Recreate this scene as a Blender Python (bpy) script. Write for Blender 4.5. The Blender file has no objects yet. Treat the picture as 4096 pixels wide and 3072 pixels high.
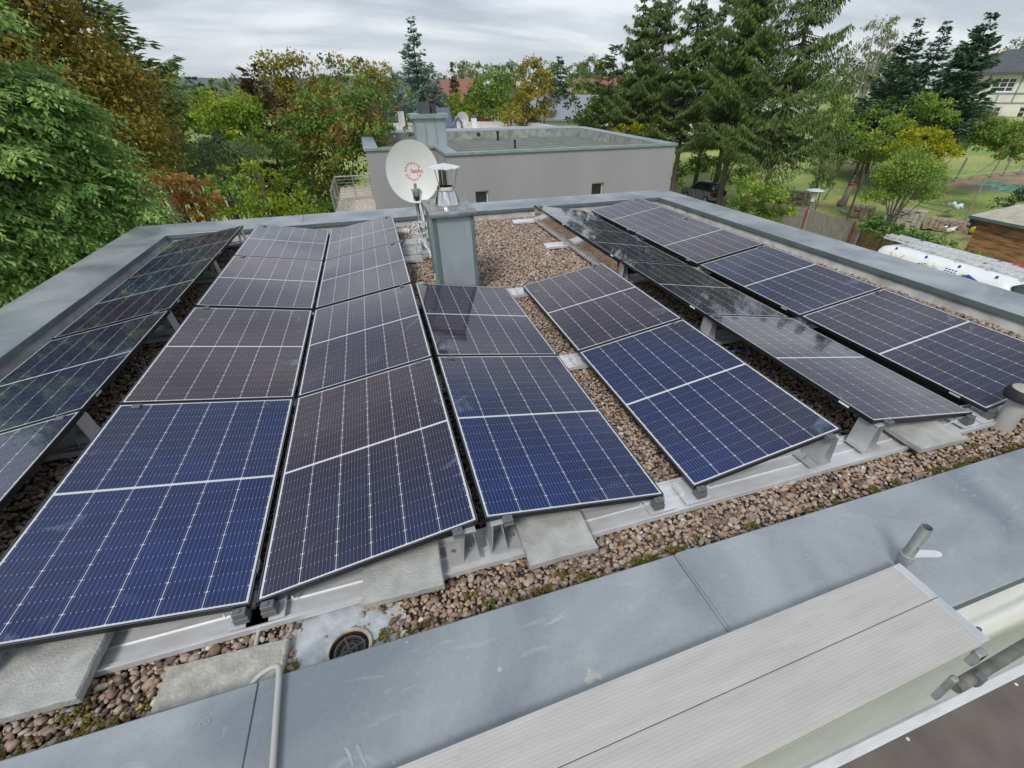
import bpy, math, random
import numpy as np
from mathutils import Vector, Matrix
scene = bpy.context.scene
COL = scene.collection
R = math.radians

# ------------------------------------------------------------------ camera
CAM = np.array([-0.3433, -1.5307, 2.0353])
YAW, PITCH, ROLL, FPX, CX, CY = 0.3181, 0.5957, -0.0024, 1809.0, 2156.1, 1597.5
def cam_axes():
    cy, sy = math.cos(YAW), math.sin(YAW)
    fw = np.array([sy*math.cos(PITCH), cy*math.cos(PITCH), -math.sin(PITCH)])
    rt = np.array([cy, -sy, 0.0]); up = np.cross(rt, fw)
    return math.cos(ROLL)*rt+math.sin(ROLL)*up, -math.sin(ROLL)*rt+math.cos(ROLL)*up, fw
RT, UP, FW = cam_axes()
cd = bpy.data.cameras.new("camera"); cam = bpy.data.objects.new("camera", cd); COL.objects.link(cam)
cam.matrix_world = Matrix(((RT[0], UP[0], -FW[0], CAM[0]), (RT[1], UP[1], -FW[1], CAM[1]),
                           (RT[2], UP[2], -FW[2], CAM[2]), (0, 0, 0, 1)))
cd.sensor_width = 36; cd.lens = FPX/4096*36
cd.shift_x = -(CX-2048)/4096; cd.shift_y = (CY-1536)/4096
cd.clip_start = 0.05; cd.clip_end = 12000
scene.camera = cam
scene.render.resolution_x = 1024; scene.render.resolution_y = 768
scene.view_settings.view_transform = 'Standard'; scene.view_settings.look = 'None'
scene.view_settings.gamma = 1; scene.view_settings.exposure = 0.66

def ray(x, y): return FW+RT*(x-CX)/FPX-UP*(y-CY)/FPX
def at_dist(x, y, D):                     # world point seen at that pixel of the 4096 px photo, D metres away over ground
    v = ray(x, y); return CAM+v*D/math.hypot(v[0], v[1])
def at_y(x, y, Y): v = ray(x, y); return CAM+v*(Y-CAM[1])/v[1]
def at_z(x, y, Z): v = ray(x, y); return CAM+v*(Z-CAM[2])/v[2]
G = -5.6
def ground_z(x, y):
    return G + 0.125*min(max(0.0, x-30), 40)
def on_ground(px, py):
    v = ray(px, py); t = 5.0
    while t < 400:
        p = CAM+v*t
        if p[2] < ground_z(p[0], p[1]): return p
        t += 0.05
    return p
def depth(p): return float((np.array(p)-CAM)@FW)

# ------------------------------------------------------------------ world and sun
SUN_EL, SUN_AZ = R(48), R(215)
world = bpy.data.worlds.new("World"); scene.world = world; world.use_nodes = True
wn, wl = world.node_tree.nodes, world.node_tree.links
wn.clear()
def N(nodes, t, **kw):
    n = nodes.new(t)
    for k, v in kw.items():
        if k.startswith('i_'): n.inputs[k[2:]].default_value = v
        else: setattr(n, k, v)
    return n
out = N(wn, 'ShaderNodeOutputWorld'); bg = N(wn, 'ShaderNodeBackground'); bg.inputs['Strength'].default_value = 0.125
sky = N(wn, 'ShaderNodeTexSky'); sky.sky_type = 'NISHITA'; sky.sun_disc = False
sky.sun_elevation = SUN_EL; sky.sun_rotation = SUN_AZ; sky.air_density = 1.2; sky.dust_density = 2.0
tc = N(wn, 'ShaderNodeTexCoord'); sp = N(wn, 'ShaderNodeSeparateXYZ'); wl.new(tc.outputs['Generated'], sp.inputs[0])
mx = N(wn, 'ShaderNodeMath', operation='MAXIMUM'); wl.new(sp.outputs['Z'], mx.inputs[0]); mx.inputs[1].default_value = 0.0
ad = N(wn, 'ShaderNodeMath', operation='ADD'); wl.new(mx.outputs[0], ad.inputs[0]); ad.inputs[1].default_value = 0.16
dx = N(wn, 'ShaderNodeMath', operation='DIVIDE'); wl.new(sp.outputs['X'], dx.inputs[0]); wl.new(ad.outputs[0], dx.inputs[1])
dy = N(wn, 'ShaderNodeMath', operation='DIVIDE'); wl.new(sp.outputs['Y'], dy.inputs[0]); wl.new(ad.outputs[0], dy.inputs[1])
cb = N(wn, 'ShaderNodeCombineXYZ'); wl.new(dx.outputs[0], cb.inputs[0]); wl.new(dy.outputs[0], cb.inputs[1])
mp = N(wn, 'ShaderNodeMapping'); wl.new(cb.outputs[0], mp.inputs[0]); mp.inputs['Rotation'].default_value = (0, 0, R(-25)); mp.inputs['Scale'].default_value = (0.55, 1.15, 1)
n1 = N(wn, 'ShaderNodeTexNoise'); n1.inputs['Scale'].default_value = 1.5; n1.inputs['Detail'].default_value = 7; n1.inputs['Roughness'].default_value = 0.52; n1.inputs['Distortion'].default_value = 0.35
wl.new(mp.outputs[0], n1.inputs['Vector'])
rp = N(wn, 'ShaderNodeValToRGB'); wl.new(n1.outputs['Fac'], rp.inputs[0])
els = rp.color_ramp.elements
els[0].position = 0.39; els[0].color = (1.75, 2.1, 2.6, 1)
els[1].position = 0.63; els[1].color = (4.6, 4.8, 5.05, 1)
e = els.new(0.5); e.color = (2.95, 3.25, 3.7, 1)
# thin bright band of cloud towards the horizon
hz = N(wn, 'ShaderNodeMapRange'); hz.inputs['From Min'].default_value = 0.0; hz.inputs['From Max'].default_value = 0.2
hz.inputs['To Min'].default_value = 1.0; hz.inputs['To Max'].default_value = 0.0; wl.new(mx.outputs[0], hz.inputs['Value'])
mh = N(wn, 'ShaderNodeMixRGB'); mh.inputs[2].default_value = (4.7, 4.85, 4.9, 1); wl.new(rp.outputs[0], mh.inputs[1])
hm = N(wn, 'ShaderNodeMath', operation='MULTIPLY'); wl.new(hz.outputs[0], hm.inputs[0]); hm.inputs[1].default_value = 0.62; wl.new(hm.outputs[0], mh.inputs[0])
mm = N(wn, 'ShaderNodeMixRGB'); mm.inputs[0].default_value = 0.93; wl.new(sky.outputs[0], mm.inputs[1]); wl.new(mh.outputs[0], mm.inputs[2])
wl.new(mm.outputs[0], bg.inputs['Color']); wl.new(bg.outputs[0], out.inputs[0])

sd = bpy.data.lights.new("sun", 'SUN'); sd.energy = 1.5; sd.angle = R(16); sd.color = (1.0, 0.965, 0.91)
sun = bpy.data.objects.new("sun", sd); COL.objects.link(sun)
sdir = Vector((math.sin(SUN_AZ)*math.cos(SUN_EL), math.cos(SUN_AZ)*math.cos(SUN_EL), math.sin(SUN_EL)))
sun.rotation_euler = sdir.to_track_quat('Z', 'Y').to_euler(); sun.location = (0, 0, 40)

# ------------------------------------------------------------------ materials
def new_mat(name):
    m = bpy.data.materials.new(name); m.use_nodes = True
    nt = m.node_tree; b = nt.nodes['Principled BSDF']; return m, nt.nodes, nt.links, b
def mat(name, col, rough=0.6, metal=0.0, var=0.0, scale=3.0, bump=0.0, bscale=40.0, col2=None, stretch=(1, 1, 1), spec=0.5, detail=5, lo=.35, hi=.65):
    m, n, l, b = new_mat(name)
    b.inputs['Base Color'].default_value = (*col, 1); b.inputs['Roughness'].default_value = rough; b.inputs['Metallic'].default_value = metal
    b.inputs['Specular IOR Level'].default_value = spec
    t = N(n, 'ShaderNodeTexCoord'); mpn = N(n, 'ShaderNodeMapping'); l.new(t.outputs['Object'], mpn.inputs[0]); mpn.inputs['Scale'].default_value = stretch
    if var > 0 or col2:
        nz = N(n, 'ShaderNodeTexNoise'); nz.inputs['Scale'].default_value = scale; nz.inputs['Detail'].default_value = detail; l.new(mpn.outputs[0], nz.inputs['Vector'])
        r = N(n, 'ShaderNodeValToRGB'); l.new(nz.outputs['Fac'], r.inputs[0])
        c2 = col2 or tuple(min(1, c*(1+var)) for c in col); c1 = col if col2 else tuple(c*(1-var) for c in col)
        r.color_ramp.elements[0].position = lo; r.color_ramp.elements[1].position = hi
        r.color_ramp.elements[0].color = (*c1, 1); r.color_ramp.elements[1].color = (*c2, 1)
        l.new(r.outputs[0], b.inputs['Base Color'])
        rr = N(n, 'ShaderNodeMapRange'); l.new(nz.outputs['Fac'], rr.inputs['Value']); rr.inputs['To Min'].default_value = rough*0.85; rr.inputs['To Max'].default_value = min(1, rough*1.15); l.new(rr.outputs[0], b.inputs['Roughness'])
    if bump > 0:
        bz = N(n, 'ShaderNodeTexNoise'); bz.inputs['Scale'].default_value = bscale; bz.inputs['Detail'].default_value = 6; l.new(mpn.outputs[0], bz.inputs['Vector'])
        bp = N(n, 'ShaderNodeBump'); bp.inputs['Strength'].default_value = bump; bp.inputs['Distance'].default_value = 0.01; l.new(bz.outputs['Fac'], bp.inputs['Height']); l.new(bp.outputs[0], b.inputs['Normal'])
    return m

M = {}
M['alu'] = mat('aluminium', (0.76, 0.77, 0.78), 0.46, 0.45, 0.08, 5, stretch=(1, 3, 3))
M['alu_dull'] = mat('dull aluminium', (0.60, 0.61, 0.62), 0.45, 0.5, 0.12, 5)
M['steel'] = mat('polished steel', (0.72, 0.71, 0.70), 0.13, 1.0, 0.06, 4)
M['steel_brushed'] = mat('brushed steel', (0.42, 0.42, 0.42), 0.36, 0.9, 0.3, 9, lo=.3, hi=.7)
M['sheet'] = mat('bright sheet metal', (0.66, 0.60, 0.54), 0.16, 1.0, 0.05, 3, 0.08, 3)
M['galv'] = mat('galvanised steel', (0.36, 0.38, 0.39), 0.48, 0.6, 0.2, 14)
M['frame'] = mat('anodised frame', (0.022, 0.023, 0.026), 0.42, 0.4, 0.1, 8)
M['dark'] = mat('dark plastic', (0.018, 0.019, 0.021), 0.6, 0, 0.1)
M['white_plastic'] = mat('white plastic', (0.75, 0.76, 0.76), 0.4, 0, 0.04)
M['grey_plastic'] = mat('grey plastic', (0.42, 0.42, 0.40), 0.45, 0, 0.05)
M['cream_plastic'] = mat('cream plastic', (0.66, 0.63, 0.55), 0.5, 0, 0.05)
M['cable_black'] = mat('black cable', (0.015, 0.015, 0.017), 0.5)
M['concrete'] = mat('concrete', (0.40, 0.405, 0.385), 0.9, 0, 0.22, 9, 0.5, 90, lo=.3, hi=.7)
M['concrete_rough'] = mat('weathered concrete', (0.38, 0.365, 0.325), 0.95, 0, 0.28, 14, 0.8, 70, lo=.3, hi=.7)
M['plank'] = None
M['membrane'] = mat('roof membrane', (0.40, 0.40, 0.39), 0.85, 0, 0.25, 4, 0.6, 12)
M['render_white'] = mat('white render', (0.80, 0.80, 0.77), 0.9, 0, 0.05, 3, 0.3, 120)
M['render_grey'] = mat('grey render', (0.315, 0.305, 0.318), 0.9, 0, 0.045, 0.9, 0.25, 60, stretch=(1.2, 1.2, .25))
M['render_cream'] = mat('cream render', (0.66, 0.63, 0.545), 0.9, 0, 0.08, 1)
M['bitumen'] = mat('green slate bitumen', (0.155, 0.178, 0.155), 0.95, 0, 0.16, 2.2, 0.3, 60)
M['glass_dark'] = mat('window glass', (0.03, 0.035, 0.04), 0.06, 0, 0.1)
M['window_frame'] = mat('window frame', (0.62, 0.64, 0.64), 0.4)
M['deck_brown'] = mat('brown decking', (0.125, 0.105, 0.095), 0.75, 0, 0.15, 6, 0.2, 150)
M['brass'] = mat('beige head', (0.62, 0.55, 0.40), 0.45)
M['dark_grey'] = mat('dark grey paint', (0.12, 0.125, 0.13), 0.5, 0, 0.08)
M['black_clay'] = mat('black clay', (0.035, 0.035, 0.038), 0.6)
M['red_paint'] = mat('red paint', (0.40, 0.05, 0.035), 0.55, 0, 0.2)
M['dish_red'] = mat('red lettering', (0.56, 0.10, 0.10), 0.5)
M['white_paint'] = mat('white paint', (0.74, 0.76, 0.77), 0.3, 0, 0.04)
M['silver_paint'] = mat('silver car paint', (0.46, 0.48, 0.50), 0.28, 0.5, 0.04)
M['black_paint'] = mat('black car paint', (0.02, 0.02, 0.024), 0.3, 0, 0.1)
M['rubber'] = mat('rubber', (0.02, 0.02, 0.02), 0.8)
M['blue_paint'] = mat('blue lettering', (0.03, 0.07, 0.28), 0.35, 0, 0.1)
M['yellow_paint'] = mat('yellow lettering', (0.72, 0.52, 0.06), 0.4)
M['pale_yellow'] = mat('pale gold lettering', (0.62, 0.54, 0.30), 0.4)
M['pale_green'] = mat('pale green decal', (0.55, 0.66, 0.55), 0.4)
M['tail_red'] = mat('red lamp glass', (0.35, 0.02, 0.02), 0.25)
M['rust_mesh'] = mat('rusty steel', (0.27, 0.125, 0.07), 0.85, 0, 0.35, 8)
M['shed_wood'] = mat('stained boards', (0.29, 0.155, 0.065), 0.8, 0, 0.5, 1.6, 0.3, 30, stretch=(1, 1, 6))
M['shed_roof'] = mat('pale roofing', (0.42, 0.39, 0.32), 0.9, 0, 0.15, 2)
M['brick'] = mat('old brick', (0.36, 0.28, 0.22), 0.95, 0, 0.3, 5, 0.6, 20)
M['stone'] = mat('pale stone', (0.42, 0.40, 0.34), 0.95, 0, 0.25, 5, 0.5, 20)
M['wood_grey'] = mat('grey wood', (0.26, 0.235, 0.20), 0.9, 0, 0.3, 6, 0.4, 30, stretch=(6, 6, .6))
M['bark'] = mat('bark', (0.115, 0.088, 0.065), 0.95, 0, 0.35, 8, 0.8, 25, stretch=(3, 3, .6))
M['bark_pale'] = mat('pale bark', (0.24, 0.20, 0.16), 0.95, 0, 0.35, 8, 0.8, 25, stretch=(3, 3, .6))
M['bark_birch'] = mat('birch bark', (0.48, 0.46, 0.42), 0.9, 0, 0.4, 8, 0.3, 25, stretch=(3, 3, 1))
M['timber_blue'] = mat('grey blue timber', (0.20, 0.25, 0.27), 0.8, 0, 0.12)
M['slate'] = mat('slate roof', (0.075, 0.08, 0.092), 0.75, 0, 0.2, 3, 0.5, 20)
M['roof_grey'] = mat('light grey roof', (0.23, 0.25, 0.285), 0.6, 0, 0.06, 2)
M['red_wood'] = mat('dark red boards', (0.14, 0.035, 0.02), 0.85, 0, 0.35, 3, stretch=(6, 6, .6))
M['asphalt'] = mat('asphalt', (0.11, 0.105, 0.10), 0.95, 0, 0.2, 2, 0.4, 40)
M['lens'] = mat('lamp lens', (0.60, 0.64, 0.63), 0.25)

def tile_mat(name, col, spacing, axis='Y'):
    m, n, l, b = new_mat(name)
    t = N(n, 'ShaderNodeTexCoord'); w = N(n, 'ShaderNodeTexWave'); w.bands_direction = axis; w.inputs['Scale'].default_value = 1/spacing*0.159*2; w.inputs['Distortion'].default_value = 0.4
    l.new(t.outputs['Object'], w.inputs['Vector']); r = N(n, 'ShaderNodeValToRGB'); l.new(w.outputs['Fac'], r.inputs[0])
    r.color_ramp.elements[0].color = (*[c*.55 for c in col], 1); r.color_ramp.elements[1].color = (*col, 1); r.color_ramp.elements[1].position = .5
    l.new(r.outputs[0], b.inputs['Base Color']); b.inputs['Roughness'].default_value = .85
    bp = N(n, 'ShaderNodeBump'); bp.inputs['Strength'].default_value = .6; bp.inputs['Distance'].default_value = .05; l.new(w.outputs['Fac'], bp.inputs['Height']); l.new(bp.outputs[0], b.inputs['Normal'])
    return m
M['red_tile'] = tile_mat('red roof tiles', (0.30, 0.12, 0.10), .35)

# zinc coping: blue grey sheet with pale blotches, streaks and specks
def zinc(name, c1, c2, spot, rough=0.42, metal=0.35, k=1.0):
    m, n, l, b = new_mat(name)
    t = N(n, 'ShaderNodeTexCoord')
    a = N(n, 'ShaderNodeTexNoise', ); a.inputs['Scale'].default_value = 1.5*k; a.inputs['Detail'].default_value = 5; a.inputs['Roughness'].default_value = .5; a.inputs['Distortion'].default_value = .6
    l.new(t.outputs['Object'], a.inputs['Vector'])
    r = N(n, 'ShaderNodeValToRGB'); l.new(a.outputs['Fac'], r.inputs[0]); r.color_ramp.elements[0].position = .36; r.color_ramp.elements[1].position = .66
    r.color_ramp.elements[0].color = (*c1, 1); r.color_ramp.elements[1].color = (*c2, 1)
    f = N(n, 'ShaderNodeTexNoise'); f.inputs['Scale'].default_value = 60*k; f.inputs['Detail'].default_value = 3; l.new(t.outputs['Object'], f.inputs['Vector'])
    mp2 = N(n, 'ShaderNodeMapping'); l.new(t.outputs['Object'], mp2.inputs[0]); mp2.inputs['Rotation'].default_value = (0, 0, .5); mp2.inputs['Scale'].default_value = (4*k, 11*k, 5*k)
    s = N(n, 'ShaderNodeTexNoise'); s.inputs['Scale'].default_value = 1; s.inputs['Detail'].default_value = 7; s.inputs['Distortion'].default_value = 1.2; l.new(mp2.outputs[0], s.inputs['Vector'])
    sr = N(n, 'ShaderNodeValToRGB'); l.new(s.outputs['Fac'], sr.inputs[0]); sr.color_ramp.elements[0].position = .60; sr.color_ramp.elements[1].position = .72
    v = N(n, 'ShaderNodeTexVoronoi'); v.inputs['Scale'].default_value = 9*k; l.new(t.outputs['Object'], v.inputs['Vector'])
    vr = N(n, 'ShaderNodeValToRGB'); l.new(v.outputs['Distance'], vr.inputs[0]); vr.color_ramp.elements[0].position = .035; vr.color_ramp.elements[1].position = .065
    vr.color_ramp.elements[0].color = (1, 1, 1, 1); vr.color_ramp.elements[1].color = (0, 0, 0, 1)
    m1 = N(n, 'ShaderNodeMixRGB', blend_type='OVERLAY'); m1.inputs[0].default_value = .12; l.new(r.outputs[0], m1.inputs[1]); l.new(f.outputs['Fac'], m1.inputs[2])
    m2 = N(n, 'ShaderNodeMixRGB'); l.new(m1.outputs[0], m2.inputs[1]); m2.inputs[2].default_value = (*spot, 1)
    q = N(n, 'ShaderNodeMath', operation='MULTIPLY'); l.new(sr.outputs[0], q.inputs[0]); q.inputs[1].default_value = .45; l.new(q.outputs[0], m2.inputs[0])
    m3 = N(n, 'ShaderNodeMixRGB'); l.new(m2.outputs[0], m3.inputs[1]); m3.inputs[2].default_value = (*spot, 1)
    q2 = N(n, 'ShaderNodeMath', operation='MULTIPLY'); l.new(vr.outputs[0], q2.inputs[0]); q2.inputs[1].default_value = .5; l.new(q2.outputs[0], m3.inputs[0])
    l.new(m3.outputs[0], b.inputs['Base Color']); b.inputs['Metallic'].default_value = metal
    rr = N(n, 'ShaderNodeMapRange'); l.new(a.outputs['Fac'], rr.inputs['Value']); rr.inputs['To Min'].default_value = rough*.8; rr.inputs['To Max'].default_value = rough*1.25; l.new(rr.outputs[0], b.inputs['Roughness'])
    bp = N(n, 'ShaderNodeBump'); bp.inputs['Strength'].default_value = .06; bp.inputs['Distance'].default_value = .03; l.new(a.outputs['Fac'], bp.inputs['Height']); l.new(bp.outputs[0], b.inputs['Normal'])
    return m
M['zinc'] = zinc('zinc coping', (0.225, 0.252, 0.275), (0.400, 0.425, 0.432), (0.50, 0.51, 0.50))
M['zinc_green'] = zinc('weathered zinc', (0.300, 0.345, 0.365), (0.375, 0.415, 0.430), (0.45, 0.48, 0.49), .45, .2, 1.0)
M['zinc_edge'] = mat('zinc edge', (0.14, 0.19, 0.20), 0.5, 0.3, 0.12, 4)
M['zinc_edge_pale'] = mat('pale zinc edge', (0.26, 0.335, 0.335), 0.5, 0.3, 0.12, 4)
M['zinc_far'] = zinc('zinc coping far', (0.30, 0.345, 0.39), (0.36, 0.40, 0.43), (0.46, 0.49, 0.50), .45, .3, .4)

# grooved aluminium plank
def plank_mat():
    m, n, l, b = new_mat('grooved plank')
    t = N(n, 'ShaderNodeTexCoord'); s = N(n, 'ShaderNodeSeparateXYZ'); l.new(t.outputs['Object'], s.inputs[0])
    q = N(n, 'ShaderNodeMath', operation='MULTIPLY'); l.new(s.outputs['Y'], q.inputs[0]); q.inputs[1].default_value = 2*math.pi/0.0125
    si = N(n, 'ShaderNodeMath', operation='SINE'); l.new(q.outputs[0], si.inputs[0])
    r = N(n, 'ShaderNodeValToRGB'); l.new(si.outputs[0], r.inputs[0]); r.color_ramp.elements[0].position = 0.75; r.color_ramp.elements[1].position = 1.0
    r.color_ramp.elements[0].color = (0.475, 0.46, 0.43, 1); r.color_ramp.elements[1].color = (0.425, 0.40, 0.375, 1)
    mp2 = N(n, 'ShaderNodeMapping'); l.new(t.outputs['Object'], mp2.inputs[0]); mp2.inputs['Scale'].default_value = (2, 14, 5)
    z = N(n, 'ShaderNodeTexNoise'); z.inputs['Scale'].default_value = 1.6; z.inputs['Detail'].default_value = 7; l.new(mp2.outputs[0], z.inputs['Vector'])
    zr = N(n, 'ShaderNodeMapRange'); l.new(z.outputs['Fac'], zr.inputs['Value']); zr.inputs['To Min'].default_value = .78; zr.inputs['To Max'].default_value = 1.18
    vm = N(n, 'ShaderNodeVectorMath', operation='SCALE'); l.new(r.outputs[0], vm.inputs[0]); l.new(zr.outputs[0], vm.inputs['Scale'])
    st = N(n, 'ShaderNodeTexNoise'); st.inputs['Scale'].default_value = 7; st.inputs['Detail'].default_value = 8; st.inputs['Roughness'].default_value = .75; l.new(t.outputs['Object'], st.inputs['Vector'])
    sr = N(n, 'ShaderNodeValToRGB'); l.new(st.outputs['Fac'], sr.inputs[0]); sr.color_ramp.elements[0].position = .60; sr.color_ramp.elements[1].position = .78
    sr.color_ramp.elements[1].color = (.6, .6, .6, 1)
    mx_ = N(n, 'ShaderNodeMixRGB'); l.new(sr.outputs[0], mx_.inputs[0]); l.new(vm.outputs[0], mx_.inputs[1]); mx_.inputs[2].default_value = (.34, .29, .25, 1)
    l.new(mx_.outputs[0], b.inputs['Base Color'])
    b.inputs['Roughness'].default_value = .62; b.inputs['Metallic'].default_value = .15
    bp = N(n, 'ShaderNodeBump'); bp.inputs['Strength'].default_value = .18; bp.inputs['Distance'].default_value = .0006; bp.invert = True; l.new(si.outputs[0], bp.inputs['Height']); l.new(bp.outputs[0], b.inputs['Normal'])
    return m
M['plank'] = plank_mat()

# photovoltaic laminate: x across (6 columns), y along (2 x 10 half cells)
PW, PL = 1.0501, 1.755
def cell_mat():
    m, n, l, b = new_mat('photovoltaic cells')
    def mth(op, a, b_=None, c=None):
        k = N(n, 'ShaderNodeMath', operation=op)
        for i, v in enumerate((a, b_, c)):
            if v is None: continue
            if isinstance(v, (int, float)): k.inputs[i].default_value = v
            else: l.new(v, k.inputs[i])
        return k.outputs[0]
    t = N(n, 'ShaderNodeTexCoord'); s = N(n, 'ShaderNodeSeparateXYZ'); l.new(t.outputs['Object'], s.inputs[0])
    X, Y = s.outputs['X'], s.outputs['Y']
    mx_, my_, mid = 0.0175, 0.0185, 0.0085
    cw = (PW-2*mx_)/6; halfL = PL/2-my_-mid; ch = halfL/10
    u = mth('DIVIDE', mth('SUBTRACT', X, mx_), cw)
    ay = mth('SUBTRACT', mth('ABSOLUTE', mth('SUBTRACT', Y, PL/2)), mid)
    v = mth('DIVIDE', ay, ch)
    # distance to nearest column line / row line in metres
    du = mth('MULTIPLY', mth('ABSOLUTE', mth('SUBTRACT', u, mth('ROUND', u))), cw)
    dv = mth('MULTIPLY', mth('ABSOLUTE', mth('SUBTRACT', v, mth('ROUND', v))), ch)
    line_u = mth('LESS_THAN', du, 0.0013)
    line_v = mth('LESS_THAN', dv, 0.0007)
    dia = mth('LESS_THAN', mth('ADD', du, dv), 0.0062)
    o1 = mth('LESS_THAN', X, mx_); o2 = mth('GREATER_THAN', X, PW-mx_); o3 = mth('LESS_THAN', ay, 0.0); o4 = mth('GREATER_THAN', ay, halfL)
    white = mth('MAXIMUM', mth('MAXIMUM', mth('MAXIMUM', line_u, dia), mth('MAXIMUM', o1, o2)), mth('MAXIMUM', o3, o4))
    fu = mth('MULTIPLY', u, 9.0); bus = mth('LESS_THAN', mth('MULTIPLY', mth('ABSOLUTE', mth('SUBTRACT', mth('FRACT', fu), 0.5)), cw/9), 0.00045)
    # busbars shine brighter where they cross the row gaps
    dash = mth('MULTIPLY', mth('LESS_THAN', dv, 0.0022), mth('LESS_THAN', mth('MULTIPLY', mth('ABSOLUTE', mth('SUBTRACT', mth('FRACT', fu), 0.5)), cw/9), 0.0011))
    at = N(n, 'ShaderNodeAttribute', attribute_type='OBJECT', attribute_name='tint')
    nz = N(n, 'ShaderNodeTexNoise'); nz.inputs['Scale'].default_value = .9; nz.inputs['Detail'].default_value = 2; l.new(t.outputs['Object'], nz.inputs['Vector'])
    oi = N(n, 'ShaderNodeObjectInfo'); 
    addv = N(n, 'ShaderNodeVectorMath', operation='ADD'); l.new(t.outputs['Object'], addv.inputs[0]); cmb = N(n, 'ShaderNodeCombineXYZ'); l.new(mth('MULTIPLY', oi.outputs['Random'], 40.0), cmb.inputs[2]); l.new(cmb.outputs[0], addv.inputs[1])
    l.new(addv.outputs[0], nz.inputs['Vector'])
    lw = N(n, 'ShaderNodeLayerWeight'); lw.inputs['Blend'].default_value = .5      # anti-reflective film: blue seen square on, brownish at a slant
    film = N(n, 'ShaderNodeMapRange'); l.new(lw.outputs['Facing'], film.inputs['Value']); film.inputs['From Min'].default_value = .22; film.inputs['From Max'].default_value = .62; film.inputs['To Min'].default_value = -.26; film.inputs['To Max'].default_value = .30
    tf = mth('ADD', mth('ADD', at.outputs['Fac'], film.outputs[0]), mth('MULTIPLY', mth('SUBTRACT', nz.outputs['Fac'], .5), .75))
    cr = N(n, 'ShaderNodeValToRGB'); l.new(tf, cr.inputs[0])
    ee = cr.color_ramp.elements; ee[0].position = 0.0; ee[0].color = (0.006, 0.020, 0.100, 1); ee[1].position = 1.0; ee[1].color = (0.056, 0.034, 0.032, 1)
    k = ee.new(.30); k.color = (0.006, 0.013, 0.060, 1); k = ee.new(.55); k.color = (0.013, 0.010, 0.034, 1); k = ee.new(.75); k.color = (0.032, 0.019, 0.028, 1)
    # slight tone difference cell by cell
    wn_ = N(n, 'ShaderNodeTexWhiteNoise', noise_dimensions='3D'); cc = N(n, 'ShaderNodeCombineXYZ'); l.new(mth('FLOOR', u), cc.inputs[0]); l.new(mth('FLOOR', mth('DIVIDE', Y, ch)), cc.inputs[1]); l.new(oi.outputs['Random'], cc.inputs[2]); l.new(cc.outputs[0], wn_.inputs['Vector'])
    sc = N(n, 'ShaderNodeVectorMath', operation='SCALE'); l.new(cr.outputs[0], sc.inputs[0]); l.new(mth('ADD', mth('MULTIPLY', wn_.outputs['Value'], .25), .87), sc.inputs['Scale'])
    m1 = N(n, 'ShaderNodeMixRGB'); l.new(mth('MULTIPLY', bus, .52), m1.inputs[0]); l.new(sc.outputs[0], m1.inputs[1]); m1.inputs[2].default_value = (.40, .42, .46, 1)
    m1b = N(n, 'ShaderNodeMixRGB'); l.new(mth('MULTIPLY', line_v, .35), m1b.inputs[0]); l.new(m1.outputs[0], m1b.inputs[1]); m1b.inputs[2].default_value = (.01, .012, .02, 1)
    m2 = N(n, 'ShaderNodeMixRGB'); l.new(dash, m2.inputs[0]); l.new(m1b.outputs[0], m2.inputs[1]); m2.inputs[2].default_value = (.62, .64, .68, 1)
    m3 = N(n, 'ShaderNodeMixRGB'); l.new(white, m3.inputs[0]); l.new(m2.outputs[0], m3.inputs[1]); m3.inputs[2].default_value = (.58, .59, .61, 1)
    # dusty water marks near edges
    dn = N(n, 'ShaderNodeTexNoise'); dn.inputs['Scale'].default_value = 3.2; dn.inputs['Detail'].default_value = 9; dn.inputs['Roughness'].default_value = .6; dn.inputs['Distortion'].default_value = 1.5; l.new(addv.outputs[0], dn.inputs['Vector'])
    dr = N(n, 'ShaderNodeMapRange'); l.new(dn.outputs['Fac'], dr.inputs['Value']); dr.inputs['From Min'].default_value = .60; dr.inputs['From Max'].default_value = .78
    ed = mth('MINIMUM', mth('MINIMUM', X, mth('SUBTRACT', PW, X)), mth('MINIMUM', Y, mth('SUBTRACT', PL, Y)))
    er = N(n, 'ShaderNodeMapRange'); l.new(ed, er.inputs['Value']); er.inputs['From Min'].default_value = .02; er.inputs['From Max'].default_value = .30; er.inputs['To Min'].default_value = .65; er.inputs['To Max'].default_value = .07
    dust = mth('MULTIPLY', dr.outputs[0], er.outputs[0])
    m4 = N(n, 'ShaderNodeMixRGB'); l.new(dust, m4.inputs[0]); l.new(m3.outputs[0], m4.inputs[1]); m4.inputs[2].default_value = (.22, .30, .42, 1)
    l.new(m4.outputs[0], b.inputs['Base Color'])
    b.inputs['Roughness'].default_value = .6; b.inputs['Specular IOR Level'].default_value = .1
    b.inputs['Coat Weight'].default_value = 1.0; b.inputs['Coat Roughness'].default_value = .035; b.inputs['Coat IOR'].default_value = 1.45
    cn = N(n, 'ShaderNodeTexNoise'); cn.inputs['Scale'].default_value = 700; l.new(t.outputs['Object'], cn.inputs['Vector'])
    cbp = N(n, 'ShaderNodeBump'); cbp.inputs['Strength'].default_value = .008; cbp.inputs['Distance'].default_value = .001; l.new(cn.outputs['Fac'], cbp.inputs['Height']); l.new(cbp.outputs[0], b.inputs['Coat Normal'])
    return m
M['cells'] = cell_mat()

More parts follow.
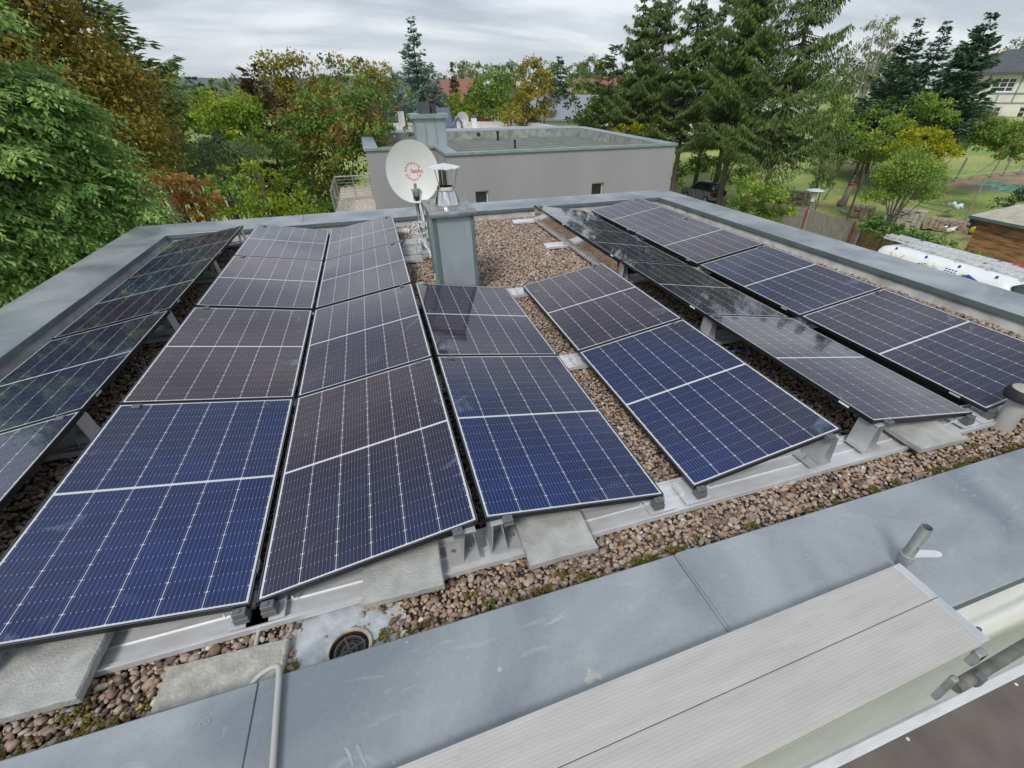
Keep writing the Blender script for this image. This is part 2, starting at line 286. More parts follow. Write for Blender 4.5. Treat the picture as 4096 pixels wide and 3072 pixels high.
def attr_ramp_mat(name, cols, rough=.85, attr='tone', trans=0.0, noise=None, bump=0.0, spec=.3):
    m, n, l, b = new_mat(name)
    a = N(n, 'ShaderNodeAttribute', attribute_name=attr); r = N(n, 'ShaderNodeValToRGB'); l.new(a.outputs['Fac'], r.inputs[0])
    el = r.color_ramp.elements; el[0].position = 0; el[0].color = (*cols[0], 1); el[1].position = 1; el[1].color = (*cols[-1], 1)
    for i, c in enumerate(cols[1:-1]): q = el.new((i+1)/(len(cols)-1)); q.color = (*c, 1)
    src = r.outputs[0]
    if noise:
        t = N(n, 'ShaderNodeTexCoord'); z = N(n, 'ShaderNodeTexNoise'); z.inputs['Scale'].default_value = noise; z.inputs['Detail'].default_value = 4; l.new(t.outputs['Object'], z.inputs['Vector'])
        mr = N(n, 'ShaderNodeMapRange'); l.new(z.outputs['Fac'], mr.inputs['Value']); mr.inputs['From Min'].default_value = .3; mr.inputs['From Max'].default_value = .7; mr.inputs['To Min'].default_value = .65; mr.inputs['To Max'].default_value = 1.3
        vm = N(n, 'ShaderNodeVectorMath', operation='SCALE'); l.new(src, vm.inputs[0]); l.new(mr.outputs[0], vm.inputs['Scale']); src = vm.outputs[0]
    l.new(src, b.inputs['Base Color']); b.inputs['Roughness'].default_value = rough; b.inputs['Specular IOR Level'].default_value = spec
    if trans > 0:
        tr = N(n, 'ShaderNodeBsdfTranslucent'); l.new(src, tr.inputs['Color']); mxs = N(n, 'ShaderNodeMixShader'); mxs.inputs[0].default_value = trans
        l.new(b.outputs[0], mxs.inputs[1]); l.new(tr.outputs[0], mxs.inputs[2]); l.new(mxs.outputs[0], n['Material Output'].inputs['Surface'])
    return m
M['pebbles'] = attr_ramp_mat('pebbles', [(.135, .092, .070), (.26, .19, .145), (.37, .29, .23), (.38, .265, .21), (.44, .36, .285), (.45, .28, .14), (.33, .31, .275), (.60, .54, .44)], .85, noise=55)
M['moss'] = attr_ramp_mat('moss', [(.07, .085, .012), (.14, .15, .02), (.15, .075, .035), (.20, .19, .03)], .95)

# ------------------------------------------------------------------ mesh helpers
def link(name, me, m=None, parent=None, smooth=None):
    ob = bpy.data.objects.new(name, me); COL.objects.link(ob)
    if m is not None:
        me.materials.append(M[m] if isinstance(m, str) else m)
    if parent is not None: ob.parent = parent
    if smooth is not None:
        me.shade_smooth()
        if smooth < 180: me.set_sharp_from_angle(angle=R(smooth))
    return ob
def tag(o, label=None, cat=None, group=None, kind=None):
    if label: o['label'] = label
    if cat: o['category'] = cat
    if group: o['group'] = group
    if kind: o['kind'] = kind
    return o
def thing(name, label, cat, loc=(0, 0, 0), rz=0.0, group=None):
    o = bpy.data.objects.new(name, None); COL.objects.link(o); o.location = Vector([float(a) for a in loc]); o.rotation_euler = (0, 0, rz)
    o.empty_display_size = .1
    return tag(o, label, cat, group)
import bmesh
class MB:
    def __init__(s): s.bm = bmesh.new()
    def add(s, vs, fs, mtx=None):
        bv = [s.bm.verts.new(Vector([float(c) for c in v]) if mtx is None else mtx @ Vector([float(c) for c in v])) for v in vs]
        out = []
        for f in fs:
            try: out.append(s.bm.faces.new([bv[i] for i in f]))
            except ValueError: pass
        return bv, out
    def box(s, a, b, mtx=None, bev=0.0, seg=1):
        (x0, y0, z0), (x1, y1, z1) = a, b
        vs = [(x0, y0, z0), (x1, y0, z0), (x1, y1, z0), (x0, y1, z0), (x0, y0, z1), (x1, y0, z1), (x1, y1, z1), (x0, y1, z1)]
        return s.hexa(vs, mtx, bev, seg)
    def hexa(s, vs, mtx=None, bev=0.0, seg=1):
        bv, fs = s.add(vs, [(3, 2, 1, 0), (4, 5, 6, 7), (0, 1, 5, 4), (1, 2, 6, 5), (2, 3, 7, 6), (3, 0, 4, 7)], mtx)
        if bev > 0:
            es = list({e for f in fs for e in f.edges}); bmesh.ops.bevel(s.bm, geom=es, offset=bev, segments=seg, affect='EDGES', profile=.5)
        return s
    def prism(s, pts, z0, z1, mtx=None):          # polygon (ccw) extruded in z
        n = len(pts); vs = [(*p, z0) for p in pts]+[(*p, z1) for p in pts]
        fs = [tuple(range(n))[::-1], tuple(range(n, 2*n))]+[(i, (i+1) % n, n+(i+1) % n, n+i) for i in range(n)]
        s.add(vs, fs, mtx); return s
    def lathe(s, prof, seg=24, mtx=None, cap=(True, True)):  # prof: (r,z)
        vs, fs = [], []
        for r_, z in prof:
            for k in range(seg):
                a = 2*math.pi*k/seg; vs.append((r_*math.cos(a), r_*math.sin(a), z))
        for i in range(len(prof)-1):
            for k in range(seg):
                k2 = (k+1) % seg; fs.append((i*seg+k, i*seg+k2, (i+1)*seg+k2, (i+1)*seg+k))
        if cap[0]: fs.append(tuple(range(seg))[::-1])
        if cap[1]: fs.append(tuple(range((len(prof)-1)*seg, len(prof)*seg)))
        s.add(vs, fs, mtx); return s
    def tube(s, pts, rad, seg=8, cap=True):
        pts = [Vector([float(c) for c in p]) for p in pts]; n = len(pts)
        rads = rad if isinstance(rad, (list, tuple)) else [rad]*n
        vs, fs = [], []; prev = None
        for i, p in enumerate(pts):
            d = (pts[min(i+1, n-1)]-pts[max(i-1, 0)]).normalized()
            if prev is None:
                a = d.orthogonal().normalized()
            else:
                a = (prev-d*prev.dot(d)); a = a.normalized() if a.length > 1e-6 else d.orthogonal().normalized()
            prev = a; b_ = d.cross(a)
            for k in range(seg):
                t = 2*math.pi*k/seg; q = p+(a*math.cos(t)+b_*math.sin(t))*rads[i]; vs.append(tuple(q))
        for i in range(n-1):
            for k in range(seg):
                k2 = (k+1) % seg; fs.append((i*seg+k, i*seg+k2, (i+1)*seg+k2, (i+1)*seg+k))
        if cap: fs += [tuple(range(seg))[::-1], tuple(range((n-1)*seg, n*seg))]
        s.add(vs, fs); return s
    def sheet(s, vs, fs, mtx=None): s.add(vs, fs, mtx); return s
    def build(s, name, m, parent=None, smooth=None):
        bmesh.ops.recalc_face_normals(s.bm, faces=s.bm.faces[:])
        me = bpy.data.meshes.new(name); s.bm.to_mesh(me); s.bm.free()
        return link(name, me, m, parent, smooth)
def copy_tree(o, parent=None):
    c = o.copy(); COL.objects.link(c)
    if parent is not None: c.parent = parent
    for ch in list(o.children): copy_tree(ch, c)
    return c
def np_mesh(name, V, F, attr=None, aname='tone'):
    me = bpy.data.meshes.new(name); k = F.shape[1]
    me.vertices.add(len(V)); me.vertices.foreach_set('co', np.ascontiguousarray(V, np.float32).ravel())
    me.loops.add(F.size); me.loops.foreach_set('vertex_index', np.ascontiguousarray(F, np.int32).ravel())
    me.polygons.add(len(F)); me.polygons.foreach_set('loop_start', np.arange(0, F.size, k, dtype=np.int32))
    try: me.polygons.foreach_set('loop_total', np.full(len(F), k, np.int32))
    except Exception: pass
    me.update(calc_edges=True)
    if attr is not None:
        a = me.attributes.new(aname, 'FLOAT', 'FACE'); a.data.foreach_set('value', np.ascontiguousarray(attr, np.float32))
    return me
def text_mesh(txt, size, extr=0.0, bold=0.0, align='CENTER'):
    cu = bpy.data.curves.new('txt', 'FONT'); cu.body = txt; cu.size = size; cu.extrude = extr; cu.offset = bold; cu.align_x = align; cu.align_y = 'CENTER'
    cu.resolution_u = 3
    o = bpy.data.objects.new('txt', cu); COL.objects.link(o)
    dg = bpy.context.evaluated_depsgraph_get(); dg.update(); me = bpy.data.meshes.new_from_object(o.evaluated_get(dg))
    bpy.data.objects.remove(o); bpy.data.curves.remove(cu)
    return me
def text_part(name, txt, size, m, mtx, parent, extr=.001, bold=0.0, align='CENTER'):
    me = text_mesh(txt, size, extr, bold, align); me.transform(mtx); me.materials.clear()
    return link(name, me, m, parent)

# ------------------------------------------------------------------ the roof we stand beside
IN = [(-3.67, -.40), (5.67, -.40), (5.42, 7.68), (-3.67, 7.44)]       # inner coping corners: FL FR BR BL
OUT = [(-4.30, -1.03), (6.30, -1.03), (5.98, 8.36), (-4.29, 8.14)]
ZI, ZO = 0.160, 0.185
house = thing('flat_roof_house', 'flat roofed house in the foreground carrying the solar panels behind its zinc parapet', 'house', (0, 0, 0))
mb = MB()
w_ = [(-4.24, -1.00), (6.24, -1.00), (5.93, 8.30), (-4.23, 8.09)]
wi = [(-3.72, -.45), (5.72, -.45), (5.47, 7.73), (-3.72, 7.49)]
for i in range(4):
    j = (i+1) % 4
    vs = [(*w_[i], G), (*w_[j], G), (*wi[j], G), (*wi[i], G), (*w_[i], .10), (*w_[j], .10), (*wi[j], .10), (*wi[i], .10)]
    mb.hexa(vs)
mb.build('wall', 'render_white', house)
mb = MB()
mb.prism([wi[0], wi[1], wi[2], wi[3]], -.22, -.045)
mb.build('roof_slab', 'membrane', house)
# membrane upstand with folds
mb = MB()
rnd = random.Random(4)
for i in range(4):
    j = (i+1) % 4; a, b = Vector(wi[i]), Vector(wi[j]); n = int((b-a).length/.12); nrm = Vector((-(b-a).y, (b-a).x)).normalized()
    vs, fs = [], []
    for k in range(n+1):
        p = a.lerp(b, k/n); w1 = .012+.012*rnd.random(); w2 = .05+.02*rnd.random()
        for off, z in ((w2+.02, -.04), (w2*.6, .02), (w1, .09), (w1*.8, .14)):
            q = p+nrm*off; vs.append((q.x, q.y, z))
    for k in range(n):
        for c in range(3): fs.append((k*4+c, (k+1)*4+c, (k+1)*4+c+1, k*4+c+1))
    mb.sheet(vs, fs)
mb.build('roof_upstand', 'membrane', house, 60)
# coping in mitred sections with drip edges, each section slightly overlapping the next
def lerp2(p, q, t): return (p[0]+(q[0]-p[0])*t, p[1]+(q[1]-p[1])*t)
def coping(i, ts, nm='coping'):
    j = (i+1) % 4
    for s_ in range(len(ts)-1):
        t0, t1 = ts[s_], ts[s_+1]; LL = math.hypot(IN[j][0]-IN[i][0], IN[j][1]-IN[i][1]); g = .0009/LL if t0 > 0 else 0; g2 = .0009/LL if t1 < 1 else 0
        a0, a1 = lerp2(IN[i], IN[j], t0+g), lerp2(IN[i], IN[j], t1-g2); b0, b1 = lerp2(OUT[i], OUT[j], t0+g), lerp2(OUT[i], OUT[j], t1-g2)
        if 0 < t0: # square the joint to the outer edge
            b0 = sq(a0, i)
        if t1 < 1: b1 = sq(a1, i)
        up = .0015 if s_ % 2 else 0.0
        m_ = MB(); th = .012
        m_.hexa([(*a0, ZI-th+up), (*a1, ZI-th+up), (*b1, ZO-th+up), (*b0, ZO-th+up), (*a0, ZI+up), (*a1, ZI+up), (*b1, ZO+up), (*b0, ZO+up)], bev=.004)
        m_.build(nm, 'zinc', house, 40)
        e_ = MB()
        for (p, q, zt, sgn) in ((a0, a1, ZI, 1), (b0, b1, ZO, -1)):
            P, Q = Vector(p), Vector(q); d = (Q-P).normalized(); nr = Vector((-d.y, d.x))*sgn*(1 if sgn == 1 else 1)
            t_ = .004
            P1, Q1 = P+nr*.001, Q+nr*.001; P2, Q2 = P-nr*t_, Q-nr*t_
            z0, z1 = zt-.062, zt-.004
            e_.hexa([(P1.x, P1.y, z0), (Q1.x, Q1.y, z0), (Q2.x, Q2.y, z0), (P2.x, P2.y, z0), (P1.x, P1.y, z1+up), (Q1.x, Q1.y, z1+up), (Q2.x, Q2.y, z1+up), (P2.x, P2.y, z1+up)])
        e_.build('coping_edge', 'zinc_edge', house)
def sq(a, i):
    j = (i+1) % 4; d = (Vector(OUT[j])-Vector(OUT[i])).normalized(); P = Vector(a); O = Vector(OUT[i]); t = (P-O).dot(d); q = O+d*t; return (q.x, q.y)
coping(0, [0, .274, .47, .78, 1]); coping(1, [0, .488, 1]); coping(2, [0, .42, .78, 1]); coping(3, [0, .36, .72, 1])

# cover strips over the front coping joints
for xx in (.735, ):
    mb = MB(); mb.hexa([(xx, -1.033, ZO+.0005), (xx+.115, -1.033, ZO+.0005), (xx+.115, -.398, ZI+.0005), (xx, -.398, ZI+.0005),
                        (xx, -1.033, ZO+.0035), (xx+.115, -1.033, ZO+.0035), (xx+.115, -.398, ZI+.0035), (xx, -.398, ZI+.0035)]); mb.build('coping_seam', 'zinc', house)

# ------------------------------------------------------------------ gravel
ICO = None
def ico(level):
    b = bmesh.new(); bmesh.ops.create_icosphere(b, subdivisions=level, radius=1.0)
    v = np.array([x.co[:] for x in b.verts]); f = np.array([[q.index for q in x.verts] for x in b.faces]); b.free(); return v, f
ROCK1, ROCK2 = ico(1), ico(2)
def rocks(cent, rad, flat, level, seed, aniso=.35, rough=.16):
    rg = np.random.default_rng(seed); bv, bf = (ROCK1, ROCK2)[level-1]; n = len(cent); k = len(bv)
    V = np.repeat(bv[None], n, 0)
    # lumpy radial noise, shared between neighbouring verts by low order directions
    for q in range(4):
        d = rg.normal(size=(n, 3)); d /= np.linalg.norm(d, axis=1, keepdims=True)
        dot = np.einsum('nkj,nj->nk', V/np.linalg.norm(V, axis=2, keepdims=True), d)
        V = V*(1+rough*np.where(dot > .45, -(dot-.45)*1.4, 0.25*dot))[..., None]
    sc = np.stack([1+aniso*rg.uniform(-1, 1, n), 1+aniso*rg.uniform(-1, 1, n), flat*rg.uniform(.75, 1.2, n)], 1)
    V = V*sc[:, None, :]
    a, b_, c = rg.uniform(0, 6.28, n), rg.normal(0, .35, n), rg.normal(0, .35, n)
    ca, sa = np.cos(a), np.sin(a)
    Rx = np.zeros((n, 3, 3)); Rx[:, 0, 0] = 1; Rx[:, 1, 1] = np.cos(b_); Rx[:, 1, 2] = -np.sin(b_); Rx[:, 2, 1] = np.sin(b_); Rx[:, 2, 2] = np.cos(b_)
    Ry = np.zeros((n, 3, 3)); Ry[:, 1, 1] = 1; Ry[:, 0, 0] = np.cos(c); Ry[:, 0, 2] = np.sin(c); Ry[:, 2, 0] = -np.sin(c); Ry[:, 2, 2] = np.cos(c)
    Rz = np.zeros((n, 3, 3)); Rz[:, 2, 2] = 1; Rz[:, 0, 0] = ca; Rz[:, 0, 1] = -sa; Rz[:, 1, 0] = sa; Rz[:, 1, 1] = ca
    V = np.einsum('nij,nkj->nki', Rz @ Ry @ Rx, V)*np.asarray(rad)[:, None, None]+cent[:, None, :]
    F = (bf[None]+(np.arange(n)*k)[:, None, None]).reshape(-1, 3)
    return V.reshape(-1, 3), F, len(bf)
SHEET = np.array([-.865, -.222])
def in_sheet(P):
    # bare membrane patch round the drain
    d = P-SHEET; a = np.arctan2(d[:, 1], d[:, 0]); rr = .19+.015*np.sin(3*a+1)+.01*np.sin(7*a)
    return (np.hypot(d[:, 0]*.95, d[:, 1]*1.05) < rr)
def scatter(x0, x1, y0, y1, pitch, seed):
    rg = np.random.default_rng(seed); nx, ny = int((x1-x0)/pitch), int((y1-y0)/pitch)
    X, Y = np.meshgrid(np.arange(nx), np.arange(ny)); P = np.stack([X.ravel()+.5*(Y.ravel() % 2), Y.ravel()], 1).astype(float)*pitch+np.array([x0, y0])
    P += rg.uniform(-.42, .42, P.shape)*pitch; return P, rg
def tone(rg, n):
    t = rg.uniform(0, .62, n); t = np.where(rg.random(n) < .04, .72, t); t = np.where(rg.random(n) < .10, rg.uniform(.82, 1, n), t); return t
GV, GF, GT = [], [], []
def add_rocks(P, rad, z, lvl, seed, rg, flat=.62):
    cent = np.column_stack([P, z]); V, F, k = rocks(cent, rad, flat, lvl, seed)
    off = sum(len(v) for v in GV); GV.append(V); GF.append(F+off); GT.append(np.repeat(tone(rg, len(P)), k))
# foreground strip: two layers of well shaped stones
P, rg = scatter(-3.6, 4.6, -.47, .02, .0215, 1); P = P[~in_sheet(P)]; add_rocks(P, rg.uniform(.008, .0175, len(P)), rg.uniform(-.030, -.008, len(P)), 2, 11, rg)
P, rg = scatter(-3.6, 4.6, -.46, -.01, .036, 2); P = P[~in_sheet(P)]; P = P[rg.random(len(P)) < .8]; add_rocks(P, rg.uniform(.009, .023, len(P)), rg.uniform(-.014, .004, len(P)), 2, 12, rg)
# rest of the roof
def region(x0, x1, y0, y1, pitch, seed, r0, r1):
    P, rg = scatter(x0, x1, y0, y1, pitch, seed); add_rocks(P, rg.uniform(r0, r1, len(P)), rg.uniform(-.026, -.004, len(P)), 1, seed+50, rg)
region(.9, 1.25, 0, 3.6, .022, 21, .011, .018)
region(-2.5, -2.2, 0, 3.6, .024, 22, .012, .019)
region(-.5, .25, 0, 3.6, .026, 23, .012, .020)
region(2.1, 3.45, 0, 3.6, .028, 24, .013, .021)
region(3.4, 3.7, 0, 3.6, .028, 25, .014, .021)
region(-1.3, -1.1, 0, 3.6, .026, 26, .013, .020)
region(-.25, 2.5, 3.45, 7.6, .030, 27, .015, .024)
region(-3.65, -2.2, .0, 7.4, .032, 28, .015, .024)
region(-1.3, -1.1, 3.5, 7.4, .032, 29, .015, .024)
region(2.4, 5.6, 3.5, 7.6, .036, 30, .017, .026)
region(4.55, 5.65, -.4, 3.5, .032, 31, .015, .024)
region(-2.2, -.2, 7.05, 7.45, .036, 32, .017, .026)
me = np_mesh('gravel', np.concatenate(GV), np.concatenate(GF), np.concatenate(GT))
me.shade_smooth(); me.set_sharp_from_angle(angle=R(38))
gravel = link('gravel', me, 'pebbles'); tag(gravel, 'brown and pinkish rounded gravel spread over the flat roof', 'gravel', kind='stuff')
base = MB(); base.sheet([(-3.7, -.44, -.035), (5.7, -.44, -.035), (5.45, 7.7, -.035), (-3.7, 7.48, -.035)], [(0, 1, 2, 3)])
gb = base.build('gravel_bed', mat('fine grit', (.065, .045, .035), .95, 0, .35, 30, .5, 80)); tag(gb, kind='structure')
# moss cushions tucked in the gravel along the front parapet
rg = np.random.default_rng(77); MP = []
for cx_ in rg.uniform(-2.3, 4.4, 120):
    cy_ = -.33+abs(rg.normal(0, .06)); k_ = rg.integers(8, 34)
    if in_sheet(np.array([[cx_, cy_]]))[0]: continue
    MP.append(np.column_stack([rg.normal(cx_, .018, k_), rg.normal(cy_, .012, k_), rg.uniform(-.008, .010, k_)]))
MP = np.concatenate(MP); V, F, k = rocks(MP, rg.uniform(.005, .013, len(MP)), .8, 1, 78, rough=.5)
mo = link('moss', np_mesh('moss', V, F, np.repeat(rg.random(len(MP)), k)), 'moss'); tag(mo, 'green and rusty moss cushions between the pebbles along the parapet', 'moss', kind='stuff')

# bare membrane patch and drain
dr = thing('roof_drain', 'round black roof drain with grate in a bare patch of membrane', 'drain', (SHEET[0]+.045, SHEET[1]-.055, 0))
mb = MB(); pts = []
for k in range(60):
    a = 2*math.pi*k/60; rr = .265+.02*math.sin(3*a+1)+.014*math.sin(7*a)+.006*math.sin(17*a); pts.append((rr*math.cos(a)-.045, max(rr*math.sin(a)+.055, -.14)))
inner = [(.085*math.cos(2*math.pi*k/60), .085*math.sin(2*math.pi*k/60)) for k in range(60)]
vs = [(*p, -.018) for p in pts]+[(*p, -.016) for p in inner]
mb.sheet(vs, [(k, (k+1) % 60, 60+(k+1) % 60, 60+k) for k in range(60)])
mb.build('membrane_patch', mat('pale membrane', (.42, .45, .47), .75, 0, .22, 16, .5, 40, lo=.3, hi=.7), dr)
mb = MB(); mb.lathe([(.098, -.016), (.098, -.004), (.085, -.002), (.083, -.02)], 40, cap=(False, False)); mb.build('collar', mat('stained collar', (.46, .43, .36), .7, 0, .25, 20), dr, 40)
mb = MB(); mb.lathe([(.083, -.012), (.075, -.06), (.07, -.11), (.0001, -.11)], 40, cap=(False, False)); mb.build('bowl', mat('rusty bowl', (.05, .025, .012), .6, 0, .6, 20), dr, 40)
mb = MB()
mb.lathe([(.066, -.022), (.066, -.016), (.060, -.016), (.060, -.022), (.066, -.022)], 36, cap=(False, False))
mb.lathe([(.033, -.022), (.033, -.017), (.029, -.017), (.029, -.022), (.033, -.022)], 28, cap=(False, False))
for k in range(4):
    a = .35+k*math.pi/2; rot = Matrix.Rotation(a, 4, 'Z'); mb.box((.0, -.0028, -.021), (.072, .0028, -.0155), rot)
for k in range(8):
    rot = Matrix.Rotation(.35+math.pi/8+k*math.pi/4, 4, 'Z'); mb.box((.0, -.0012, -.021), (.031, .0012, -.017), rot)
for k in range(40):
    rot = Matrix.Rotation(k*math.pi/20, 4, 'Z'); mb.box((.052, -.0012, -.05), (.062, .0012, -.019), rot)
mb.build('grate', mat('grate plastic', (.07, .075, .08), .45), dr)
# single pebbles lying on the patch
for k, (px_, py_, rr_, tn) in enumerate([(-.745, -.10, .013, 'pale pebble under the slab corner on the bare membrane'), (-.765, -.125, .014, 'triangular tan pebble above the roof drain'),
     (-.925, -.185, .0085, 'small reddish pebble alone left of the roof drain'), (-.805, -.18, .009, 'dark pink pebble just above the drain rim'), (-.785, -.185, .0085, 'tan pebble leaning beside the dark pink one above the drain rim'),
     (-.762, -.192, .009, 'brown pebble right of the drain rim on the membrane'), (-.74, -.186, .008, 'small grey pebble farthest right on the bare membrane')]):
    V, F, kk = rocks(np.array([[0, 0, 0.]]), np.array([rr_]), .65, 2, 300+k); pm = link('pebble', np_mesh('pebble', V, F, np.full(len(F), (.3, .55, .4, .2, .45, .5, .85)[k])), 'pebbles', smooth=40)
    pm.location = (px_, py_, -.008); tag(pm, tn, 'pebble', 'loose pebbles on the bare membrane')

# ------------------------------------------------------------------ solar panels
TILT = .165; ZL = .12; FR = .030
XLOW = [-3.5089, -1.2226, -1.1951, .9171, 1.1158, 3.4554, 3.5977]
LOWSIDE = ['l', 'r', 'l', 'r', 'l', 'r', 'l']
YR = [0.0, 1.7754, 3.5841, 5.3624]
def build_panel():
    t = thing('solar_module', '', 'solar panel')
    mb = MB(); fw = .0085
    mb.box((0, 0, -FR), (fw, PL, 0)); mb.box((PW-fw, 0, -FR), (PW, PL, 0)); mb.box((fw, 0, -FR), (PW-fw, fw, -.0003)); mb.box((fw, PL-fw, -FR), (PW-fw, PL, -.0003))
    mb.box((fw, fw, -.007), (PW-fw, PL-fw, -.0050))
    mb.build('frame', 'frame', t)
    # paler metal strip for the silver shine along the top of the frame
    mb = MB(); w = .0022
    mb.box((0, 0, 0), (PW, w, .0006)); mb.box((0, PL-w, 0), (PW, PL, .0006)); mb.box((0, w, 0), (w, PL-w, .0006)); mb.box((PW-w, w, 0), (PW, PL-w, .0006))
    mb.build('frame_edge', mat('frame edge', (.25, .26, .27), .3, .8), t)
    mb = MB(); mb.sheet([(fw, fw, -.0015), (PW-fw, fw, -.0015), (PW-fw, PL-fw, -.0015), (fw, PL-fw, -.0015)], [(0, 1, 2, 3)])
    g = mb.build('glass', 'cells', t)
    return t
proto = build_panel()
stk = None
COLN = ['column along the left parapet', 'second column from the left', 'third column from the left', 'column before the zinc chimney', 'column right of the gravel gap', 'column with the wind deflector', 'column along the right parapet']
ROWN = {4: ['nearest panel', 'second panel from the front', 'third panel from the front', 'farthest panel'], 2: ['nearer panel', 'farther panel']}
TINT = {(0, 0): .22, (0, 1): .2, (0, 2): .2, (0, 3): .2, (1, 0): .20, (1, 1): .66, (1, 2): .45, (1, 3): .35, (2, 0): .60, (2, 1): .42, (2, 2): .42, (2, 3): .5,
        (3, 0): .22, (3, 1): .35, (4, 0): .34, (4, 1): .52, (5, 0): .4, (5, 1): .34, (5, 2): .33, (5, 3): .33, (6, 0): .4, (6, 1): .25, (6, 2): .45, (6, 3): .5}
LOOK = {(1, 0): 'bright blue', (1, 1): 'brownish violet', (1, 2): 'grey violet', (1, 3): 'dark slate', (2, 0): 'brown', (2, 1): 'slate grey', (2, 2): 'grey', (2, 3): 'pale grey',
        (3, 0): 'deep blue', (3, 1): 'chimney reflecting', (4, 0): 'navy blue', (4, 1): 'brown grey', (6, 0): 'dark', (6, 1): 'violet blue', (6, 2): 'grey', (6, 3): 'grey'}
first = True
for c in range(7):
    nrow = 2 if c in (3, 4) else 4
    for r_ in range(nrow):
        o = proto if first else copy_tree(proto); first = False
        lowl = LOWSIDE[c] == 'l'; W_ = PW*math.cos(TILT)
        if lowl: o.location = (XLOW[c], YR[r_], ZL); o.rotation_euler = (0, -TILT, 0)
        else: o.location = (XLOW[c]-W_, YR[r_], ZL+PW*math.sin(TILT)); o.rotation_euler = (0, TILT, 0)
        o['label'] = '%s solar panel, %s of the %s' % (LOOK.get((c, r_), 'black reflecting'), ROWN[nrow][r_], COLN[c])
        o['group'] = 'tilted solar panels on the roof'
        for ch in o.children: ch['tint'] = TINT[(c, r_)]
        if c in (0, 5, 6):      # serial number sticker on the frame side
            mb = MB(); xx = (-.0015 if c != 0 else PW-.0005)
            mb.box((xx, .18, -.022), (xx+.002, .26, -.008)); mb.build('sticker', 'white_plastic', o)

# ------------------------------------------------------------------ mounting rails with their brackets and clamps
def rail_thing(y0, x0, x1, label, highs, lows, front=False):
    t = thing('mounting_rail', label, 'mounting rail', (0, y0, 0), 0, 'aluminium rails under the solar panels')
    y1 = .235
    mb = MB()
    mb.box((x0, 0, .008), (x1, y1, .014))
    for ya, yb, za in ((0, .010, .040), (.012, .034, .026), (.118, .122, .022), (y1-.034, y1-.012, .026), (y1-.010, y1, .040)):
        mb.box((x0, ya, .0145), (x1, yb, za))
    mb.build('rail_profile', 'alu', t)
    for xh, sg in highs:      # folded sheet support under the high edge; sg = +1 when the panel falls to the right
        yb0, yb1 = .045, .185
        zt = ZL+PW*math.sin(TILT)-FR-.008; xb = xh+sg*.012; xt = xh+sg*.030
        mb = MB()
        def plate(pa, pb, t_=.004):
            (xa, za), (xb_, zb) = pa, pb; d = Vector((xb_-xa, zb-za)).normalized(); n_ = Vector((-d.y, d.x))*t_
            mb.hexa([(xa, yb0, za), (xb_, yb0, zb), (xb_, yb1, zb), (xa, yb1, za), (xa+n_.x, yb0, za+n_.y), (xb_+n_.x, yb0, zb+n_.y), (xb_+n_.x, yb1, zb+n_.y), (xa+n_.x, yb1, za+n_.y)])
        plate((xb, .05), (xt, zt)); plate((xb+sg*.085, .05), (xt+sg*.045, zt-.01)); plate((xt-sg*.012, zt), (xt+sg*.065, zt)); plate((xb-sg*.012, .044), (xb+sg*.16, .044)); plate((xt+sg*.058, zt-.004), (xt+sg*.060, zt-.03))
        s_ = mb.build('support', 'alu_dull', t)
        mb = MB()
        for bx in (xb+sg*.04, xb+sg*.13): mb.lathe([(.009, .056), (.009, .064), (.004, .065), (.004, .074)], 6, Matrix.Translation((bx, .115, 0)))
        mb.build('bolt', 'steel_brushed', s_)
        mb = MB(); xc = xt+sg*.05
        mb.box((min(xc, xc+sg*.05), .02, zt+.002), (max(xc, xc+sg*.05), .074, zt+.012), bev=.002) if front else mb.box((min(xc, xc+sg*.05), .05, zt+.002), (max(xc, xc+sg*.05), .09, zt+.030), bev=.002)
        if front:
            mb.box((min(xc, xc+sg*.05), .028, zt+.012), (max(xc, xc+sg*.05), .068, zt+.031), bev=.002); mb.lathe([(.008, 0), (.008, .008)], 10, Matrix.Translation((xc+sg*.025, .052, zt+.031)))
        mb.build('clamp', 'dark_grey', t)
    for xl, sg in lows:       # clamp standing directly on the rail; sg = +1 when the panel rises to the right
        mb = MB(); a, b_ = sorted((xl+sg*.012, xl+sg*.075))
        mb.box((a, .03, .050), (b_, .085, ZL-FR-.004), bev=.002); mb.box((a+.004, .036, ZL-FR-.004), (b_-.004, .073, ZL-.004), bev=.002)
        mb.lathe([(.009, ZL-.004), (.009, ZL+.003)], 10, Matrix.Translation(((a+b_)/2, .052, 0)))
        mb.build('clamp', 'dark_grey', t)
        mb = MB(); c0, c1 = sorted((xl-sg*.06, xl+sg*.10)); mb.box((c0, .02, .0345), (c1, .19, .044)); mb.box((c0, .10, .044), (c0+.03, .19, .062)); mb.box((c1-.03, .10, .044), (c1, .19, .062))
        mb.lathe([(.007, .044), (.007, .056), (.004, .057), (.004, .068)], 6, Matrix.Translation(((xl+sg*.13), .10, 0)))
        mb.build('bracket', 'alu', t)
    return t
HI = [(XLOW[i]+(PW*math.cos(TILT) if LOWSIDE[i] == 'l' else -PW*math.cos(TILT))) for i in range(7)]
def hs(ix): return [(HI[i], (1 if LOWSIDE[i] == 'r' else -1)) for i in ix]
def ls(ix): return [(XLOW[i], (1 if LOWSIDE[i] == 'l' else -1)) for i in ix]
A7 = range(7)
rail_thing(-.075, -3.6, 4.75, 'aluminium mounting rail crossing the roof along the front edge of the panels', hs(A7), ls(A7), True)
rail_thing(1.65, -3.6, 4.75, 'aluminium mounting rail under the first joint between panel rows', hs(A7), ls(A7))
rail_thing(3.45, -3.6, 4.75, 'aluminium mounting rail in front of the zinc chimney between panel rows', hs(A7), ls(A7))
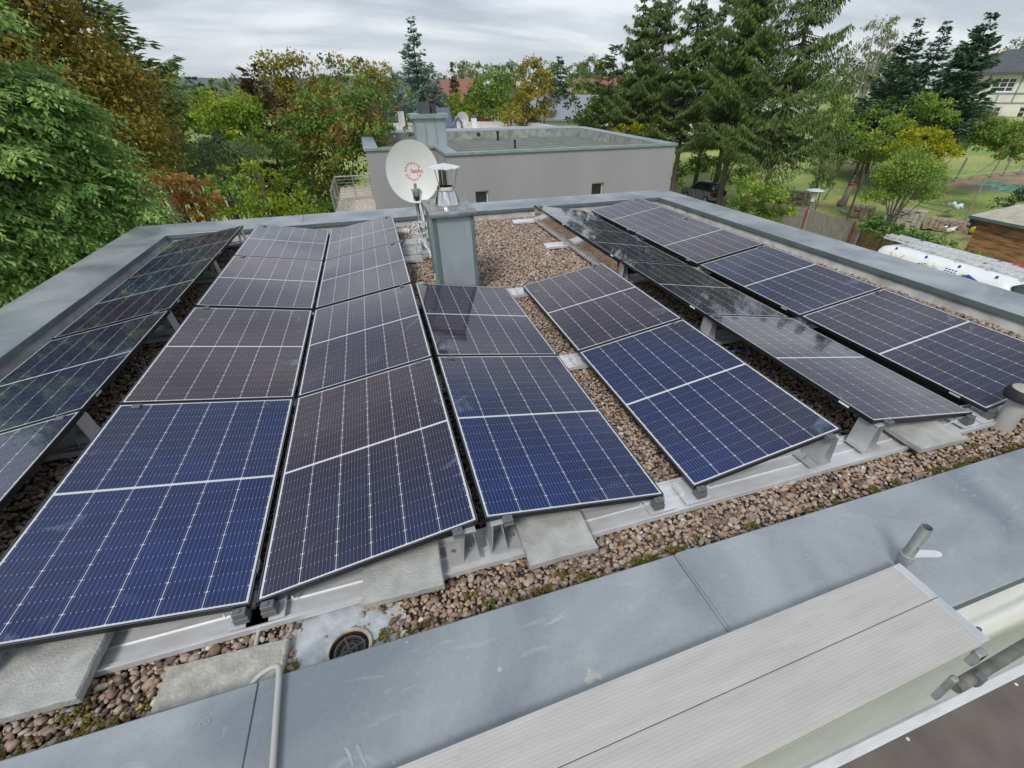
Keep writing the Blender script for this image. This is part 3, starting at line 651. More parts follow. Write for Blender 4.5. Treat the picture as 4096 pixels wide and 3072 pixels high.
rail_thing(5.235, -3.6, .12, 'aluminium mounting rail under the left panels reaching towards the dish mast, third from front', hs((0, 1, 2)), ls((0, 1, 2)))
rail_thing(6.96, -3.6, .08, 'aluminium mounting rail under the farthest left panels', hs((0, 1, 2)), ls((0, 1, 2)))
rail_thing(5.235, 2.05, 4.75, 'aluminium mounting rail ending in the gravel below the wind deflector, nearer one', hs((5, 6)), ls((5, 6)))
rail_thing(6.96, 2.0, 4.75, 'aluminium mounting rail ending in the gravel by the back parapet, below the wind deflector', hs((5, 6)), ls((5, 6)))
# long thin rail tube lying beneath the high edge of the steep column
t = thing('cable_duct', 'long bright metal duct lying on the gravel beside the steep dark panel column', 'duct', (2.245, 0, 0))
mb = MB(); mb.box((0, .17, .02), (.05, 3.45, .026)); mb.box((0, .17, .026), (.004, 3.45, .05)); mb.box((.046, .17, .026), (.05, 3.45, .05)); mb.tube([(.025, .17, .045), (.025, 3.45, .045)], .014, 8); mb.build('duct_channel', 'alu_dull', t)
mb = MB()
for k in range(7): mb.box((.006, .3+k*.45, .040), (.02, .5+k*.45, .052))
mb.build('duct_cable', 'cable_black', t)
# wind deflector
t = thing('wind_deflector', 'shiny sheet metal wind deflector leaning under the far dark panels beside the gravel', 'wind deflector', (2.40, 3.50, 0))
mb = MB(); xb, xt = .020, -.012; zt = ZL+PW*math.sin(TILT)-FR-.004; n = 24
vs = []; fs = []
for k in range(n+1):
    y = .08+k*(3.52-.08)/n; w = .004*math.sin(k*2.3)
    vs += [(xb, y, .045), ((xb+xt)/2+w, y, (zt+.045)/2), (xt, y, zt), (xt+.016, y, zt-.001)]
for k in range(n): fs += [(k*4+c, k*4+4+c, k*4+5+c, k*4+1+c) for c in range(3)]
mb.sheet(vs, fs); mb.build('deflector_sheet', 'sheet', t, 30)
mb = MB(); mb.box((xb-.055, .05, .036), (xb+.0, 3.55, .040)); mb.box((xb-.057, .05, .036), (xb-.055, 3.55, .052)); mb.build('flange', 'alu_dull', t)
mb = MB()
for k in range(38): mb.box((xb-.038, .10+k*.09, .0402), (xb-.020, .15+k*.09, .0412))
mb.build('flange_slots', 'dark', t)

# blue and red cables under the panels
def cable(name, pts, r_, m, label, cat='cable', group=None, seg=6):
    # smooth the polyline (Catmull-Rom)
    P = [Vector([float(c) for c in p]) for p in pts]; P = [2*P[0]-P[1]]+P+[2*P[-1]-P[-2]]; out_ = []
    for i in range(1, len(P)-2):
        for k in range(6):
            t_ = k/6; a, b_, c, d = P[i-1:i+3]
            out_.append(.5*((2*b_)+(c-a)*t_+(2*a-5*b_+4*c-d)*t_**2+(3*b_-a-3*c+d)*t_**3))
    out_.append(P[-2]); mb = MB(); mb.tube(out_, r_, seg); o = mb.build(name, m, None, 180); return tag(o, label, cat, group)
M['blue_cable'] = mat('blue cable', (.02, .06, .30), .4); M['red_cable'] = mat('red cable', (.35, .02, .02), .4)
cable('cable', [(-1.21, .02, .06), (-1.215, .15, .09), (-1.20, .3, .05), (-1.21, .5, .02)], .003, 'blue_cable', 'thin blue cable between the two nearest left panels', group='cables under the panels')
cable('cable', [(2.36, 1.62, .14), (2.40, 1.55, .06), (2.5, 1.5, .05), (2.42, 1.38, .10), (2.55, 1.3, .12)], .003, 'blue_cable', 'blue cable hanging below the steep dark panels', group='cables under the panels')
cable('cable', [(2.33, 1.72, .2), (2.36, 1.66, .08), (2.44, 1.6, .04), (2.36, 1.45, .05)], .004, 'cable_black', 'black cable hanging at the bracket below the steep dark panels', group='cables under the panels')
cable('cable', [(3.53, 3.4, .05), (3.55, 3.3, .07), (3.52, 3.15, .06), (3.56, 3.0, .03)], .004, 'red_cable', 'red cable in the gap between the two right panel columns', group='cables under the panels')

# ------------------------------------------------------------------ ballast slabs
def slab(x0, y0, x1, y1, z1, label, rz=0.0, m='concrete', th=.042, seed=0):
    rg_ = random.Random(seed); cx_, cy_ = (x0+x1)/2, (y0+y1)/2; w, h = (x1-x0)/2, (y1-y0)/2
    nx, ny = 14, 10; bm_ = bmesh.new()
    mb = MB()
    # perimeter with small chips
    top, bot = [], []
    per = [(-w+2*w*k/nx, -h) for k in range(nx)]+[(w, -h+2*h*k/ny) for k in range(ny)]+[(w-2*w*k/nx, h) for k in range(nx)]+[(-w, h-2*h*k/ny) for k in range(ny)]
    n_ = len(per)
    v0 = []; 
    for (a, b_) in per:
        c = rg_.uniform(.0, .0045); s_ = 1-c/max(w, h)*1.0; v0.append((a*s_, b_*s_, 0))
    top = [(a*(1-.006/w), b_*(1-.006/h), 0) for a, b_, _ in v0]; rim = [(a, b_, -.006-rg_.uniform(0, .003)) for a, b_, _ in v0]; bot = [(a, b_, -th) for a, b_, _ in v0]
    vs = top+rim+bot; fs = [tuple(range(n_)), tuple(range(2*n_, 3*n_))[::-1]]
    for L_ in (0, 1):
        for k in range(n_): fs.append((L_*n_+k, (L_+1)*n_+k, (L_+1)*n_+(k+1) % n_, L_*n_+(k+1) % n_))
    mb.sheet(vs, fs); o = mb.build('concrete_slab', m, None, 25); o.location = (cx_, cy_, z1); o.rotation_euler = (0, 0, rz)
    return tag(o, label, 'concrete slab', 'concrete ballast slabs')
slab(-2.27, -.195, -1.80, .235, .092, 'grey concrete slab under the blue panel at the left front, resting on the rail', R(-1), seed=1)
slab(-1.552, -.335, -1.072, -.145, .030, 'rough narrow concrete slab lying loose on the gravel in front of the rail', R(-3), 'concrete_rough', .045, seed=2)
slab(-.742, -.150, -.362, .23, .092, 'smooth grey concrete slab on the rail above the roof drain', R(-2), seed=3)
slab(.052, -.190, .425, .19, .092, 'grey concrete slab on the rail under the deep blue panel', R(-1), seed=4)
slab(2.77, -.165, 3.17, .21, .092, 'grey concrete slab under the front corner of the steep dark column', R(-2), seed=5)
for k, (x_, y_, lb) in enumerate([(-2.75, -.05, 'concrete slab under the raised edge of the far left column, nearest one'), (-2.80, 1.72, 'concrete slab under the raised edge of the far left column, at the first panel joint'),
                                  (-2.80, 3.50, 'concrete slab under the raised edge of the far left column, at the second panel joint'), (-2.80, 5.28, 'concrete slab under the raised edge of the far left column, farthest one')]):
    slab(x_, y_, x_+.30, y_+.14, .092 if 0 else .105, lb, 0, 'concrete', .05, seed=10+k)
# slab pair under the dish mast
slab(-.135, 5.52, .30, 5.90, .05, 'pale concrete slab at the foot of the dish mast, nearer one', 0, seed=20); slab(-.14, 5.93, .30, 6.40, .05, 'pale concrete slab at the foot of the dish mast, farther one', 0, seed=21)

# ------------------------------------------------------------------ chimney
ch = thing('chimney', 'zinc clad chimney with steel cap plate in front of the satellite dish', 'chimney', (.405, 4.10, 0))
hx, hy, zt = .215, .34, .905
mb = MB(); mb.box((-hx, -hy, -.03), (hx, hy, zt-.01), bev=.004); mb.build('shaft', 'zinc_green', ch, 30)
for sx in (-1, 1):
    for sy in (-1, 1):
        mb = MB(); x0, x1 = sorted((sx*(hx+.016), sx*(hx-.022))); y0, y1 = sorted((sy*(hy+.016), sy*(hy-.02)))
        mb.box((x0, y0, .085), (x1, y1, zt-.012), bev=.003); mb.build('corner_strip', 'zinc_edge', ch)
        mb = MB(); mb.box((x0, y0, -.02), (x1, y1, .083)); mb.build('corner_foot', 'cream_plastic', ch)
mb = MB(); mb.box((-.262, -.385, zt), (.262, .385, .97), bev=.006, seg=2); cap = mb.build('cap_plate', 'steel_brushed', ch, 30)
mb = MB()
for (bx, by) in ((-.20, .14), (.17, -.24), (-.16, -.26), (.16, .22)): mb.lathe([(.018, .970), (.018, .974), (.009, .975), (.009, .985)], 8, Matrix.Translation((bx, by, 0)))
mb.build('cap_bolt', 'steel_brushed', cap)
text_part('maker_lettering', 'SCHIEDEL', .036, 'steel', Matrix.Translation((.135, -.3866, .938)) @ Matrix.Rotation(R(90), 4, 'X'), cap, .0012, .0004)
cw = MB(); cw.lathe([(.142, .970), (.146, .972), (.146, .980), (.140, .983), (.105, 1.112), (.103, 1.116), (.109, 1.120), (.109, 1.130), (.101, 1.134), (.098, 1.165), (.092, 1.165), (.092, 1.10)], 48, cap=(False, False))
cowl = cw.build('cowl_cone', 'steel', ch, 35)
mb = MB(); mb.lathe([(.092, 1.13), (.0001, 1.10)], 32, cap=(False, False)); mb.build('flue_mouth', 'dark', cowl)
mb = MB(); mb.lathe([(.022, 1.11), (.020, 1.36)], 16); mb.lathe([(.016, 1.12), (.016, 1.355)], 12, Matrix.Translation((-.045, .03, 0)))
mb.build('stub_pipe', mat('sooty steel', (.16, .13, .12), .2, 1.0, .3, 6), ch, 35)
for k in range(3):
    a = R(100+120*k); mb = MB(); mb.tube([(.098*math.cos(a), .098*math.sin(a), 1.15), (.148*math.cos(a), .148*math.sin(a), 1.352)], .0045, 8); mb.build('cap_stay', 'galv', ch, 60)
mb = MB(); seg = 10; prof = []
vs = [(0, 0, 1.398)]; 
for k in range(seg*2):
    a = 2*math.pi*k/(seg*2); rr = .178 if k % 2 == 0 else .174; vs.append((rr*math.cos(a), rr*math.sin(a), 1.352+(.010 if k % 2 == 0 else .0)))
fs = [(0, 1+k, 1+(k+1) % (seg*2)) for k in range(seg*2)]
n0 = len(vs); vs += [(v[0], v[1], v[2]-.006) for v in vs]; fs += [(n0, n0+1+(k+1) % (seg*2), n0+1+k) for k in range(seg*2)]+[(1+k, n0+1+k, n0+1+(k+1) % (seg*2), 1+(k+1) % (seg*2)) for k in range(seg*2)]
mb.sheet(vs, fs); mb.build('rain_hood', 'alu', ch)

# ------------------------------------------------------------------ satellite dish
DX, DY, DZ = .178, 5.62, 1.130
dish = thing('satellite_dish', 'large white satellite dish with red lettering standing behind the chimney', 'satellite dish', (DX, DY, 0))
# reflector faces towards the front (-y), tipped back a little
dm = Matrix.Translation((0, 0, DZ)) @ Matrix.Rotation(R(-9), 4, 'Z') @ Matrix.Rotation(R(90-8), 4, 'X')
mb = MB(); prof = []
ra, rb = .350, .385
vs, fs = [], []; rings, seg = 14, 64
for i in range(rings+1):
    q = i/rings
    for k in range(seg):
        a = 2*math.pi*k/seg; vs.append((ra*q*math.cos(a), rb*q*math.sin(a), -.085*(1-q*q)))
for i in range(rings):
    for k in range(seg): k2 = (k+1) % seg; fs.append((i*seg+k, i*seg+k2, (i+1)*seg+k2, (i+1)*seg+k))
n0 = len(vs)
for i, (s_, dz) in enumerate(((1.0, 0), (1.022, .004), (1.026, -.006), (1.01, -.016))):
    for k in range(seg): a = 2*math.pi*k/seg; vs.append((ra*s_*math.cos(a), rb*s_*math.sin(a), dz))
for i in range(3):
    for k in range(seg): k2 = (k+1) % seg; fs.append((n0+i*seg+k, n0+i*seg+k2, n0+(i+1)*seg+k2, n0+(i+1)*seg+k))
n1 = len(vs)
for i in range(rings+1):
    q = 1-i/rings
    for k in range(seg): a = 2*math.pi*k/seg; vs.append((ra*1.01*q*math.cos(a), rb*1.01*q*math.sin(a), -.016-.085*(1-q*q)))
for i in range(rings):
    for k in range(seg): k2 = (k+1) % seg; fs.append((n1+i*seg+k, n1+i*seg+k2, n1+(i+1)*seg+k2, n1+(i+1)*seg+k))
mb.sheet([dm @ Vector(v) for v in vs], fs)
bmesh.ops.remove_doubles(mb.bm, verts=mb.bm.verts[:], dist=1e-5)
refl = mb.build('reflector', mat('dish enamel', (.62, .635, .60), .45, 0, .03, 4), dish, 50)
def dish_z(x, y): q2 = (x/ra)**2+(y/rb)**2; return -.085*(1-q2)+.0015
def place(me, x, y, ang):
    T = Matrix.Translation((x, y, 0)) @ Matrix.Rotation(ang, 4, 'Z')
    for v in me.vertices:
        q = T @ v.co; v.co = dm @ Vector((q.x, q.y, dish_z(q.x, q.y)))
    me.materials.clear(); return me
cxl, cyl, rl = .0, .0, .100
me_all = []
word = 'KATHREIN'
for i, chh in enumerate(word):
    a = R(172-(172-35)*i/7); m_ = place(text_mesh(chh, .040, 0, .0016), cxl+rl*math.cos(a), cyl+rl*math.sin(a)+.010, a-R(90)); me_all.append(m_)
for i, chh in enumerate(word):
    a = R(200+(335-200)*i/7); m_ = place(text_mesh(chh, .040, 0, .0016), cxl+rl*math.cos(a), cyl+rl*math.sin(a)-.002, a+R(90)); me_all.append(m_)
m_ = place(text_mesh('SatAn', .072, 0, .0022), .050, .012, 0); me_all.append(m_)
bmj = bmesh.new()
for m_ in me_all: bmj.from_mesh(m_)
me = bpy.data.meshes.new('lettering'); bmj.to_mesh(me); bmj.free(); link('lettering', me, 'dish_red', refl)
mb = MB()
for sx in (-.055, .055): mb.lathe([(.006, 0), (.006, .005)], 10, dm @ Matrix.Translation((sx, -.035, dish_z(sx, -.035)-.002)))
mb.build('rivet', 'dark_grey', refl)
mb = MB(); mb.tube([(0, .06, .02), (0, .06, DZ-.2)], .024, 12); mast = mb.build('mast', 'galv', dish, 60)
for (fx, fy) in ((-.33, .35), (.28, .35), (0.16, -.28), (-.16, -.26)):
    mb = MB(); mb.tube([(0, .06, .50), (fx, fy, .055)], .011, 8); mb.build('brace', 'galv', dish, 60)
mb = MB(); mb.box((-.30, .38, .050), (.30, .42, .060)); mb.box((-.20, -.32, .050), (.22, -.28, .060)); mb.box((.10, -.62, .050), (.15, .42, .0615)); mb.build('foot_frame', 'zinc_green', dish)
# bracket and receiver arm at the bottom rim
mb = MB(); mb.box((-.05, -.04, DZ-.37), (-.038, .07, DZ-.22), bev=.002); mb.box((.038, -.04, DZ-.37), (.05, .07, DZ-.22), bev=.002); mb.box((-.065, -.045, DZ-.225), (.065, .0, DZ-.205), bev=.002); mb.build('bracket', 'alu_dull', dish)
mb = MB(); mb.box((-.02, -.10, DZ-.30), (.02, -.06, DZ-.13), bev=.004); mb.box((-.016, -.08, DZ-.29), (.016, .02, DZ-.255)); mb.tube([(0, -.075, DZ-.27), (0, -.05, DZ-.30)], .018, 8); mb.build('receiver_arm', 'galv', dish)
mb = MB(); mb.box((-.028, -.06, DZ-.36), (.028, .02, DZ-.30), bev=.004); mb.build('receiver', 'dark', dish)
# second dish behind it, its dark back facing us
d2 = thing('satellite_dish', 'dark back of a second satellite dish peeping over the white one', 'satellite dish', (.30, 6.35, 0))
dm2 = Matrix.Translation((0, 0, 1.06)) @ Matrix.Rotation(R(-6), 4, 'Z') @ Matrix.Rotation(R(90+12), 4, 'X')
mb = MB(); vs, fs = [], []; rings, seg = 10, 48
for side, off in ((0, 0), (1, .012)):
    for i in range(rings+1):
        q = i/rings
        for k in range(seg): a = 2*math.pi*k/seg; vs.append((.255*q*math.cos(a), .27*q*math.sin(a), .07*(1-q*q)+off))
    b0 = side*(rings+1)*seg
    for i in range(rings):
        for k in range(seg): k2 = (k+1) % seg; fs.append((b0+i*seg+k, b0+i*seg+k2, b0+(i+1)*seg+k2, b0+(i+1)*seg+k))
mb.sheet([dm2 @ Vector(v) for v in vs], fs); bmesh.ops.remove_doubles(mb.bm, verts=mb.bm.verts[:], dist=1e-5); mb.build('reflector', 'dark_grey', d2, 50)
mb = MB(); mb.tube([(0, .03, 0.0), (0, .03, 1.0)], .02, 10); mb.build('mast', 'galv', d2, 60)
mb = MB(); mb.tube([(0, .0, 1.30), (.0, .02, 1.375)], [.010, .022], 10); mb.tube([(-.045, .02, 1.40), (.045, .02, 1.40)], .014, 10); mb.build('receiver', 'brass', d2, 60)

# cables round the mast
cable('cable', [(.19, 5.60, .85), (.20, 5.56, .6), (.30, 5.45, .55), (.40, 5.1, .42), (.42, 4.95, .2), (.33, 4.8, .08), (.20, 4.52, .06)], .013, 'cable_black', 'thick black cable sheath drooping from the dish mast to the chimney', group='cables at the dish mast')
rg_ = random.Random(9)
for k in range(5):
    pts = [(.20, 5.60, .80), (.20+.05*rg_.random(), 5.5, .55)]
    c0 = (.12+.08*rg_.random(), 5.45, .36+.08*rg_.random()); rr = .10+.05*rg_.random()
    for q in range(10+k):
        a = 1.2+q*.75; pts.append((c0[0]+rr*math.cos(a)*1.1, c0[1]+.03*math.sin(q), c0[2]+rr*math.sin(a)*.7))
    pts += [(.22, 5.2, .12+.02*k), (.26, 4.9, .04), (.24+.03*k, 4.5, .02)]
    cable('cable', pts, .0038, 'white_plastic' if k < 4 else 'grey_plastic', 'one of the pale aerial cables looped round the dish mast', group='pale cable loops at the dish mast', seg=5)

# ------------------------------------------------------------------ scaffold
pk = Matrix.Rotation(R(1.4), 4, 'Z')
def board(y0, y1, label):
    t = thing('scaffold_board', label, 'scaffold board', (-.62, -.872, .24), R(1.45), 'grooved boards over the parapet')
    mb = MB(); mb.box((-.6, y0, -.04), (2.215, y1, 0), bev=.003); mb.build('board_deck', 'plank', t)
    mb = MB(); mb.box((2.2155, y0, -.055), (2.26, y1, .0015), bev=.003); mb.build('end_cap', 'alu_dull', t)
    return t
board(-.176, .0, 'grooved grey scaffold board on the roof side'); board(-.375, -.1785, 'grooved grey scaffold board on the outer side')
sp_ = thing('scaffold_post', 'short galvanised scaffold tube standing up at the end of the boards', 'scaffold tube', (1.70, -.80, 0))
mb = MB(); mb.lathe([(.0242, -1.6), (.0242, .445), (.0205, .445), (.0205, .2)], 24, cap=(True, False)); tb = mb.build('tube', 'galv', sp_, 50)
mb = MB()
for z in (.33, .17): mb.lathe([(.006, .0), (.006, .0012)], 12, Matrix.Translation((-.012, -.0215, z)) @ Matrix.Rotation(R(30), 4, 'Z') @ Matrix.Rotation(R(90), 4, 'X'))
mb.build('pin_hole', 'dark', tb)
mb = MB(); mb.lathe([(.031, .215), (.031, .26), (.0245, .262)], 24, cap=(True, False)); mb.build('collar', 'galv', sp_, 50)
mb = MB(); mb.prism([(.0, -.022), (.13, -.017), (.145, -.010), (.15, 0), (.145, .010), (.13, .017), (.0, .022)], .262, .268, Matrix.Rotation(R(-20), 4, 'Z')); mb.build('latch_plate', 'alu', sp_)
# carrying bracket below the outer corner of the boards, horizontal tube
br = thing('scaffold_bracket', 'scaffold bracket and coupler under the outer corner of the boards', 'scaffold bracket', (1.60, -1.20, .18))
mb = MB(); mb.tube([(.01, .36, -.0), (.01, -.02, -.0)], .019, 12); mb.build('cross_tube', 'galv', br, 60)
mb = MB(); mb.box((-.02, -.02, -.06), (.028, .01, .022), bev=.006, seg=2); mb.build('coupler', 'galv', br, 60); mb = MB(); mb.tube([(.05, .05, .045), (.066, .058, .050)], .010, 8); mb.build('wedge', 'dark_grey', br, 60)
t = thing('scaffold_tube', 'weathered horizontal scaffold tube beside the outer deck', 'scaffold tube', (0, 0, 0))
mb = MB(); mb.tube([(1.56, -1.235, .0), (4.3, -1.10, .02)], .0242, 14); mb.build('tube', mat('weathered steel', (.17, .17, .15), .6, .3, .3, 12), t, 60)
mb = MB(); mb.box((1.66, -1.262, -.032), (1.70, -1.222, .035), bev=.01, seg=2); mb.build('coupler', 'dark_grey', t); mb = MB(); mb.box((1.47, -1.24, -.05), (1.50, -1.215, .12), bev=.006); mb.build('hook', 'galv', t)
dk = thing('scaffold_deck', 'brown scaffold deck with bright aluminium edge at the bottom right', 'scaffold deck', (0, 0, -.40))
mb = MB(); mb.box((-1.2, -2.3, -.04), (6.0, -1.244, -.004)); mb.build('deck_panel', 'deck_brown', dk)
mb = MB(); mb.box((-1.2, -1.2435, -.10), (6.0, -1.205, .004), bev=.004); mb.box((-1.2, -1.2045, -.07), (6.0, -1.188, -.03), bev=.002); mb.build('deck_edge', 'alu', dk)
mb = MB()
for k in range(9): mb.lathe([(.008, -.004), (.007, -.0015)], 12, Matrix.Translation((.05+.73*k, -1.262, 0)) @ Matrix.Scale(1, 4))
mb.build('screw', 'alu', dk)

# corrugated conduit over the parapet
def conduit(pts, r_, label, m='grey_plastic'):
    P = [Vector([float(c) for c in p]) for p in pts]; P = [2*P[0]-P[1]]+P+[2*P[-1]-P[-2]]; o_ = []
    for i in range(1, len(P)-2):
        for k in range(14):
            t_ = k/14; a, b_, c, d = P[i-1:i+3]; o_.append(.5*((2*b_)+(c-a)*t_+(2*a-5*b_+4*c-d)*t_**2+(3*b_-a-3*c+d)*t_**3))
    L_ = [0]
    for i in range(1, len(o_)): L_.append(L_[-1]+(o_[i]-o_[i-1]).length)
    n_ = int(L_[-1]/.0026); Q, rd = [], []; j = 0
    for k in range(n_):
        s_ = L_[-1]*k/n_
        while L_[j+1] < s_: j += 1
        Q.append(o_[j].lerp(o_[j+1], (s_-L_[j])/max(1e-6, L_[j+1]-L_[j]))); rd.append(r_ if k % 3 else r_*.78)
    mb = MB(); mb.tube(Q, rd, 10); o = mb.build('cable_conduit', m, None, 180); return tag(o, label, 'conduit')
conduit([(-1.21, -.40, .02), (-1.175, -.385, .09), (-1.12, -.37, .145), (-1.07, -.368, .172), (-1.040, -.378, .186), (-1.030, -.41, .188), (-1.02, -.55, .190), (-1.005, -.75, .197), (-.99, -.98, .203)], .0115, 'grey corrugated conduit bent over the front coping')
conduit([(-1.205, .0, .005), (-1.215, -.1, .0), (-1.21, -.22, -.005), (-1.19, -.36, -.002), (-1.185, -.42, -.01)], .0095, 'grey corrugated conduit lying on the gravel beneath the loose slab')

# roof vent pipe cut by the right frame edge
vp = thing('vent_pipe', 'grey vent pipe with black cowl at the right edge of the roof', 'vent pipe', (3.70, -.095, 0))
mb = MB(); mb.lathe([(.062, -.03), (.062, .27)], 28); mb.build('pipe', 'grey_plastic', vp, 40)
mb = MB(); mb.lathe([(.108, .255), (.112, .29), (.09, .325), (.085, .325)], 28); mb.build('cowl', 'dark', vp, 40)
mb = MB(); mb.lathe([(.084, .326), (.03, .333)], 28); mb.build('lid', 'stone', vp, 40)

# ================================================================== surroundings
# ground: one sheet, flat by the houses, rising gently beyond the garden fence, far hills at the back
def sheet_grid(name, xs, ys, zf, m):
    X, Y = np.meshgrid(xs, ys); Z = np.vectorize(zf)(X, Y); V = np.stack([X.ravel(), Y.ravel(), Z.ravel()], 1); nx, ny = len(xs), len(ys)
    i = np.arange(nx-1)[None]+np.arange(ny-1)[:, None]*nx; F = np.stack([i, i+1, i+1+nx, i+nx], -1).reshape(-1, 4)
    return link(name, np_mesh(name, V, F), m, None, 180)
def grass_mat():
    m, n, l, b = new_mat('lawn')
    t = N(n, 'ShaderNodeTexCoord'); a = N(n, 'ShaderNodeTexNoise'); a.inputs['Scale'].default_value = .16; a.inputs['Detail'].default_value = 7; a.inputs['Roughness'].default_value = .65; l.new(t.outputs['Object'], a.inputs['Vector'])
    r = N(n, 'ShaderNodeValToRGB'); l.new(a.outputs['Fac'], r.inputs[0]); e_ = r.color_ramp.elements
    e_[0].position = .32; e_[0].color = (.14, .23, .05, 1); e_[1].position = .66; e_[1].color = (.44, .40, .17, 1); q = e_.new(.5); q.color = (.25, .33, .08, 1)
    f = N(n, 'ShaderNodeTexNoise'); f.inputs['Scale'].default_value = 5; f.inputs['Detail'].default_value = 8; f.inputs['Roughness'].default_value = .8; l.new(t.outputs['Object'], f.inputs['Vector'])
    mr = N(n, 'ShaderNodeMapRange'); l.new(f.outputs['Fac'], mr.inputs['Value']); mr.inputs['From Min'].default_value = .3; mr.inputs['From Max'].default_value = .7; mr.inputs['To Min'].default_value = .6; mr.inputs['To Max'].default_value = 1.35
    vm = N(n, 'ShaderNodeVectorMath', operation='SCALE'); l.new(r.outputs[0], vm.inputs[0]); l.new(mr.outputs[0], vm.inputs['Scale']); l.new(vm.outputs[0], b.inputs['Base Color']); b.inputs['Roughness'].default_value = .95
    bp = N(n, 'ShaderNodeBump'); bp.inputs['Strength'].default_value = .9; bp.inputs['Distance'].default_value = .08; l.new(f.outputs['Fac'], bp.inputs['Height']); l.new(bp.outputs[0], b.inputs['Normal'])
    return m
M['grass'] = grass_mat()
xs = np.concatenate([[-6000, -2000, -600, -200], np.arange(-100, 30, 10), np.arange(30, 71, 4), [80, 120, 300, 900, 2500, 6000]]); ys = np.array([-300, -60, -20, 0, 20, 40, 60, 100, 200, 400, 800, 1500, 3000, 7000.])
gr = sheet_grid('ground', xs, ys, ground_z, 'grass'); tag(gr, kind='structure')
# distant wooded ridge
def ridge(x, y):
    d = math.hypot(x, y); h = 92*math.exp(-((y-3300)/700)**2)*(1+.12*math.sin(x/420)+.06*math.sin(x/170+1)); return G-6+h*min(1, max(0, (1500-x)/1500))
hx_ = np.linspace(-5200, 1500, 150); hy_ = np.linspace(1900, 4800, 36)
hill = sheet_grid('hills', hx_, hy_, ridge, mat('far wood', (.035, .055, .03), .95, 0, .35, .01, .5, .05)); tag(hill, kind='structure')
# paved lane between the house and the fence
mb = MB(); mb.sheet([(13.5, -10, G+.004), (22.6, -10, G+.004), (24.5, 40, G+.004), (19, 44, G+.004)], [(0, 1, 2, 3)]); rd = mb.build('lane', 'asphalt'); tag(rd, kind='structure')
mb = MB(); mb.sheet([(-6, -9, G+.006), (9, -9, G+.006), (9, -.9, G+.006), (-6, -.9, G+.006)], [(0, 1, 2, 3)]); o_ = mb.build('terrace', mat('added bounce paving', (.62, .61, .58), .9, 0, .1, 2)); tag(o_, kind='structure')  # pale sheet added below the front wall to bounce light up onto it
def on_slope(poly_px, name, m, dz=.006):
    P = [on_ground(*p) for p in poly_px]; mb = MB(); vs = [(p[0], p[1], ground_z(p[0], p[1])+dz) for p in P]; mb.sheet(vs, [tuple(range(len(vs)))]); o = mb.build(name, m); return tag(o, kind='structure')
on_slope([(3790, 725), (3900, 705), (4096, 680), (4180, 720), (4180, 775), (4000, 770), (3880, 760), (3800, 748)], 'garden_soil', mat('soil', (.27, .19, .12), .95, 0, .25, .8))
on_slope([(3885, 738), (3960, 722), (4120, 745), (4180, 780), (4060, 775), (3950, 762)], 'vegetable_bed', mat('cabbage bed', (.10, .20, .14), .9, 0, .5, 3, .9, 8), .012)
on_slope([(3300, 625), (3420, 618), (3560, 630), (3420, 634)], 'garden_path', mat('pale path', (.30, .26, .20), .95, 0, .2, 1), .008)

# ---- neighbour house
def inset(poly, d):
    n = len(poly); o = []
    for i in range(n):
        p0, p1, p2 = Vector(poly[i-1]), Vector(poly[i]), Vector(poly[(i+1) % n]); a, b = (p1-p0).normalized(), (p2-p1).normalized()
        na, nb = Vector((-a.y, a.x)), Vector((-b.y, b.x)); k = 1+na.dot(nb); q = p1+(na+nb)*(d/k); o.append((q.x, q.y))
    return o
def wall_holes(mb, P0, P1, z0, z1, holes, rev=.12):   # facade from P0 to P1 seen with its outside on the right hand; holes (u0,u1,za,zb) in metres
    P0, P1 = Vector(P0), Vector(P1); L = (P1-P0).length; d = (P1-P0)/L; nin = Vector((-d.y, d.x))
    us = sorted({0, L, *[h[0] for h in holes], *[h[1] for h in holes]}); zs = sorted({z0, z1, *[h[2] for h in holes], *[h[3] for h in holes]})
    def pt(u, z, k=0): q = P0+d*u+nin*k; return (q.x, q.y, z)
    for i in range(len(us)-1):
        for j in range(len(zs)-1):
            um, zm = (us[i]+us[i+1])/2, (zs[j]+zs[j+1])/2
            if any(h[0] < um < h[1] and h[2] < zm < h[3] for h in holes): continue
            mb.sheet([pt(us[i], zs[j]), pt(us[i+1], zs[j]), pt(us[i+1], zs[j+1]), pt(us[i], zs[j+1])], [(0, 1, 2, 3)])
    for (u0, u1, za, zb) in holes:
        for (a, b_) in (((u0, za), (u1, za)), ((u1, za), (u1, zb)), ((u1, zb), (u0, zb)), ((u0, zb), (u0, za))):
            mb.sheet([pt(*a), pt(*b_), pt(*b_, rev), pt(*a, rev)], [(0, 1, 2, 3)])
    return pt, d
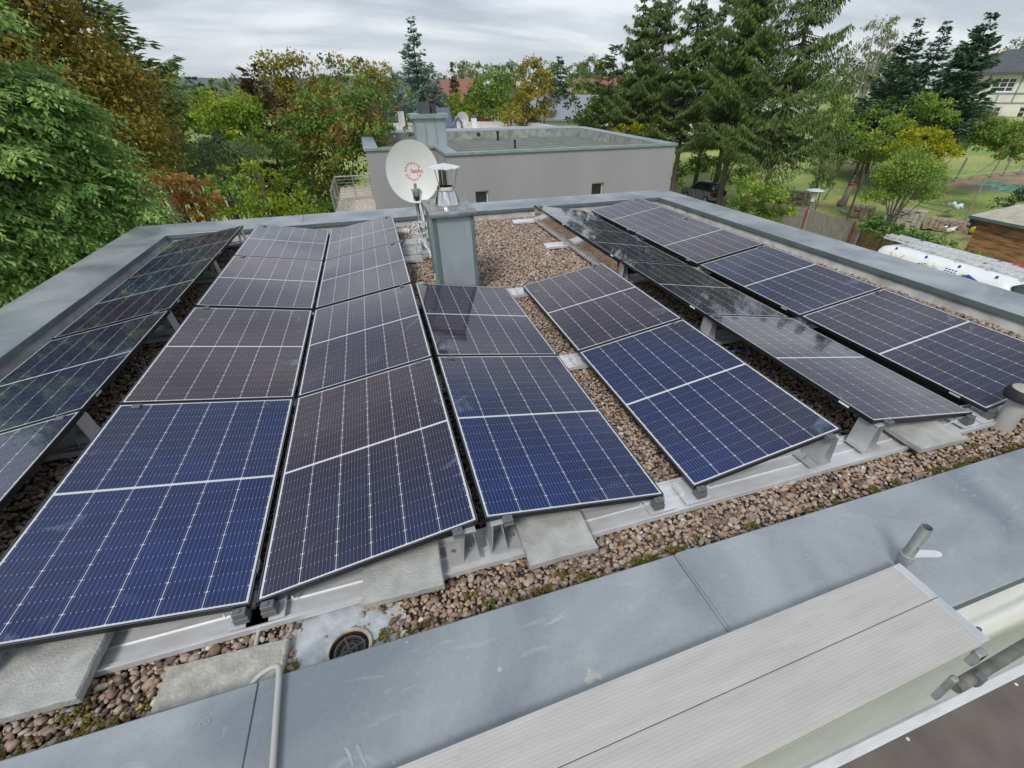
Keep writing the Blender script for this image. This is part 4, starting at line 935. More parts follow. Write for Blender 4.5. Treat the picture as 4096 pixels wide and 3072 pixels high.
def window_part(parent, P0, P1, hole, cols, rows, m='window_frame', dep=.10, fw=.055, glass='glass_dark', bars=.02):
    P0, P1 = Vector(P0), Vector(P1); d = (P1-P0).normalized(); ang = math.atan2(d.y, d.x); u0, u1, za, zb = hole
    T = Matrix.Translation((P0.x, P0.y, 0)) @ Matrix.Rotation(ang, 4, 'Z')
    mb = MB()
    for a, b_ in (((u0, dep-.04, za), (u0+fw, dep, zb)), ((u1-fw, dep-.04, za), (u1, dep, zb)), ((u0+fw, dep-.04, za), (u1-fw, dep-.001, za+fw)), ((u0+fw, dep-.04, zb-fw), (u1-fw, dep-.001, zb))): mb.box(a, b_, T)
    for c in range(1, cols): x = u0+(u1-u0)*c/cols; mb.box((x-fw*.6, dep-.035, za+fw), (x+fw*.6, dep-.002, zb-fw), T)
    for r_ in range(1, rows):
        z = za+(zb-za)*r_/rows; mb.box((u0+fw, dep-.02, z-bars), (u1-fw, dep-.004, z+bars), T)
    w = mb.build('window', m, parent)
    mb = MB(); mb.sheet([T @ Vector(p) for p in ((u0, dep-.008, za), (u1, dep-.008, za), (u1, dep-.008, zb), (u0, dep-.008, zb))], [(0, 1, 2, 3)]); mb.build('pane', glass, w)
    return w
ZN = .25
NP_ = [(-.55, 19.60), (2.21, 19.85), (2.21, 17.0), (12.20, 17.55), (13.05, 29.75), (-.62, 28.9)]
nh = thing('neighbour_house', 'grey rendered flat roofed house behind ours, with green roof sheet and zinc parapet', 'house', (0, 0, 0))
wl_ = inset(NP_, .06); inn = inset(NP_, .56); NI = inset(NP_, .62)
mb = MB()
w1a, w1b = at_y(1901, 766, 17.07), at_y(1956, 766, 17.07); zw1 = w1a[2]; w2a, w2b = at_y(2370, 733, 17.35), at_y(2419, 733, 17.35); zw2 = w2a[2]
u = lambda p: float((Vector((p[0], p[1]))-Vector(wl_[2])).dot((Vector(wl_[3])-Vector(wl_[2])).normalized()))
H1 = (u(w1a), u(w1b), zw1-.75, zw1); H2 = (u(w2a), u(w2b), zw2-.75, zw2)
for i in range(6):
    j = (i+1) % 6; wall_holes(mb, wl_[i], wl_[j], G, ZN-.06, [H1, H2] if i == 2 else [], .16)
mb.build('wall', 'render_grey', nh)
window_part(nh, wl_[2], wl_[3], H1, 1, 1, dep=.15, fw=.05); window_part(nh, wl_[2], wl_[3], H2, 1, 1, dep=.15, fw=.05)
def ring(mb, A, B, za, zb, th):
    n = len(A)
    for i in range(n):
        j = (i+1) % n; mb.hexa([(*A[i], za-th), (*A[j], za-th), (*B[j], zb-th), (*B[i], zb-th), (*A[i], za), (*A[j], za), (*B[j], zb), (*B[i], zb)])
mb = MB(); ring(mb, NP_, inn, ZN, ZN-.03, .012); mb.build('coping', 'zinc_far', nh)
mb = MB()
o1, o2 = inset(NP_, -.003), inset(NP_, .003); ring(mb, o1, o2, ZN-.002, ZN-.002, .085); i1, i2 = inset(NP_, .557), inset(NP_, .563); ring(mb, i1, i2, ZN-.032, ZN-.032, .07); mb.build('coping_edge', 'zinc_edge_pale', nh)
mb = MB()
n = len(NI); rndu = random.Random(3)
for i in range(n):
    j = (i+1) % n; a, b_ = Vector(NI[i]), Vector(NI[j]); k_ = max(2, int((b_-a).length/.25)); nr = Vector((-(b_-a).y, (b_-a).x)).normalized()
    prev = None
    for k in range(k_+1):
        p = a.lerp(b_, k/k_); o_ = .015*rndu.random(); q = p+nr*(.02+o_); q2 = p+nr*(.14+o_*2); cur = [(p.x, p.y, ZN-.05), (q.x, q.y, ZN-.12), (q2.x, q2.y, -.218)]
        if prev: mb.sheet(prev+cur, [(0, 3, 4, 1), (1, 4, 5, 2)])
        prev = cur
mb.build('roof_upstand', mat('pale bitumen', (.21, .225, .20), .95, 0, .3, 3, .6, 8), nh)
mb = MB(); mb.sheet([(*p, -.22) for p in inset(NP_, .60)], [tuple(range(6))]); mb.build('roof', 'bitumen', nh)
mb = MB()
for k in range(12):
    x = -.2+k*1.08; mb.box((x, 20.4 if x < 2.4 else 18.4, -.2195), (x+.02, 28.2, -.2135))
for k in range(7): mb.box((.1, 19.9+k*1.35, -.2195), (12.3, 19.925+k*1.35, -.2130))
mb.build('sheet_seams', mat('seam', (.10, .11, .10), .95), nh)
# zinc chimney block of the neighbour
nc = thing('neighbour_chimney', 'zinc clad chimney block with clay pot on the grey neighbour house', 'chimney', (2.06, 20.75, 0))
a_, b_ = at_y(1668, 570, 20.2), at_y(1789, 566, 20.2); top_ = at_y(1730, 474, 20.2)[2]; x0, x1 = a_[0]-2.06, b_[0]-2.06
mb = MB(); mb.box((x0, -.55, -.2), (x1, .45, top_)); mb.build('shaft', 'zinc_green', nc)
mb = MB()
for q in (0, 1/3, 2/3, 1): mb.box((x0+(x1-x0)*q-.012, -.575, ZN), (x0+(x1-x0)*q+.012, -.55, top_))
mb.build('standing_seam', 'zinc_edge_pale', nc)
mb = MB(); mb.box((x0-.14, -.66, top_), (x1+.14, .56, top_+.16), bev=.01); mb.build('cap', 'zinc_edge_pale', nc)
mb = MB(); mb.lathe([(.17, 0), (.14, .12), (.10, .36), (.15, .40), (.15, .46), (.12, .50), (.14, .56), (.14, .62), (.09, .68), (.10, .80), (.07, .82)], 20, Matrix.Translation((x1-.42, -.2, top_+.16))); mb.build('chimney_pot', 'black_clay', nc, 40)
mb = MB(); mb.prism([(x0+.22, -.55), (x0+.68, -.5), (x0+.6, -.1), (x0+.25, -.1)], top_+.16, top_+.55); mb.build('flue_box', 'slate', nc)
# vents and overflow on the neighbour roof
for (px_, py_, s_, lb) in ((1992, 562, 1.0, 'taller black vent pipe on the green roof of the grey house'), (2060, 592, .75, 'short black vent pipe near the front edge of the green roof')):
    p = at_z(px_, py_, -.215); o = thing('roof_vent', lb, 'vent pipe', (p[0], p[1], -.215), group='vent pipes on the green roof')
    mb = MB(); mb.lathe([(.11*s_, 0), (.07*s_, .03), (.065*s_, .30*s_), (.065*s_, .38*s_)], 16); mb.build('pipe', 'dark', o, 40); mb = MB(); mb.lathe([(.085*s_, .38*s_), (.085*s_, .46*s_), (.04*s_, .47*s_)], 16); mb.build('cowl', 'dark', o, 40)
p = at_y(1913, 539, 29.0-.6)
ov = MB(); ov.lathe([(.11, 0), (.11, .01)], 20, Matrix.Translation((p[0], 28.30, p[2]+.02)) @ Matrix.Rotation(R(90), 4, 'X')); ov.build('overflow_outlet', 'dark', nh)
# terrace roof and railing left of the neighbour
cz = float(at_y(1502, 843, 19.60)[2]); tr = thing('terrace_roof', 'lower gravel covered terrace roof left of the grey house', 'terrace', (0, 0, 0))
TX0, TX1, TY0, TY1 = float(at_z(1345, 868, cz)[0]), -.5, 18.1, 26.0
mb = MB(); mb.box((TX0, TY0, G), (TX1, TY1, cz-.05)); mb.build('wall', 'render_grey', tr)
mb = MB(); mb.box((TX0-.03, TY0-.03, cz-.049), (TX1, TY1, cz+.02)); mb.build('slab', mat('pale gravel', (.50, .45, .38), .95, 0, .35, 9, .9, 25), tr)
rl_ = thing('balcony_railing', 'grey balcony railing with thin horizontal bars left of the grey house', 'railing', (0, 0, cz))
mb = MB(); yb = 22.2
P3 = [(TX0+.05, TY0+.4), (TX0+.05, yb), (TX1, yb)]
for z, r_ in [(1.0, .032)]+[(.12+.125*k, .010) for k in range(7)]:
    m2 = MB(); m2.tube([(*P3[0], z), (*P3[1], z)], r_, 6); m2.tube([(*P3[1], z), (*P3[2], z)], r_, 6); m2.build('top_rail' if z == 1.0 else 'bar', 'galv', rl_)
for (x_, y_) in [(TX0+.05, TY0+.4), (TX0+.05, 20.2), (TX0+.05, yb), ((TX0+TX1)/2, yb), (TX1-.05, yb)]:
    m2 = MB(); m2.box((x_-.02, y_-.02, .02), (x_+.02, y_+.02, .99)); m2.build('post', 'galv', rl_)

# ---- third flat roofed building further back
z3 = .1; f0, f1 = at_z(1560, 520, z3), at_z(2130, 528, z3)
Y3 = float(at_z(1900, 512, z3)[1]); X30, X31 = float(at_y(1545, 512, Y3)[0]), float(at_y(2230, 512, Y3)[0]); Y31 = float(at_z(1900, 486, z3)[1])
b3 = thing('white_flat_house', 'white flat roofed house with pale gravel roof beyond the grey house', 'house', (0, 0, 0))
mb = MB(); mb.box((X30, Y3, G), (X31, Y31, z3-.35)); mb.build('wall', 'render_white', b3)
mb = MB(); PP = [(X30, Y3), (X31, Y3), (X31, Y31), (X30, Y31)]; ring(mb, PP, inset(PP, .5), z3, z3-.02, .4); mb.build('coping', mat('pale coping', (.55, .56, .57), .5, .1, .06), b3)
mb = MB(); mb.sheet([(*p, z3-.25) for p in inset(PP, .45)], [(0, 1, 2, 3)]); mb.build('roof_gravel', mat('white gravel', (.60, .54, .48), .95, 0, .2, 6, .9, 12), b3)
YS = Y3+2.5
sc_ = thing('solar_collector', 'tilted grey blue solar collector behind the zinc chimney block', 'solar collector', (0, 0, 0))
q = [at_y(1668, 515, YS), at_y(1818, 513, YS), at_y(1797, 430, YS+1.2), at_y(1660, 428, YS+1.2)]
mb = MB(); nrm = Vector((0, -.08, .04)); mb.hexa([Vector(v)-nrm for v in q]+[Vector(v) for v in q]); mb.build('collector_frame', 'slate', sc_)
for s0, s1 in ((.015, .49), (.51, .985)):
    L = lambda s, t: (Vector(q[0]).lerp(Vector(q[1]), s)).lerp(Vector(q[3]).lerp(Vector(q[2]), s), t)+Vector((0, -.02, .01))
    mb = MB(); mb.sheet([L(s0, .02), L(s1, .02), L(s1, .98), L(s0, .98)], [(0, 1, 2, 3)]); mb.build('absorber', mat('absorber', (.10, .12, .17), .12, 0, .05), sc_)
mb = MB(); mb.tube([q[3], tuple(Vector(q[3])+Vector((0, 1.4, -1.6)))], .03, 6); mb.tube([q[2], tuple(Vector(q[2])+Vector((0, 1.4, -1.6)))], .03, 6); mb.build('stand', 'galv', sc_)
for (xa, xb_, yt, yb_, lb) in ((1588, 1613, 432, 500, 'white chimney with dark cap left of the solar collector'), (1884, 1904, 460, 515, 'white chimney with dark cap right of the far satellite dish')):
    a, b_ = at_y(xa, yt+12, YS), at_y(xb_, yt+12, YS); w = (b_-a)[0]/2; c_ = (a+b_)/2; o = thing('white_chimney', lb, 'chimney', (c_[0], YS, 0), group='white chimneys with dark caps')
    mb = MB(); mb.box((-w, -w, z3-.3), (w, w, c_[2])); mb.build('shaft', 'white_paint', o); zt_ = float(at_y(xa, yt, YS)[2])
    mb = MB(); mb.lathe([(w*1.5, c_[2]), (w*1.3, c_[2]+.06), (w*.7, c_[2]+.15), (w*.6, zt_), (w*.5, zt_+.02)], 4, Matrix.Rotation(R(45), 4, 'Z')); mb.build('cap', 'slate', o)
c_ = at_y(1850, 475, YS); o = thing('satellite_dish', 'pale satellite dish standing on the far gravel roof', 'satellite dish', tuple(c_))
r3 = 24/1809*depth(c_); mb = MB(); mb.lathe([(.001, -.12), (r3*.5, -.09), (r3, 0), (r3*1.02, .01), (r3*.5, -.06), (.001, -.09)], 32, Matrix.Rotation(R(-6), 4, 'Z') @ Matrix.Rotation(R(80), 4, 'X'), cap=(False, False)); mb.build('reflector', 'grey_plastic', o, 50)
mb = MB(); mb.tube([(0, .1, -.2), (0, .15, z3-.25-c_[2])], .04, 8); mb.tube([(0, -.05, -r3), (-.1, -.55, -r3-.1)], .02, 6); mb.build('mast', 'galv', o)
o = thing('roof_pipe', 'bent grey pipes on the far gravel roof beside the pale dish', 'pipe', tuple(at_y(1822, 512, YS)))
mb = MB(); mb.tube([(0, 0, -.3), (0, 0, .45), (.12, 0, .62), (.3, 0, .62)], .1, 8); mb.tube([(.45, 0, -.3), (.45, 0, .35), (.35, 0, .45)], .08, 8); mb.build('pipe', 'zinc_edge', o, 60)

# ---- gabled houses in the distance
def gable_house(name, label, px, pyb, pyt, D, w, dp, rz, wall, roof, eave=.5, zb=None, ridge_h=None):
    c_ = at_dist(px, pyt, D); zt_ = c_[2]; o = thing(name, label, 'house', (c_[0], c_[1], 0), rz)
    ze = float(at_dist(px, pyb, D)[2]); g_ = ground_z(c_[0], c_[1])
    mb = MB(); mb.box((-w/2, -dp/2, g_), (w/2, dp/2, ze)); mb.sheet([(-w/2, -dp/2, ze), (w/2, -dp/2, ze), (0, -dp/2, zt_-.05)], [(0, 1, 2)]); mb.sheet([(-w/2, dp/2, ze), (w/2, dp/2, ze), (0, dp/2, zt_-.05)], [(0, 1, 2)]); mb.build('wall', wall, o)
    s = (zt_-ze)/(w/2); mb = MB()
    for sg in (-1, 1):
        e_ = sg*(w/2+eave); zz = ze-eave*s; mb.hexa([(0, -dp/2-eave, zt_), (e_, -dp/2-eave, zz), (e_, dp/2+eave, zz), (0, dp/2+eave, zt_), (0, -dp/2-eave, zt_+.15), (e_, -dp/2-eave, zz+.15), (e_, dp/2+eave, zz+.15), (0, dp/2+eave, zt_+.15)])
    mb.build('roof', roof, o); return o, ze, zt_
gable_house('gabled_house', 'dark red boarded house with red tiled roof behind the small dark spruce', 1815, 420, 322, 74, 5.6, 8, R(28), 'red_wood', 'red_tile')
o, ze, zt_ = gable_house('gabled_house', 'pale house with light grey pitched roof behind the golden maple', 2262, 465, 385, 62, 6.8, 6.5, R(62), 'render_white', 'roof_grey')
mb = MB(); mb.box((-4.6, .8, (ze+zt_)/2-.1), (-3.2, 2.0, (ze+zt_)/2+.5)); mb.build('dormer', 'roof_grey', o)
o, ze, zt_ = gable_house('gabled_house', 'house with red tiled roof and brick chimney above the light grey roof', 2205, 420, 374, 84, 6.5, 6, R(95), 'render_cream', 'red_tile')
mb = MB(); mb.box((-.4, -3.4, zt_-.4), (.4, -2.6, zt_+.9)); mb.build('chimney', 'brick', o)
gable_house('gabled_house', 'small distant white gabled house with red roof left of the tall spruces', 2395, 345, 318, 105, 7, 9, R(60), 'render_white', 'red_tile')
gable_house('gabled_house', 'small distant house with red roof half hidden by the first tall spruce', 2485, 345, 312, 110, 8, 9, R(85), 'render_white', 'red_tile')
gable_house('gabled_house', 'long white house glimpsed between the tall spruce trunks', 2900, 440, 350, 80, 26, 10, R(10), 'render_white', 'roof_grey')
# half-timbered house at the right frame edge
hp = at_dist(4040, 540, 90); hg = ground_z(hp[0], hp[1]); hb_ = thing('half_timbered_house', 'cream half timbered house with slate hipped roof at the right frame edge', 'house', (0, 0, 0))
A = at_dist(3950, 285, 90); ze = float(A[2]); d_ = Vector((.80, -.60)); P0 = Vector((A[0], A[1])); P1 = P0+d_*9; nin = Vector((-d_.y, d_.x)); P3_ = P0+nin*9; P2_ = P1+nin*9
mpx = depth(A)/1809
mb = MB()
HW = [(1.15, 3.55, ze-2.15, ze-.70), (5.2, 7.6, ze-2.15, ze-.70), (1.0, 3.3, ze-5.35, ze-3.75), (5.2, 7.4, ze-5.35, ze-3.75)]
wall_holes(mb, P0, P1, hg, ze, HW, .15)
for a, b_ in ((P1, P2_), (P2_, P3_)): wall_holes(mb, a, b_, hg, ze, [], .15)
HL = [(7.2, 8.3, ze-1.9, ze-.8)]
wall_holes(mb, P3_, P0, hg, ze, HL, .15)
mb.build('wall', 'render_cream', hb_)
for h in HW: window_part(hb_, P0, P1, h, 3, 3, 'white_paint', .12, .09, bars=.03)
window_part(hb_, P3_, P0, HL[0], 2, 2, 'white_paint', .12, .08)
T = Matrix.Translation((P0.x, P0.y, 0)) @ Matrix.Rotation(math.atan2(d_.y, d_.x), 4, 'Z')
mb = MB()
for (x0, z0, x1, z1) in ((.0, ze-.25, 9, ze-.02), (.5, ze-2.42, 8.8, ze-2.24), (.5, ze-3.42, 8.8, ze-3.25), (.5, ze-3.25, .68, ze-.25), (2.2, ze-3.25, 2.36, ze-2.42), (3.9, ze-3.25, 4.06, ze-.25), (6.2, ze-3.25, 6.36, ze-2.42), (8.6, ze-3.25, 8.78, ze-.25)):
    mb.box((x0, -.045, z0), (x1, -.003, z1), T)
mb.build('timber_frame', 'timber_blue', hb_)
mb = MB(); e_ = .8; c0, c1, c2, c3 = [Vector(p) for p in (P0-d_*e_-nin*e_, P1+d_*e_-nin*e_, P2_+d_*e_+nin*e_, P3_-d_*e_+nin*e_)]; r0, r1 = P0+d_*2.9+nin*4.5, P1-d_*2.9+nin*4.5; zr = ze+2.4
vs = [(c.x, c.y, ze-.1) for c in (c0, c1, c2, c3)]+[(r0.x, r0.y, zr), (r1.x, r1.y, zr)]+[(c.x, c.y, ze-.35) for c in (c0, c1, c2, c3)]
mb.sheet(vs, [(0, 1, 5, 4), (1, 2, 5), (2, 3, 4, 5), (3, 0, 4), (0, 6, 7, 1), (1, 7, 8, 2), (2, 8, 9, 3), (3, 9, 6, 0), (6, 9, 8, 7)]); mb.build('roof', 'slate', hb_)

# ================================================================== vegetation
LP = {
 'cherry': [(.115, .215, .060), (.205, .370, .090), (.300, .480, .125), (.400, .560, .190), (.480, .560, .220)],
 'gold': [(0.131, 0.121, 0.026), (0.202, 0.182, 0.027), (0.290, 0.234, 0.034), (0.387, 0.302, 0.051), (0.416, 0.255, 0.051), (0.225, 0.263, 0.050)],
 'green': [(0.079, 0.157, 0.030), (0.141, 0.248, 0.039), (0.213, 0.340, 0.046), (0.380, 0.440, 0.065)],
 'yellowgreen': [(0.104, 0.188, 0.023), (0.183, 0.289, 0.025), (0.285, 0.372, 0.026), (0.403, 0.420, 0.030)],
 'yellow': [(0.192, 0.223, 0.016), (0.364, 0.338, 0.011), (0.439, 0.428, 0.011), (0.439, 0.468, 0.011)],
 'orange': [(0.470, 0.155, 0.032), (0.557, 0.268, 0.076), (0.557, 0.389, 0.153), (0.309, 0.232, 0.036), (0.557, 0.204, 0.045)],
 'maple': [(0.079, 0.178, 0.032), (0.119, 0.242, 0.035), (0.172, 0.286, 0.050), (0.223, 0.307, 0.048), (0.400, 0.208, 0.067), (0.316, 0.155, 0.050)],
 'greygreen': [(0.112, 0.177, 0.065), (0.174, 0.244, 0.097), (0.251, 0.335, 0.126)],
 'dark': [(0.025, 0.059, 0.016), (0.045, 0.093, 0.023), (0.070, 0.119, 0.029)],
 'darkred': [(0.084, 0.027, 0.020), (0.152, 0.045, 0.026), (0.099, 0.072, 0.025)],
 'ivy': [(0.064, 0.157, 0.041), (0.122, 0.223, 0.046), (0.190, 0.312, 0.076), (0.275, 0.389, 0.109)],
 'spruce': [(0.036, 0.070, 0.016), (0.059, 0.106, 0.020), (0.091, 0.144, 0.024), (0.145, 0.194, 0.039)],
 'lightgreen': [(0.106, 0.206, 0.032), (0.183, 0.305, 0.045), (0.278, 0.395, 0.068), (0.437, 0.498, 0.075)],
 'bluespruce': [(0.076, 0.139, 0.103), (0.124, 0.203, 0.159), (0.186, 0.275, 0.222)],
 'darkspruce': [(0.029, 0.071, 0.034), (0.052, 0.112, 0.052), (0.085, 0.155, 0.073)],
 'pine': [(0.054, 0.105, 0.032), (0.100, 0.162, 0.049), (0.148, 0.208, 0.055)],
 'birch': [(0.160, 0.214, 0.088), (0.242, 0.277, 0.118), (0.323, 0.341, 0.163)],
 'brownspruce': [(0.058, 0.049, 0.016), (0.099, 0.077, 0.025), (0.133, 0.100, 0.025)],
 'golden': [(0.187, 0.156, 0.017), (0.280, 0.246, 0.020), (0.374, 0.312, 0.031), (0.171, 0.197, 0.040)],
 'wood': [(0.079, 0.138, 0.039), (0.119, 0.187, 0.046), (0.172, 0.238, 0.057)],
}
LM = {k: attr_ramp_mat('leaves '+k, v, .6, trans=.38 if k not in ('spruce', 'darkspruce', 'bluespruce', 'pine', 'brownspruce', 'wood') else .12, spec=.35) for k, v in LP.items()}
def unit(v): return v/np.maximum(1e-9, np.linalg.norm(v, axis=-1, keepdims=True))
def leaf_quads(P, Dv, Nn, length, width, fold=.0):
    """pointed leaves: base P, direction Dv, normal Nn"""
    S = unit(np.cross(Dv, Nn)); L = length[:, None]; W = width[:, None]
    a = P; b = P+Dv*L*.45+S*W*.5; c = P+Dv*L; d = P+Dv*L*.45-S*W*.5
    V = np.stack([a, b, c, d], 1).reshape(-1, 3); F = np.arange(len(P)*4).reshape(-1, 4); return V, F
def crown(lobes, ncl, nlf, lsz, asp, seed, droop=.2, sig=.16, shell=.35, tonevar=.25, flat=1.0):
    rg = np.random.default_rng(seed); lobes = np.array(lobes, float); C_, Rr = lobes[:, :3], lobes[:, 3]
    w = Rr**2; w = w/w.sum(); li = rg.choice(len(lobes), ncl, p=w); d = unit(rg.normal(size=(ncl, 3))); d[:, 2] = np.where(d[:, 2] < -.3, -d[:, 2]*.5, d[:, 2]); d = unit(d)
    rr = 1-shell*rg.random(ncl)**1.5; sc = np.array([1, 1, flat]); c = C_[li]+d*sc*(Rr[li]*rr*rg.uniform(.86, 1.12, ncl))[:, None]
    s_ = sig*Rr[li].mean()
    ct = np.clip(rg.normal(.5, tonevar, ncl), 0, 1)
    nf = int(ncl*.22); c[:nf] = C_[li[:nf]]+d[:nf]*(Rr[li[:nf]]*rg.random(nf)**.5*.8)[:, None]; P = np.repeat(c, nlf, 0)+rg.normal(size=(ncl*nlf, 3))*np.array([s_, s_, s_*.55]); do = np.repeat(d, nlf, 0)
    Dv = unit(do*.55+rg.normal(size=P.shape)*.75+np.array([0, 0, -droop])); Nn = unit(do*.35+rg.normal(size=P.shape)*.55+np.array([0, 0, .8]))
    n = len(P); ln = lsz*rg.uniform(.6, 1.35, n); V, F = leaf_quads(P, Dv, Nn, ln, ln*asp)
    tn = np.clip(np.repeat(ct, nlf)+rg.normal(0, .17, n), 0, 1); return V, F, tn
def make_tree(name, label, cat, lobes_px, D, pal, leaf=.12, dens=1.0, seed=0, group=None, bark='bark', droop=.2, asp=.55, flat=1.0, sig=.2, shell=.35, trunk_px=None, cl=30, tonevar=.25, base_shift=(0, 0), trunk=True):
    rg = random.Random(seed); L = []
    for lb in lobes_px:
        px_, py_, r_ = lb[:3]; dd = D+(lb[3] if len(lb) > 3 else rg.uniform(-.06, .06)*D*.5); p = at_dist(px_, py_, dd); L.append((*p, r_*depth(p)/1809/1.1))
    L_ = np.array(L); cen = np.average(L_[:, :3], 0, weights=L_[:, 3]); gz = ground_z(cen[0], cen[1]); bx, by = cen[0]+base_shift[0], cen[1]+base_shift[1]
    root = thing(name, label, cat, (bx, by, gz), group=group)
    lobes = [(x-bx, y-by, z-gz, r_) for x, y, z, r_ in L]
    area = sum(r_[3]**2 for r_ in lobes); n = int(dens*13*area/(leaf**2*asp)); ncl = max(12, n//cl)
    V, F, tn = crown(lobes, ncl, cl, leaf, asp, seed, droop, sig, shell, tonevar, flat)
    link('crown', np_mesh('crown', V, F, tn), LM[pal], root)
    if trunk:
        zc = min(l[2] for l in lobes); H = max(.6, cen[2]-gz); tr_ = max(.03, .019*H); mb = MB()
        hub = Vector((cen[0]-bx, cen[1]-by, max(.3, H*.55))); 
        mb.tube([(0, 0, -.1), (hub.x*.4, hub.y*.4, hub.z*.5), tuple(hub), (cen[0]-bx, cen[1]-by, H)], [tr_, tr_*.85, tr_*.65, tr_*.3], 7)
        big = sorted(lobes, key=lambda q: -q[3])[:7]
        for q in big:
            m_ = hub.lerp(Vector(q[:3]), .5)+Vector((0, 0, -.08*H)); e_ = Vector(q[:3])+Vector((rg.uniform(-1, 1), rg.uniform(-1, 1), rg.uniform(.2, 1)))*q[3]*.55
            mb.tube([tuple(hub*.9), tuple(m_), tuple(Vector(q[:3])), tuple(e_)], [tr_*.5, tr_*.35, tr_*.2, tr_*.05], 5)
        mb.build('trunk', bark, root, 60)
    return root
def conifer(name, label, top_px, D, Rb, pal, seed, bot=.12, nbr=150, tw=90, twl=.5, tww=.07, droop=.5, hang=.5, group=None, bark='bark', p=.85, base=None, upturn=.15, gap=.0, tr=.22, cat='spruce', limb=True, lsp=.5, spread=(.12, .28)):
    t_ = at_dist(*top_px, D) if not isinstance(top_px[0], float) else np.array(top_px); gz = ground_z(t_[0], t_[1]); H = t_[2]-gz
    rg = np.random.default_rng(seed); root = thing(name, label, cat, (t_[0], t_[1], gz), group=group)
    zt_ = bot+(1-bot)*(rg.random(nbr)**.9); zt_ = np.sort(zt_); lev = lsp/H; zt_ = np.clip(np.round(zt_/lev)*lev+rg.normal(0, lev*.24, nbr), bot, .995); az = rg.uniform(0, 2*math.pi, nbr); Lb = Rb*np.maximum(.04, (1-zt_)/(1-bot))**p*rg.uniform(.45, 1.2, nbr)
    Ps, Ds, Ns, Ls, Tn = [], [], [], [], []
    mb = MB(); mb.tube([(0, 0, -.1), (.0, .0, H*.5), (0, 0, H*.985)], [tr*H/15, tr*.6*H/15, .015], 7)
    for i in range(nbr):
        L = Lb[i]; ca, sa = math.cos(az[i]), math.sin(az[i]); out_ = np.array([ca, sa, 0]); side = np.array([-sa, ca, 0]); z0 = H*zt_[i]; n = max(6, int(tw*(L/Rb)**1.2))
        dr_ = droop*(.5+.8*rg.random())*(1.1-zt_[i]*.9)
        s = rg.random(n)**.75; lat = rg.uniform(-1, 1, n)*(spread[0]+spread[1]*np.sin(math.pi*s))*L
        zz = -dr_*L*s+(upturn+dr_*.55)*L*s**2.6; P = out_*(s*L)[:, None]+side*lat[:, None]; P[:, 2] += z0+zz-np.abs(lat)*.25
        d = unit(out_*(.55+.3*rg.random((n, 1)))+side*(np.sign(lat)*.6)[:, None]+np.array([0, 0, -1])*hang*(.5+rg.random((n, 1)))+rg.normal(size=(n, 3))*.18)
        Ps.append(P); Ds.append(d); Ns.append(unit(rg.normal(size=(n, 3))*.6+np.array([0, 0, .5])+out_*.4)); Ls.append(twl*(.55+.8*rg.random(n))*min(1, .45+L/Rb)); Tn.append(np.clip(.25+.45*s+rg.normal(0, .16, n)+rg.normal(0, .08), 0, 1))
        if limb and L > .5: mb.tube([(0, 0, z0), tuple(out_*L*.5+np.array([0, 0, z0-dr_*L*.42])), tuple(out_*L*.93+np.array([0, 0, z0-dr_*L*.9+(upturn+dr_*.55)*L*.8]))], [.035, .022, .006], 4, cap=False)
    P, Dv, Nn, Ln, T_ = map(np.concatenate, (Ps, Ds, Ns, Ls, Tn)); V, F = leaf_quads(P, Dv, Nn, Ln, np.full(len(Ln), tww)*(.7+.6*rg.random(len(Ln))))
    link('crown', np_mesh('crown', V, F, T_), LM[pal], root); mb.build('trunk', bark, root, 60); return root

